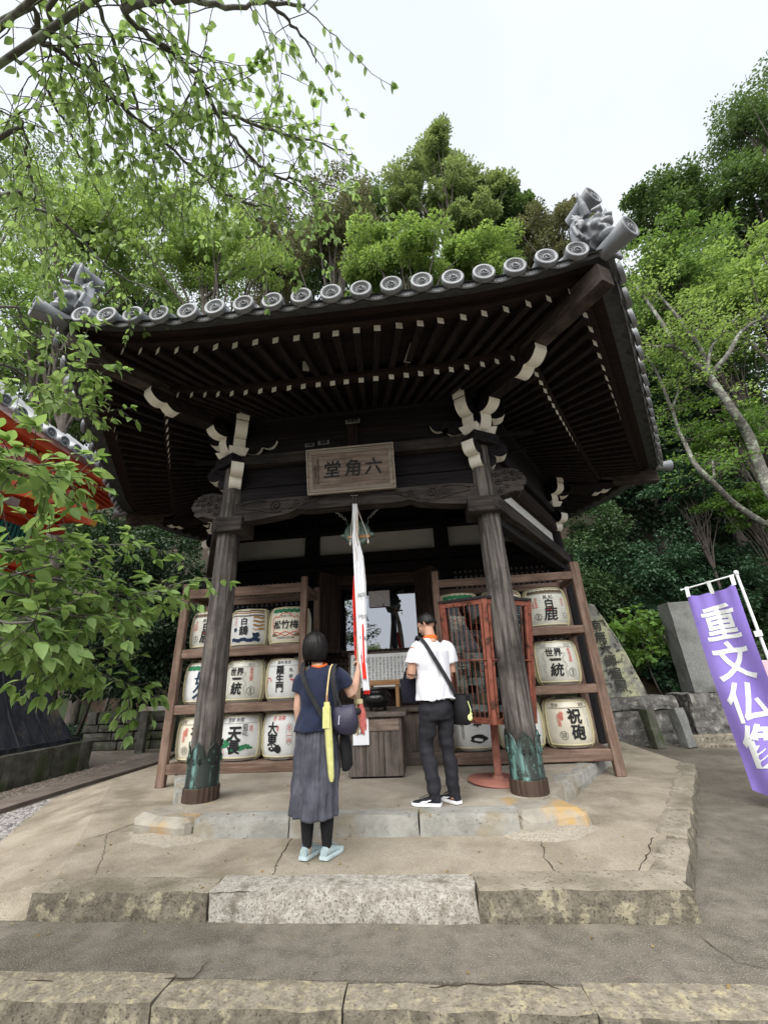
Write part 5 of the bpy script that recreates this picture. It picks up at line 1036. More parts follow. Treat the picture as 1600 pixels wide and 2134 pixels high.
GREEN = {'bright': ((.105, .18, .042), (.225, .335, .098), .42), 'fresh': ((.062, .125, .028), (.145, .24, .066), .4), 'mid': ((.038, .08, .022), (.105, .175, .055), .3), 'camphor': ((.075, .12, .038), (.19, .255, .095), .38),
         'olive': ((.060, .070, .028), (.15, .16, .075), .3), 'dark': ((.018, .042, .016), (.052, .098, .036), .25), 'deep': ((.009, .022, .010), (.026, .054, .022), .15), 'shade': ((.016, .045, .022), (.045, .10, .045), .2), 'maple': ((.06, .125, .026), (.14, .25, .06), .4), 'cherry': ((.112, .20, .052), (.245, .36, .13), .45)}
def gm(k): return leafmat('leaf_'+k, *GREEN[k])
m_bark = M('bark', (.045, .038, .032), (.10, .088, .075), scale=12, stretch=(1, 1, .3), bump=1, bscale=30); m_bark2 = M('lichen_bark', (.075, .070, .062), (.15, .145, .13), scale=10, c3=(.23, .26, .20), c3s=8, c3t=(.52, .6), bump=1, bscale=25)
def tree(name, label, px, py, rx, ry, Y, col, n_leaf, size, n_cl=40, cat='tree', seed=0, ky=1.0, cl_r=.32, r0=.22, group=None, shell=.5, nlimb=14, base=None, flat=.75, extra=()):
    rng = np.random.default_rng(seed+101); c = on_y(px, py, Y); k = (c-CAM).dot(CF)/FPX
    r = (rx*k, min(rx, ry)*k*ky, ry*k); b = Vector(base) if base else Vector((c.x+rng.normal(0, .3), c.y+rng.normal(0, .3), hill(c.x, c.y)-.1))
    t = thing(name, label, cat, b, 0, group); V, F, C = crown_np(c-b, r, n_cl, n_leaf, size, rng, cl_r, shell, flat=flat)
    for ex, ey, erx, ery, en in extra:
        c2 = on_y(ex, ey, Y+rng.normal(0, .6)); V2, F2, C2 = crown_np(c2-b, (erx*k, min(erx, ery)*k*ky, ery*k), max(8, n_cl*en//n_leaf), en, size, rng, cl_r, shell, flat=flat); F = np.concatenate([F, F2+len(V)]); V = np.concatenate([V, V2]); C = np.concatenate([C, C2])
    put('crown', np_mesh('crown', V, F, gm(col)), t)
    mb = MB(); limbs(mb, (0, 0, 0), C, r0, rng, nlimb); mb.build('trunk', m_bark, t); return t
FG = 'trees on the hillside'
tree('camphor_tree', 'tall rounded camphor tree rising above the middle of the hall roof', 905, 330, 52, 72, 15, 'camphor', 9000, .22, 34, seed=1, cl_r=.34, shell=.6, nlimb=34, extra=((855, 395, 55, 62, 9000), (965, 380, 62, 72, 11000), (1030, 405, 42, 48, 6000), (900, 440, 75, 40, 7000), (990, 450, 60, 35, 5000)))
tree('bushy_tree', 'vivid yellow-green bushy tree just behind the roof tiles', 850, 545, 125, 85, 9.5, 'bright', 24000, .17, 60, seed=2)
tree('bushy_tree', 'vivid green bushy tree behind the roof, below the olive scrub', 1010, 545, 80, 65, 10.0, 'bright', 12000, .17, 40, seed=3)
tree('olive_tree', 'thin olive-brown tree between the cherry boughs and the camphor', 690, 500, 110, 130, 12, 'olive', 22000, .15, 90, seed=4, cl_r=.22, shell=.7, nlimb=20)
tree('olive_tree', 'thin olive-brown tree behind the cherry boughs', 560, 520, 110, 120, 13, 'olive', 24000, .17, 90, seed=5, cl_r=.22, nlimb=14)
tree('olive_tree', 'olive-brown scrubby tree between the camphor and the demon tile', 1150, 500, 90, 75, 11, 'olive', 18000, .14, 70, seed=6, cl_r=.24, nlimb=50)
tree('evergreen_tree', 'dark evergreen tree top between the camphor and the olive scrub', 1075, 440, 55, 40, 16, 'mid', 7000, .22, 30, seed=7)
for i, (x, y, rx, ry, Y, c) in enumerate(((760, 450, 90, 70, 17, 'mid'), (1010, 480, 110, 60, 17, 'dark'), (640, 560, 130, 80, 15, 'dark'), (1120, 560, 120, 60, 14, 'dark'))):
    tree('evergreen_tree', ['grey-green tree left of the camphor crown', 'dark tree filling the gap beneath the camphor crown', 'dark tree low behind the roof tiles under the cherry boughs', 'dark tree low behind the upturned roof corner'][i], x, y, rx, ry, Y, c, 12000, .22, 50, seed=20+i)
# left: bright mid-distance cherry crowns over the roof, dark trees by the tower
tree('leafy_tree', 'sunlit fresh green tree behind the hanging cherry boughs', 170, 470, 240, 150, 5.2, 'bright', 34000, .125, 160, seed=30, cl_r=.20, shell=.8, nlimb=16, base=(-9.5, 6.5, -.3))
tree('leafy_tree', 'fresh green tree over the left half of the tiled roof', 420, 520, 190, 120, 6.4, 'bright', 28000, .125, 140, seed=31, cl_r=.20, shell=.8, nlimb=16, base=(-4.6, 7.2, .3))
tree('leafy_tree', 'green tree above the bell tower roof beside the eave corner', 70, 680, 150, 120, 5.5, 'fresh', 14000, .12, 80, seed=32, cl_r=.22, nlimb=12, base=(-10.5, 7, .2))
tree('evergreen_tree', 'dark tree behind the left eave corner of the hall', 330, 640, 150, 90, 11, 'dark', 9000, .2, 50, seed=33)
tree('evergreen_tree', 'dark tree between the bell tower roof and the hall eaves', 150, 850, 150, 130, 8.5, 'mid', 14000, .16, 60, seed=34)
tree('evergreen_tree', 'tall dim tree far behind the hanging cherry boughs', 60, 380, 160, 150, 14, 'mid', 9000, .22, 60, seed=35)
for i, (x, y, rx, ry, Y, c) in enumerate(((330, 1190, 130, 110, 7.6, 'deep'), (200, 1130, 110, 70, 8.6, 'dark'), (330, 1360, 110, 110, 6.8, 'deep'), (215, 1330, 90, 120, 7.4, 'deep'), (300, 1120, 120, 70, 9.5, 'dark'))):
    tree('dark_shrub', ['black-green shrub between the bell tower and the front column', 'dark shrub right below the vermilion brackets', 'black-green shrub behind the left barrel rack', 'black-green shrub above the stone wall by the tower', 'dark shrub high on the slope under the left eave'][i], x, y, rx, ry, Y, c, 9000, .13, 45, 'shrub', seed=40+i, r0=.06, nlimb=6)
# right: bright near tree, dark far trees, layered maple, shrubs
tree('evergreen_tree', 'dark feathery tree top against the sky above the bright leaves', 1560, 255, 95, 95, 14, 'mid', 12000, .2, 50, seed=50, shell=.7)
tree('evergreen_tree', 'dense green tree on the right skyline behind the demon tile', 1400, 440, 110, 80, 14, 'mid', 16000, .22, 60, seed=51)
tree('evergreen_tree', 'dense dark green tree on the skyline beyond the bright cherry', 1560, 430, 110, 100, 13, 'mid', 16000, .22, 60, seed=52)
tree('leafy_tree', 'light green tree spreading beyond the right roof corner', 1400, 570, 120, 120, 8.0, 'fresh', 17000, .135, 90, seed=53, cl_r=.22, shell=.7)
tree('leafy_tree', 'light green tree with wide leaves above the leaning trunk', 1560, 610, 120, 140, 6.5, 'bright', 15000, .125, 90, seed=54, cl_r=.22, shell=.7)
tree('evergreen_tree', 'dark tree directly behind the right roof corner and eave', 1365, 660, 110, 130, 12, 'mid', 16000, .2, 60, seed=57)
tree('evergreen_tree', 'dark tree behind the leaning trunk beside the right eave', 1480, 850, 150, 130, 11.5, 'dark', 15000, .2, 60, seed=55)
tree('evergreen_tree', 'black-green tree behind the right eaves above the shrubs', 1330, 1000, 140, 110, 10, 'deep', 13000, .18, 50, seed=56)
for i, (x, y, rx, ry, Y, c) in enumerate(((1330, 830, 130, 150, 14, 'dark'), (1230, 700, 120, 150, 15.5, 'mid'), (1500, 1000, 130, 110, 12, 'dark'), (330, 760, 160, 130, 14, 'dark'), (800, 640, 200, 110, 15, 'mid'))):
    tree('evergreen_tree', ['dark tree deep in the wood past the right eaves', 'green tree in the wood behind the upturned roof corner', 'dark tree deep in the wood above the blue-green shrub', 'dark tree deep in the wood past the left eaves', 'green tree in the wood below the camphor crown'][i], x, y, rx, ry, Y, c, 11000, .24, 55, seed=90+i)
for i, (x, y, rx, ry, Y, c, n) in enumerate(((1480, 740, 130, 60, 7.5, 'fresh', 7000), (1530, 900, 110, 70, 7.0, 'maple', 6000), (1430, 1010, 110, 55, 7.2, 'shade', 6000), (1560, 1060, 90, 55, 6.6, 'maple', 5000))):
    tree('maple_tree', ['airy maple with layered fresh leaves beside the right eave', 'airy maple with leaves crossing the leaning trunk', 'shaded maple spray below the right eave corner', 'low maple spray above the dark shrubs and banner'][i], x, y, rx, ry, Y, c, n, .10, 50, seed=60+i, cl_r=.30, shell=.9, flat=.3, r0=.06, nlimb=30)
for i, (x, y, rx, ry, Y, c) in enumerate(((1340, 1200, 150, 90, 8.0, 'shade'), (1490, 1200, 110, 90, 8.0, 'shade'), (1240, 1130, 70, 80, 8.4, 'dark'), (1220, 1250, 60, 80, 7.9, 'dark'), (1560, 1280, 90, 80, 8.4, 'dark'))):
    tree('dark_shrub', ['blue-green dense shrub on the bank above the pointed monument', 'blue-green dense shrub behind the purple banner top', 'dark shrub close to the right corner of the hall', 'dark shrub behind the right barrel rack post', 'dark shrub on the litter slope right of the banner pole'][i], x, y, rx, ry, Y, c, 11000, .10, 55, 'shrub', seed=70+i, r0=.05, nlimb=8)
tree('broadleaf_bush', 'bright broad-leaved bush beside the pointed stone monument', 1340, 1330, 62, 60, 6.2, 'maple', 1100, .17, 22, 'shrub', seed=80, r0=.03, base=(6.2, 6.3, .4), cl_r=.35)
tree('leafy_bush', 'small leafy bush at the wall behind the pointed monument', 1400, 1395, 70, 40, 6.3, 'shade', 2500, .10, 25, 'shrub', seed=81, r0=.03, base=(6.8, 6.4, .5))
fl = np.random.default_rng(8); n = 260; P = np.stack([fl.uniform(-3.5, 3.6, n), fl.uniform(-2.3, 1.0, n), np.zeros(n)], 1); P[:, 2] = np.where(P[:, 1] < -1.66, -.29, np.where(P[:, 1] < -.7, -.142, .008)); P = P[(P[:, 1] < -.7) | (np.abs(P[:, 0]) < 1.3)]; A = fl.normal(size=(len(P), 3)); A[:, 2] *= .12; A /= np.linalg.norm(A, axis=1)[:, None]; V, F = leaf_np(P, A, fl.uniform(.012, .04, len(P)), fl, .25, .05); o = put('leaf_litter', np_mesh('leaf_litter', V, F, leafmat('leaf_litter', (.10, .065, .03), (.30, .22, .09), .1))); tag(o, 'scattered small fallen leaves on the steps and paving', kind='stuff')
# ivy and undergrowth covering the bank
rng = np.random.default_rng(5)
def cover(label, n, x0, x1, y0, y1, size, col, seed, h=.25):
    rng = np.random.default_rng(seed); x = rng.uniform(x0, x1, n); y = rng.uniform(y0, y1, n); P = np.array([(a, b, hill(a, b)) for a, b in zip(x, y)]); P[:, 2] += rng.uniform(0, h, n)**1.5
    A = rng.normal(size=(n, 3)); A[:, 2] = np.abs(A[:, 2])*.6; A[:, 1] -= .6; A /= np.linalg.norm(A, axis=1)[:, None]; V, F = leaf_np(P, A, size*rng.uniform(.6, 1.3, n), rng); o = put('undergrowth', np_mesh('undergrowth', V, F, gm(col))); tag(o, label, kind='stuff')
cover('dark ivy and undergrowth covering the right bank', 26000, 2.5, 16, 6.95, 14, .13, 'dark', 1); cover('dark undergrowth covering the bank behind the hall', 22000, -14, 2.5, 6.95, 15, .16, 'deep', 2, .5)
cover('brown fallen leaves over the right bank', 7000, 6, 14, 6.95, 11, .10, 'litter', 3, .05) if 'litter' in GREEN else None
# ---------------------------------------------------------------- cherry tree: trunk out of frame on the left, boughs overhead and low sprays
ct = thing('cherry_tree', 'cherry tree whose boughs hang overhead and spray low past the front column', 'tree', (-3.9, -3.4, -.47)); CO = Vector((-3.9, -3.4, -.47)); LEAF = []
def leaf_mesh(name, fold, droop, wid=.25):
    mb = MB(); T = (0, .12, .3, .5, .7, .86, 1); Wd = (0, .55, .95, 1, .75, .4, 0); mid = [(0, t, -droop*t*t) for t in T]; L = [(-wid*w_, t-.03*w_, -droop*t*t+fold*w_*wid) for t, w_ in zip(T, Wd)]; Rr = [(wid*w_, t-.03*w_, -droop*t*t+fold*w_*wid) for t, w_ in zip(T, Wd)]
    n = len(T); mb.add(mid+L+Rr, [(i, i+1, n+i+1, n+i) for i in range(n-1)]+[(i, 2*n+i, 2*n+i+1, i+1) for i in range(n-1)], 0, True); mb.tube([(0, -.25, .02), (0, 0, 0)], .012, 4, 0, False); return mb.mesh(name, gm('cherry'))
LM = [leaf_mesh('leaf', .25, .12), leaf_mesh('leaf', .4, .3), leaf_mesh('leaf', .15, .22, .28)]
g = random.Random(21)
def twig(mb, p, d, L, r, depth, lsize, hang):
    """a crooked twig with alternate leaves."""
    pts = [p.copy()]; n = max(3, int(L/.06)); dd = d.normalized()
    for i in range(n):
        dd = (dd+Vector((g.gauss(0, .16), g.gauss(0, .16), g.gauss(0, .13)-.10*hang))).normalized(); pts.append(pts[-1]+dd*(L/n))
        f = i/n
        if f > .22 or depth == 0:
            if g.random() < .72:
                s = 1 if i % 2 else -1; side = dd.cross(Vector((0, 0, 1))); side = side.normalized() if side.length > .01 else Vector((1, 0, 0))
                ax = (dd*.55+side*s*.75+Vector((0, 0, g.gauss(-.25-.5*hang, .3)))).normalized(); LEAF.append((pts[-1].copy(), ax, lsize*g.uniform(.7, 1.25), side))
        if depth > 0 and i > 0 and g.random() < .24: twig(mb, pts[-1], dd+Vector((g.gauss(0, .7), g.gauss(0, .7), g.gauss(-.15, .4))), L*g.uniform(.35, .6), r*.6, depth-1, lsize, hang)
    for q in range(3): LEAF.append((pts[-1].copy(), (dd+Vector((g.gauss(0, .5), g.gauss(0, .5), g.gauss(-.2, .3)))).normalized(), lsize*g.uniform(.7, 1.1), Vector((1, 0, 0))))
    mb.tube([q for q in pts], [max(.0016, r*(1-.75*i/len(pts))) for i in range(len(pts))], 5, caps=False)
def bough(px, dist, r0, r1, start=None, dens=7, tl=(.25, .6), lsize=.064, hang=.5, depth=1, name='bough'):
    P = [at_d(x, y, dist[0]+(dist[1]-dist[0])*i/(len(px)-1))-CO for i, (x, y) in enumerate(px)]
    if start is not None: P = [Vector(start)-CO]+P
    path = smooth_path(P, 6); mb = MB(); path = [q+Vector((g.gauss(0, .008), g.gauss(0, .008), g.gauss(0, .008))) for q in path]
    mb.tube(path, [r0+(r1-r0)*i/(len(path)-1) for i in range(len(path))], 8); tw = MB(); L = sum((b-a).length for a, b in zip(path, path[1:]))
    k0 = 6 if start is not None else 0
    for _ in range(int(L*dens)):
        i = g.randrange(k0, len(path)-1); d = path[i+1]-path[i]; twig(tw, path[i].lerp(path[i+1], g.random()), d.normalized()*.5+Vector((g.gauss(0, .7), g.gauss(0, .7), g.gauss(-.25*hang*2, .4))), g.uniform(*tl), max(.003, r1*.55), depth, lsize, hang)
    b = mb.build(name, m_bark2, ct); tw.build('twigs', m_bark, ct)['kind'] = 'stuff'
mb = MB(); mb.tube(smooth_path([(0, 0, 0), (.1, .05, 1.3), (-.05, -.05, 2.6), (.2, .0, 4.0), (.5, -.2, 5.0)]), [.20-.004*i for i in range(21)], 12); mb.build('trunk', m_bark2, ct); T0 = CO+Vector((.3, -.1, 4.4))
bough([(0, 45), (75, 82), (160, 128), (240, 210), (330, 285), (430, 375), (520, 425), (600, 432)], (4.2, 4.7), .017, .008, T0, 11, hang=.7, tl=(.25, .8), depth=2)
bough([(65, 0), (100, 35), (145, 80), (205, 150), (260, 230)], (4.0, 4.6), .015, .009, T0, 7, hang=.8)
bough([(205, -5), (260, 30), (320, 80), (380, 130), (420, 170), (450, 230), (480, 275), (540, 345), (590, 370), (655, 378)], (4.0, 4.6), .018, .009, T0, 12, hang=.6, tl=(.25, .8), depth=2)
bough([(455, 230), (550, 265), (645, 295), (735, 318)], (4.3, 4.6), .014, .005, None, 12, hang=.4)
bough([(250, 20), (350, -5), (450, 10), (560, 5), (640, 10)], (3.9, 4.3), .020, .008, None, 11, hang=.9, tl=(.25, .8))
bough([(560, 5), (620, 60), (660, 130)], (4.2, 4.4), .012, .004, None, 14, hang=1, tl=(.25, .6))
bough([(200, 0), (235, 90), (275, 190), (305, 290), (330, 400), (340, 520)], (4.2, 4.8), .013, .005, None, 7, hang=.9)
bough([(20, 110), (90, 170), (150, 290), (195, 380), (245, 490)], (4.4, 5.2), .012, .005, None, 7, hang=.8)
bough([(-20, 300), (30, 240), (60, 330), (75, 430)], (4.2, 4.6), .016, .006, T0, 7, hang=.8)
bough([(-30, 410), (60, 430), (140, 470), (230, 560), (330, 610)], (4.6, 5.4), .02, .006, T0-Vector((0, 0, .6)), 7, hang=.4)
# low sprays
S0 = CO+Vector((.1, .0, 2.3)); S1 = CO+Vector((.05, .0, 1.7))
for px, ds, sz in (([(-60, 1190), (40, 1200), (140, 1210), (240, 1240), (340, 1228), (428, 1200)], (2.7, 3.3), .092), ([(-60, 1290), (60, 1285), (170, 1280), (260, 1300)], (2.5, 2.9), .092), ([(-60, 1150), (40, 1145), (150, 1135), (295, 1135)], (2.8, 3.2), .09),
        ([(-60, 1330), (20, 1338), (90, 1345), (160, 1355)], (2.7, 2.9), .092), ([(-40, 1370), (80, 1375), (190, 1400), (285, 1445)], (3.0, 3.3), .08), ([(-60, 985), (20, 985), (70, 985), (140, 1010)], (2.5, 2.7), .092), ([(-60, 1230), (80, 1245), (200, 1260), (300, 1280)], (2.8, 3.3), .092)):
    bough(px, ds, .007, .003, S0 if px[0][1] < 1300 else S1, 15, (.10, .28), sz*.92, .22, 0, 'branch')
for px, ds in (([(-40, 640), (60, 690), (140, 740), (180, 760)], (4.2, 4.8)), ([(-40, 760), (60, 800), (120, 840), (190, 870)], (4.4, 4.9))): bough(px, ds, .012, .005, S0+Vector((0, 0, 1)), 9, (.2, .45), .085, .3, 1, 'branch')
LW = [(p, a, s, sd) for p, a, s, sd in LEAF]; LW.sort(key=lambda q: (q[0]+CO-CAM).length/q[2])
def leaf_rot(a, sd):
    y = a.normalized(); z = (Vector((g.gauss(0, .45), g.gauss(0, .45), 1))); x = y.cross(z).normalized(); z = x.cross(y); return Matrix((x, y, z)).transposed()
vis = []; rest = []
for q in LW:
    w_ = q[0]+CO-CAM; zc = w_.dot(CF); u = 800+FPX*w_.dot(CR)/zc if zc > .3 else -999; v = 1067-FPX*w_.dot(CU)/zc if zc > .3 else -999
    (vis if (0 < u < 1600 and 0 < v < 2134 and len(vis) < 290) else rest).append(q)
for i, (p, a, s, sd) in enumerate(vis):
    o = put('leaf', LM[i % 3], ct, p); m3 = leaf_rot(a, sd); o.rotation_euler = m3.to_euler(); o.scale = (s, s, s)
Vs, Fs, off = [], [], 0
LV = [np.array([v.co for v in m.vertices]) for m in LM]; LF = [[list(p.vertices) for p in m.polygons if len(p.vertices) == 4] for m in LM]
for i, (p, a, s, sd) in enumerate(rest):
    m3 = np.array(leaf_rot(a, sd)); k = i % 3; Vs.append(LV[k]@m3.T*s+np.array(p)); Fs.append(np.array(LF[k])+off); off += len(LV[k])
fo = put('foliage', np_mesh('foliage', np.concatenate(Vs), np.concatenate(Fs), gm('cherry'), True), ct); fo['kind'] = 'stuff'
print('cherry leaves', len(LEAF))
# ---------------------------------------------------------------- leaning trunks on the right
def leaning(label, lines, Y, r0, seed, col, n_tw):
    b0 = on_y(*lines[0][0], Y); t = thing('leaning_tree', label, 'tree', (b0.x+.6, b0.y, hill(b0.x+.6, b0.y)-.1)); o = t.location.copy(); rg = np.random.default_rng(seed); PT = []
    for li, (line) in enumerate(lines):
        P = [on_y(x, y, Y+.25*math.sin(i*1.3+li)) - o for i, (x, y) in enumerate(line)]
        if li == 0: P = [Vector((0, 0, 0))]+P
        path = smooth_path(P, 5); rr = r0*(1 if li == 0 else .5 if li < 4 else .28); mb = MB(); mb.tube(path, [rr*(1-.62*i/len(path)) for i in range(len(path))], 9); mb.build('trunk' if li == 0 else 'limb', m_bark2, t); PT += path[len(path)//3 if li else len(path)*2//3:]
    mb = MB(); P_, A_ = [], []
    for _ in range(n_tw):
        p = PT[rg.integers(0, len(PT))]; d = Vector(rg.normal(size=3)*np.array([1, 1, .5])+np.array([0, 0, .15])).normalized(); L = rg.uniform(.5, 1.5); pts = [p+d*(L*i/6)+Vector(rg.normal(0, .05, 3)) for i in range(7)]; mb.tube(pts, [.014*(1-i/8) for i in range(7)], 4, caps=False)
        for q in pts[2:]:
            for _ in range(7): P_.append(np.array(q)+rg.normal(0, .13, 3)*np.array([1, 1, .4])); a = rg.normal(size=3)*np.array([1, 1, .5]); A_.append(a/np.linalg.norm(a))
    mb.build('twigs', m_bark, t)['kind'] = 'stuff'; V, F = leaf_np(np.array(P_), np.array(A_), rg.uniform(.07, .13, len(P_)), rg); put('crown', np_mesh('crown', V, F, gm(col)), t)
leaning('leaning lichen-covered tree trunk beyond the right eave', [[(1640, 1080), (1590, 990), (1560, 910), (1530, 860), (1490, 800), (1478, 780)], [(1478, 780), (1440, 750), (1405, 720), (1390, 690), (1350, 630), (1320, 590)], [(1478, 780), (1460, 730), (1440, 700), (1420, 670), (1370, 610)], [(1478, 782), (1515, 740), (1545, 690), (1590, 660)], [(1474, 780), (1480, 730), (1500, 700), (1540, 655)], [(1402, 720), (1370, 722), (1345, 718)]], 5.2, .17, 3, 'bright', 90)
leaning('thin leaning tree trunk rising above the blue-green shrub', [[(1640, 1120), (1590, 1090), (1530, 1050), (1490, 1010), (1450, 970), (1430, 930), (1412, 890), (1400, 850)], [(1400, 850), (1412, 820), (1408, 790)], [(1398, 850), (1370, 780), (1345, 740)], [(1490, 1010), (1488, 990), (1484, 960)]], 5.8, .10, 4, 'maple', 50)
# trees behind the camera, mirrored in the window glass
tree_b = thing('shade_tree', 'tree behind the visitors mirrored in the window glass', 'tree', (-5.2, -11.5, -.47)); rng = np.random.default_rng(77)
V, F, C = crown_np((0, 0, 4.2), (3.4, 2.2, 1.9), 50, 5000, .17, rng, .3); put('crown', np_mesh('crown', V, F, gm('dark')), tree_b); mb = MB(); limbs(mb, (0, 0, 0), C, .18, rng, 16); mb.build('trunk', m_bark, tree_b)
tree_c = thing('shade_tree', 'spreading low tree behind the visitors mirrored right of the pole', 'tree', (3.6, -13, -.47)); V, F, C = crown_np((0, 0, 3.2), (3.2, 2.2, 1.3), 50, 4500, .17, rng, .28, flat=.4); put('crown', np_mesh('crown', V, F, gm('dark')), tree_c); mb = MB(); limbs(mb, (0, 0, 0), C, .18, rng, 16); mb.build('trunk', m_bark, tree_c)
# ---------------------------------------------------------------- people
def _ell(self, c, r, n=14, mi=0, m=9):
    c = Vector(c); vs = [c+Vector((math.cos(2*math.pi*j/n)*math.sin(math.pi*i/m)*r[0], math.sin(2*math.pi*j/n)*math.sin(math.pi*i/m)*r[1], math.cos(math.pi*i/m)*r[2])) for i in range(m+1) for j in range(n)]
    self.add(vs, [(i*n+j, (i+1)*n+j, (i+1)*n+(j+1) % n, i*n+(j+1) % n) for i in range(m) for j in range(n)], mi, True); return self
def _xf(self, other, mat):
    o = len(self.v); self.v += [tuple(mat@Vector(v)) for v in other.v]; self.f += [[o+i for i in f] for f in other.f]; self.m += other.m; self.s += other.s; return self
MB.ell = _ell; MB.xf = _xf
def rings(spec, n=24):
    """[(cx,cy,z,rx,ry)] -> closed horizontal rings (slightly squared)."""
    out = []
    for cx, cy, z, rx, ry in spec: out.append([Vector((cx+math.copysign(abs(math.cos(2*math.pi*j/n))**.85, math.cos(2*math.pi*j/n))*rx, cy+math.copysign(abs(math.sin(2*math.pi*j/n))**.85, math.sin(2*math.pi*j/n))*ry, z)) for j in range(n)])
    return out
def head_mb():
    """head facing +y, origin at its centre, about 0.225 high."""
    h = MB(); h.ell((0, -.012, .022), (.073, .091, .090), 20, 0, 12); h.ell((0, .028, -.035), (.056, .062, .075), 16); h.ell((0, .052, -.082), (.030, .032, .026)); h.ell((0, .045, .03), (.058, .045, .05))
    h.tube([(0, .083, .018), (0, .098, -.012), (0, .104, -.028)], [.009, .012, .014], 8); h.ell((0, .103, -.030), (.013, .012, .010))
    for s in (-1, 1):
        h.ell((s*.011, .097, -.034), (.009, .009, .008)); h.ell((s*.029, .078, .010), (.014, .009, .010)); h.tube([(s*.012, .088, .027), (s*.030, .085, .031), (s*.047, .070, .024)], .006, 6); h.ell((s*.036, .068, -.018), (.020, .016, .018))
        h.tube([(s*.072, -.002, .020), (s*.082, -.018, .018), (s*.084, -.022, -.002), (s*.076, -.010, -.028), (s*.071, -.002, -.030)], [.006, .008, .008, .008, .006], 7); h.ell((s*.074, -.010, -.005), (.006, .014, .024))
    h.tube([(-.022, .083, -.057), (0, .092, -.054), (.022, .083, -.057)], .0065, 6); h.tube([(-.018, .083, -.066), (0, .091, -.068), (.018, .083, -.066)], .0075, 6)
    return h
def hand(mb, w, d, n, curl, s=1.0, thumb=1, spread=.0195):
    """palm, four bent fingers and a side thumb; d points to the knuckles, fingers close towards n."""
    w, d, n = Vector(w), Vector(d).normalized(), Vector(n); n = (n-d*n.dot(d)).normalized(); q = d.cross(n).normalized()*thumb
    def ax(p0, p1, r, k=6): mb.tube([p0, p1], r, k)
    for i in range(4): mb.tube([w+q*(.012*(1.5-i)*.8*s), w+d*.05*s+q*((1.5-i)*.017*s), w+d*.088*s+q*((1.5-i)*spread*s)], [.015*s, .0135*s, .0115*s], 8)
    for i in range(4):
        p = w+d*(.086+(.004, .008, .006, 0)[i])*s+q*((1.5-i)*spread*s); a = 0; k = (.95, 1.05, 1.0, .82)[i]
        for ln, r0, r1, f in ((.040, .0098, .0090, .75), (.026, .0090, .0083, 1.0), (.021, .0083, .0066, .8)):
            a += curl*f*(1+.06*i); e = p+(d*math.cos(a)+n*math.sin(a))*ln*k*s; mb.tube([p, e], [r0*s, r1*s], 7); mb.ell(e, (r1*s*.98,)*3, 7, 0, 5); p = e
    p = w+d*.022*s+q*.022*s; dirs = [(d*.55+q*.75+n*.25).normalized(), (d*.75+q*.35+n*.6*curl).normalized(), (d*.8+n*.8*curl+q*.0).normalized()]
    for dv, ln, r in zip(dirs, (.042, .032, .026), (.0125, .0108, .0095)): e = p+dv*ln*s; mb.tube([p, e], [r*s, r*s*.9], 8); mb.ell(e, (r*s*.92,)*3, 8, 0, 5); p = e
def limb(mb, pts, rads, n=14): mb.tube(smooth_path(pts, 4), list(np.interp(np.linspace(0, 1, (len(pts)-1)*4+1), np.linspace(0, 1, len(rads)), rads)), n)
def shoe(par, p, ang, up, sole, lace, L=.255, mark=None, pitch=0, collar=None):
    """running shoe with its heel at p, toe towards ang (0 = +y, positive turns right)."""
    mb = MB(); prof = [(0, .030, .010, .085), (.02, .036, .008, .095), (.06, .038, .006, .093), (.10, .038, .005, .080), (.14, .043, .004, .066), (.18, .047, .004, .052), (.22, .045, .005, .043), (.245, .034, .009, .036), (.257, .014, .014, .028)]
    k = L/.255; rr = []; so = []
    for y, hw, z0, z1 in prof:
        rr.append([Vector((hw*1.0*math.cos(t)*(1 if math.sin(t) < 0 else .92), y*k, .022+(z1-.022)*(.5+.5*math.sin(t)) if True else 0)) for t in [2*math.pi*j/16 for j in range(16)]])
        so.append([Vector((hw*1.12*a, y*k*1.015-.004, b)) for a, b in ((-1, .003+z0*.6), (-1.06, .018), (-1, .032), (1, .032), (1.06, .018), (1, .003+z0*.6))])
    mb.loft(rr, 0, True); me = mb.mesh('upper', up); sd = MB(); sd.loft(so, 0, False); me2 = sd.mesh('sole', sole)
    rot = (R(pitch), 0, -ang); u = put('shoe', me, par, p, rot, 0); put('sole', me2, u)
    lc = MB()
    for i in range(4): y = (.115+i*.02)*k; z = .086-i*.0085; lc.tube([(-.018, y, z), (0, y+.003, z+.008), (.018, y, z)], .0028, 5)
    lc.tube([(.008, .10*k, .095), (.02, .115*k, .115), (.004, .12*k, .12)], .0022, 4); put('lace', lc.mesh('lace', lace), u)
    if collar: cm = MB(); cm.lathe([(.030, .06), (.033, .10), (.031, .125), (.028, .13)], 14, (0, .045*k, 0)); put('sock', cm.mesh('sock', collar), u)
    if mark:
        mk = MB(); P = [(.175, .040), (.15, .034), (.12, .036), (.085, .050), (.045, .070), (.085, .058), (.115, .050), (.135, .051), (.12, .064)]
        f = lambda y, z: (-(np.interp(y, [q[0] for q in prof], [q[1] for q in prof])*(1.0-.35*max(0, (z-.045)/.045)**1.4)+.004), y*k, z)
        a = [f(*q) for q in P]; mk.add(a, [(0, 1, 2, 7), (0, 7, 8)][:1]+[(2, 3, 6, 7), (3, 4, 5, 6)]); mk.add([f(.135, .051), f(.175, .040), f(.15, .034), f(.12, .038)], [(0, 1, 2, 3)]); put('side_mark', mk.mesh('side_mark', mark), u)
    return u
m_skin = M('skin', (.50, .30, .215), (.56, .35, .26), scale=12, rough=.5, spec=.35, c3=(.46, .25, .18), c3s=6, c3t=(.5, .75)); m_skin2 = M('skin_tan', (.43, .24, .165), (.49, .285, .20), scale=12, rough=.5, spec=.35)
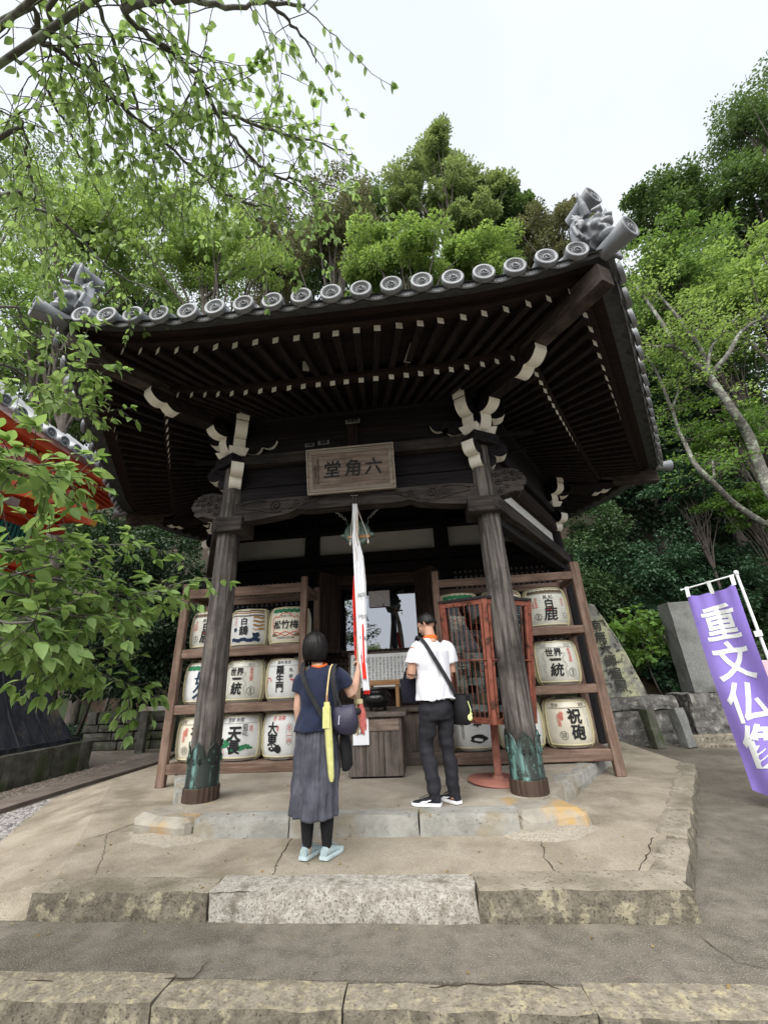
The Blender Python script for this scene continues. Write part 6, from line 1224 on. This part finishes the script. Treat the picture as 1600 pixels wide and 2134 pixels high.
def hairmat(): return M('black_hair', (.004, .0035, .0035), (.011, .009, .009), scale=40, stretch=(1, 1, .05), rough=.42, spec=.28, bump=.5, bscale=70)
m_navyt = M('navy_tshirt', (.014, .019, .042), (.020, .026, .055), scale=3, rough=.95, sheen=.1, bump=.25, bscale=8); m_linen = M('slate_linen', (.060, .062, .082), (.10, .103, .128), scale=24, stretch=(1, 1, .25), rough=.95, bump=.4, bscale=30, c3=(.045, .046, .062), c3s=5, c3t=(.5, .75))
m_blackc = M('black_cloth', (.010, .010, .012), (.017, .017, .020), scale=6, rough=.85, bump=.2); m_strap = M('black_webbing', (.016, .016, .018), (.028, .028, .032), scale=60, rough=.8); m_orange = M('orange_strap', (.72, .12, .02), (.78, .16, .03), scale=8)
m_wt = M('white_tshirt', (.62, .63, .68), (.70, .71, .76), scale=3, rough=.9, bump=.2, bscale=7); m_slack = M('charcoal_trousers', (.013, .013, .017), (.021, .021, .027), scale=4, rough=.8, bump=.2, bscale=9)
# --- the woman
WO = Vector((-.13, -1.10, -.15)); wm = thing('person', 'person in navy T-shirt and long grey skirt reaching for the bell rope', 'person', WO)
Hh = on_y(746, 1398, -.76)-WO; Ee = on_y(733, 1450, -1.02)-WO; SR = Vector((.155, .01, 1.335)); SL = Vector((-.175, .0, 1.335)); HD = Vector((-.065, .02, 1.555))
b = MB(); hm = Matrix.Translation(HD)@Matrix.Rotation(R(-18), 4, 'Z')@Matrix.Rotation(R(8), 4, 'X'); b.xf(head_mb(), hm)
limb(b, [(-.03, -.005, 1.30), (-.045, .0, 1.40), (-.06, .01, 1.50)], [.062, .05, .05]); b.loft(rings([(-.02, 0, .86, .14, .10), (-.02, 0, 1.05, .125, .09), (-.02, 0, 1.22, .13, .08), (-.02, 0, 1.31, .11, .055), (-.02, 0, 1.355, .05, .045)]))
limb(b, [SR-Vector((0, 0, .02)), SR.lerp(Ee, .5), Ee], [.038, .043, .039]); limb(b, [Ee, Ee.lerp(Hh, .4)+Vector((.004, 0, -.006)), Hh], [.040, .037, .025])
fd = (Hh-Ee).normalized(); hand(b, Hh, (fd+Vector((0, 0, .25))), Vector((-.75, .35, .1)), 1.05, .92, -1)
EL = Vector((-.205, -.01, 1.05)); HL = Vector((-.185, .03, .84)); limb(b, [SL-Vector((0, 0, .02)), SL.lerp(EL, .5), EL], [.038, .042, .037]); limb(b, [EL, EL.lerp(HL, .4), HL], [.038, .034, .024]); hand(b, HL, (.05, .15, -1), (1, .1, 0), .45, .92, -1)
for x in (-.095, .06): limb(b, [(x*.9, .0, .9), (x, .0, .45), (x, -.015, .25), (x, -.012, .09), (x, .0, .02)], [.08, .058, .050, .033, .034])
me = remesh(b, .0062, 2, 'woman_body'); me.materials.append(m_skin); put('body', me, wm)
hb = MB(); n, m_ = 96, 18; G = []
for i in range(m_+1):
    ring_ = []
    for j in range(n):
        a = 2*math.pi*j/n; fr = max(0, math.sin(a))**1.5; zend = -.118+.17*fr-.02*abs(math.cos(a)); t = i/m_; ph = t*math.pi*.5
        z = .122*math.cos(t/.66*math.pi/2) if t < .66 else None
        if z is None: z = zend*((t-.66)/.34)
        rr_ = math.sin(min(1, t/.66)*math.pi/2); rr_ *= 1+.02*noise.noise(Vector((math.cos(a)*9, math.sin(a)*9, 3)))+(.05*math.sin((t-.6)/.4*math.pi) if t > .6 else 0)-(.16*((t-.8)/.2)**1.5 if t > .8 else 0)+.018*math.sin(a*23+2*math.sin(a*5))*min(1, t*1.5)
        ring_.append(Vector((math.cos(a)*.099*rr_, -.012+math.sin(a)*(.114 if math.sin(a) < 0 else .100)*rr_, z)))
    G.append(ring_)
hb.loft(G, 0, True, True, False); g_ = random.Random(5)
for _ in range(420):
    j = g_.randrange(n); w0 = g_.uniform(-1.5, 1.5); k_ = 1.012+g_.uniform(0, .03); hb.tube([Vector((G[i][int(j+w0*i/m_) % n].x*k_, (G[i][int(j+w0*i/m_) % n].y+.012)*k_-.012, G[i][int(j+w0*i/m_) % n].z*(1.01 if i < 11 else 1+.05*g_.random()))) for i in range(g_.randrange(0, 4), m_+1)], .0013, 3, 0, False)
hx = MB(); hx.xf(hb, hm); o = hx.build('hair', hairmat(), wm); o['label'] = 'short black bob'
sm_ = o.modifiers.new('th', 'SOLIDIFY'); sm_.thickness = .008
t = MB(); t.loft(rings([(-.035, 0, .868, .190, .150), (-.035, 0, .95, .176, .132), (-.03, 0, 1.04, .158, .112), (-.025, 0, 1.16, .168, .118), (-.02, 0, 1.27, .180, .108), (-.018, 0, 1.335, .155, .080), (-.02, .0, 1.372, .085, .062), (-.022, .0, 1.385, .062, .055)]))
limb(t, [Vector((.11, 0, 1.32)), SR.lerp(Ee, .3), SR.lerp(Ee, .62)], [.066, .066, .070]); limb(t, [Vector((-.13, 0, 1.32)), SL.lerp(EL, .3)+Vector((-.006, 0, 0)), SL.lerp(EL, .60)+Vector((-.015, 0, 0))], [.064, .066, .071])
me = remesh(t, .010, 4, 'tshirt'); disp(me, .022, 7, (1, 1, .8), 3); disp(me, .010, 20, (1, 1, .5), 9); me.materials.append(m_navyt); put('tshirt', me, wm)
s_ = MB(); G = []; n = 140
for i in range(40):
    q = i/39; z = .93-.675*q; ring_ = []
    for j in range(n):
        a = 2*math.pi*j/n; f = .13*q**.75*(.42*math.sin(8*a+1.3*math.sin(q*2)+.8*math.sin(3*a))+.33*math.sin(15*a+2+q*2+math.sin(2*a))+.25*math.sin(5*a+3*q))+.035*(1-q*.6)*math.sin(26*a+2*math.sin(4*a))
        rx, ry = .150+.030*q**.8+.01*math.sin(q*3), .118+.065*q**.8; hem = .035*math.cos(a*1.0+2.4)*q**3+.003*math.sin(9*a)*q**4+.05*max(0, math.cos(a-.3))*q**3
        ring_.append(Vector((-.038+.028*q*(1 if math.cos(a) < 0 else -.3)*0+math.cos(a)*rx*(1+f)-.006*q, math.sin(a)*ry*(1+f), z+hem)))
    G.append(ring_)
s_.loft(G, 0, True, True, False); me = s_.mesh('skirt', m_linen); disp(me, .016, 11, (1, 1, .6), 4); disp(me, .007, 34, (1, 1, .8), 4); o = put('skirt', me, wm); o.modifiers.new('th', 'SOLIDIFY').thickness = .004
for x in (-.095, .06): lg = MB(); limb(lg, [(x*.95, 0, .55), (x, -.005, .4), (x, -.017, .24), (x, -.013, .105), (x, -.011, .092)], [.062, .055, .053, .037, .037]); put('legging', lg.mesh('legging', m_blackc), wm)
m_shoe, m_sole = M('pale_blue_knit', (.30, .39, .41), (.40, .49, .51), scale=40, rough=.85, bump=.3, bscale=120), M('pale_sole', (.46, .56, .58), rough=.6)
m_sock = M('navy_knit_sock', (.03, .045, .12), (.10, .13, .22), scale=90, rough=.95)
for x, a in ((-.105, .30), (.052, .34)): shoe(wm, (x-.008, -.055, 0), a, m_shoe, m_sole, m_shoe, .240, collar=m_sock)
lt = MB(); lt.tube([(-.025+.066*math.cos(i*.3307), .0+.058*math.sin(i*.3307), 1.378+.014*math.sin(i*.3307)) for i in range(20)], .010, 8, squash=(.6, 1.6)); put('neck_strap', lt.mesh('neck_strap', m_orange), wm)
wb_ = MB(); wb_.tube([(HL.x+.026*math.cos(i*.571), HL.y+.026*math.sin(i*.571), HL.z+.012) for i in range(12)], .004, 5); put('wrist_band', wb_.mesh('wrist_band', m_blackc), wm)
def strap(name, pts, w_, mat, par, thick=.004, nrm=(0, -1, 0)):
    P = smooth_path(pts, 5); mb = MB(); N_ = Vector(nrm); A_ = []
    for i, p in enumerate(P):
        d = (P[min(i+1, len(P)-1)]-P[max(i-1, 0)]).normalized(); q = d.cross(N_).normalized()*w_/2; k = N_*thick; A_.append([p+q, p-q, p-q+k, p+q+k])
    mb.loft(A_, 0, False); return put(name, mb.mesh(name, mat), par)
cbag = thing('crossbody_bag', 'black crossbody bag with strap across the navy T-shirt', 'bag', WO)
strap('strap', [(-.14, .06, 1.385), (-.165, .0, 1.405), (-.155, -.10, 1.34), (-.10, -.137, 1.22), (-.03, -.137, 1.10), (.05, -.140, .98), (.115, -.125, .90), (.17, -.06, .84)], .036, m_strap, cbag)
tm = MB(); tm.loft(rings([(.21, .03, .58, .03, .06), (.215, .03, .60, .042, .085), (.205, .03, .72, .045, .095), (.19, .02, .84, .035, .085), (.185, .02, .86, .02, .06)], 16)); me = tm.mesh('pouch', m_blackc); disp(me, .02, 12); put('pouch', me, cbag)
sbg = thing('shoulder_bag', 'dark purple nylon shoulder bag with a zip hanging on the right arm', 'bag', WO); m_plum = M('plum_nylon', (.022, .020, .042), (.036, .033, .062), scale=4, rough=.5, spec=.4, bump=.3, bscale=6)
tm = MB(); tm.loft(rings([(.235, -.10, .835, .05, .035), (.232, -.10, .85, .085, .055), (.225, -.10, .92, .108, .062), (.222, -.095, 1.0, .100, .056), (.22, -.09, 1.05, .085, .035), (.22, -.09, 1.062, .07, .012)], 28)); me = tm.mesh('body', m_plum); disp(me, .022, 9, seed=2); put('body', me, sbg)
for dx in (0, .035): strap('strap', [(.155+dx, -.11, 1.05), (.135+dx*.6, -.13, 1.16), (.118+dx*.5, -.125, 1.28), (.12+dx*.4, -.06, 1.375), (.13+dx*.4, .03, 1.36)], .022, m_strap, sbg)
tm = MB(); tm.tube([(.19, -.163, .985), (.185, -.168, .92)], .006, 6); put('zip', tm.mesh('zip', M('zip_lilac', (.40, .38, .52), rough=.4)), sbg); tm = MB(); tm.ell((.325, -.09, 1.005), (.035, .025, .028)); put('charm', tm.mesh('charm', m_blackc), sbg)
um = thing('folded_umbrella', 'folded pale yellow umbrella hanging beside the purple bag', 'umbrella', WO); m_yel = M('pale_yellow_nylon', (.52, .52, .19), (.60, .60, .26), scale=20, rough=.7, bump=.3, bscale=25)
tm = MB(); rr_ = []
for i, (z, w_) in enumerate(((1.09, .022), (1.05, .027), (.95, .030), (.85, .030), (.75, .029), (.65, .026), (.56, .022), (.53, .012))): rr_.append([Vector((.085+.045*(1.1-z)/.58+math.cos(2*math.pi*j/14)*w_*(1+.12*math.sin(3*j)), -.165+math.sin(2*math.pi*j/14)*w_*.8, z)) for j in range(14)])
tm.loft(rr_, 0, True); me = tm.mesh('canopy', m_yel); put('canopy', me, um); tm = MB(); tm.box(.060, .118, -.196, -.150, .90, 1.055); put('sleeve', tm.mesh('sleeve', m_yel), um)
tm = MB(); tm.tube([(.085, -.165, 1.085), (.087, -.165, 1.14)], .010, 8); put('handle', tm.mesh('handle', wood('tan', 'z')), um); strap('strap', [(.085, -.165, 1.12), (.09, -.15, 1.22), (.10, -.12, 1.34), (.105, -.05, 1.385)], .012, M('tan_strap', (.55, .42, .22)), um)
# --- the man
MO = Vector((.845, -.36, 0)); mn = thing('person', 'person in white T-shirt and black trousers with a messenger bag', 'person', MO, R(26))
b = MB(); HD = Vector((.0, .065, 1.62)); hm = Matrix.Translation(HD)@Matrix.Rotation(R(38), 4, 'Z')@Matrix.Rotation(R(-24), 4, 'X'); b.xf(head_mb(), hm)
limb(b, [(0, -.015, 1.42), (0, .0, 1.49), (0, .035, 1.58)], [.068, .058, .056]); b.loft(rings([(0, 0, .9, .15, .10), (0, 0, 1.1, .145, .10), (0, 0, 1.3, .15, .085), (0, 0, 1.39, .13, .06), (0, 0, 1.44, .06, .05)]))
SL, SR = Vector((-.185, 0, 1.405)), Vector((.185, 0, 1.405)); EL, ER = Vector((-.235, .02, 1.125)), Vector((.235, .03, 1.13)); HL, HR = Vector((-.165, .24, 1.165)), Vector((.02, .27, 1.14))
for S_, E_, H_ in ((SL, EL, HL), (SR, ER, HR)): limb(b, [S_-Vector((0, 0, .02)), S_.lerp(E_, .5), E_], [.045, .048, .043]); limb(b, [E_, E_.lerp(H_, .4), H_], [.045, .041, .028])
hand(b, HL, (HL-EL)+Vector((.12, .1, 0)), (.8, -.1, -.4), .75, 1.0, -1); hand(b, HR, (HR-ER)+Vector((-.1, .1, .02)), (-.3, -.5, -.8), .6, 1.0, 1)
limb(b, [(-.085, 0, .82), (-.098, .03, .62), (-.105, .055, .46), (-.10, .0, .25), (-.09, -.02, .04)], [.07, .055, .045, .04, .034]); limb(b, [(.085, 0, .82), (.095, .01, .62), (.10, .02, .46), (.10, -.02, .25), (.095, -.035, .04)], [.07, .055, .045, .04, .034])
me = remesh(b, .0062, 2, 'man_body'); me.materials.append(m_skin2); put('body', me, mn)
hb = MB(); G = []; n = 40
for i in range(9):
    ring_ = []; t = i/8
    for j in range(n):
        a = 2*math.pi*j/n; s = math.sin(a); zend = -.03 if s < -.2 else (.005 if s < .45 else .065); z = .120*math.cos(t*math.pi/2*.95) if t < .8 else None; z8 = .120*math.cos(.8*math.pi/2*.95)
        if z is None: z = z8+(zend-z8)*((t-.8)/.2)
        rr_ = math.sin(min(1, t/.85)*math.pi/2)**.75*(1+.04*noise.noise(Vector((math.cos(a)*12, s*12, t*8)))); ring_.append(Vector((math.cos(a)*.079*rr_, -.012+s*(.099 if s < 0 else .094)*rr_, z+.006*noise.noise(Vector((math.cos(a)*20, s*20, t*9))))))
    G.append(ring_)
hb.loft(G, 0, True, True, False); hx = MB(); hx.xf(hb, hm); o = hx.build('hair', hairmat(), mn); o['label'] = 'short cropped black hair'; o.modifiers.new('th', 'SOLIDIFY').thickness = .006
t = MB(); t.loft(rings([(0, -.005, .880, .205, .158), (0, -.003, .96, .192, .142), (0, 0, 1.08, .172, .120), (0, 0, 1.22, .184, .122), (0, -.005, 1.34, .198, .115), (0, -.005, 1.41, .175, .088), (0, .0, 1.452, .098, .068), (0, .005, 1.468, .066, .060)]))
for S_, E_ in ((SL, EL), (SR, ER)): limb(t, [Vector((S_.x*.65, 0, 1.39)), S_.lerp(E_, .25), S_.lerp(E_, .64)], [.075, .076, .082])
me = remesh(t, .010, 4, 'tshirt'); disp(me, .028, 6, (1, 1, .7), 5); disp(me, .013, 16, (1, 1, .5), 2); me.materials.append(m_wt); put('tshirt', me, mn)
t = MB(); t.loft(rings([(0, 0, .70, .150, .115), (0, -.01, .80, .170, .126), (0, -.01, .88, .150, .105), (0, 0, .98, .13, .085)]))
limb(t, [(-.085, 0, .82), (-.098, .03, .62), (-.105, .055, .46), (-.10, .0, .25), (-.09, -.02, .055)], [.098, .085, .070, .066, .062]); limb(t, [(.085, 0, .82), (.095, .01, .62), (.10, .02, .46), (.10, -.02, .25), (.095, -.035, .050)], [.098, .085, .070, .066, .062])
me = remesh(t, .011, 3, 'trousers'); disp(me, .030, 5, (1.2, 1.2, 1.6), 1, lambda c: .25+.75*math.exp(-((c.z-.46)/.15)**2)+.6*math.exp(-((c.z-.1)/.08)**2)); disp(me, .010, 13, (1, 1, 1.5), 7); me.materials.append(m_slack); put('trousers', me, mn)
m_bshoe = M('black_knit_shoe', (.010, .011, .016), (.022, .024, .032), scale=40, rough=.8, bump=.3, bscale=120); m_wsole = M('white_sole', (.78, .79, .80), rough=.6); m_wmark = M('white_mark', (.82, .83, .84), rough=.5)
shoe(mn, (-.055, -.055, .0), R(-50), m_bshoe, m_wsole, m_bshoe, .275, m_wmark, collar=m_blackc); shoe(mn, (.115, -.085, .0), R(-12), m_bshoe, m_wsole, m_bshoe, .275, m_wmark, collar=m_blackc)
lt = MB(); lt.tube([(.072*math.cos(i*.3307), .004+.064*math.sin(i*.3307), 1.470+.018*math.sin(i*.3307+3.1)) for i in range(20)], .012, 8, squash=(.6, 1.8)); put('neck_strap', lt.mesh('neck_strap', m_orange), mn)
wr_ = MB(); ww = EL.lerp(HL, .86); wd_ = (HL-EL).normalized(); u_ = wd_.orthogonal().normalized(); v_ = wd_.cross(u_); wr_.tube([ww+(u_*math.cos(i*.571)+v_*math.sin(i*.571))*.033 for i in range(12)], .008, 6); wr_.ell(ww+Vector((-.03, -.005, .012)), (.01, .02, .02)); put('wrist_watch', wr_.mesh('wrist_watch', m_blackc), mn)
mbag = thing('messenger_bag', 'black messenger bag with a long strap over the white T-shirt', 'bag', MO, R(26))
strap('strap', [(-.13, .09, 1.43), (-.135, .02, 1.492), (-.12, -.09, 1.43), (-.06, -.137, 1.30), (.03, -.143, 1.15), (.11, -.14, 1.02), (.17, -.11, .93), (.20, -.07, .88)], .042, m_strap, mbag)
tm = MB(); tm.loft(rings([(.235, -.05, .645, .05, .10), (.24, -.05, .66, .062, .135), (.238, -.05, .78, .062, .145), (.222, -.05, .90, .045, .14), (.215, -.05, .915, .03, .12)], 24)); me = tm.mesh('body', m_blackc); disp(me, .015, 9); put('body', me, mbag)
tm = MB(); tm.loft([[Vector((.295+.012*q-.03*(k > .8), -.05+y, .92-.20*k)) for y in (-.145, 0, .145) for q in (0,)]+[Vector((.305-.03*(k > .8), -.05+y, .92-.20*k)) for y in (.145, 0, -.145)] for k in (0, .3, .6, 1)], 0, False); put('flap', tm.mesh('flap', m_strap), mbag)
tm = MB(); tm.tube([(.27, -.17, .86), (.285, -.185, .78), (.27, -.19, .74)], .005, 6); tm.ell((.262, -.195, .715), (.026, .012, .03)); tm.ell((.278, -.195, .745), (.012, .01, .012)); put('heart_charm', tm.mesh('heart_charm', M('lime_charm', (.55, .66, .22), (.70, .76, .4), scale=30)), mbag)
tm = MB(); tm.tube([(.30, -.12, .90), (.312, -.10, .85), (.31, -.11, .78)], .004, 5); put('orange_cord', tm.mesh('orange_cord', m_orange), mbag)
tc_ = on_y(854, 1438, -.14); tote = thing('tote_bag', 'small navy tote bag hanging from the hand of the person in white', 'bag', tc_-Vector((0, 0, .13)), R(15)); m_tote = M('ink_navy_canvas', (.012, .012, .022), (.02, .02, .034), scale=30, rough=.9)
tm = MB(); tm.loft(rings([(0, 0, 0, .075, .045), (0, 0, .01, .09, .055), (0, 0, .12, .098, .055), (0, 0, .24, .103, .045)], 24), 0, True, True, True); me = tm.mesh('body', m_tote); disp(me, .012, 10); put('body', me, tote)
for y in (-.03, .03): tm = MB(); tm.tube(smooth_path([(-.05, y, .23), (-.04, y, .30), (.0, y*.5, .335), (.04, y, .30), (.05, y, .23)]), .009, 6); put('handle', tm.mesh('handle', m_tote), tote)
hd_ = Matrix.Translation(MO)@Matrix.Rotation(R(26), 4, 'Z')@(HL+Vector((.06, .07, .01))); cp = thing('black_pouch', 'small black pouch held in the hands of the person in white', 'pouch', hd_, R(30)); tm = MB(); tm.ell((0, 0, 0), (.03, .045, .05)); me = tm.mesh('pouch', m_blackc); disp(me, .02, 20); put('pouch', me, cp)
bpy.data.scenes.remove(_tmp)
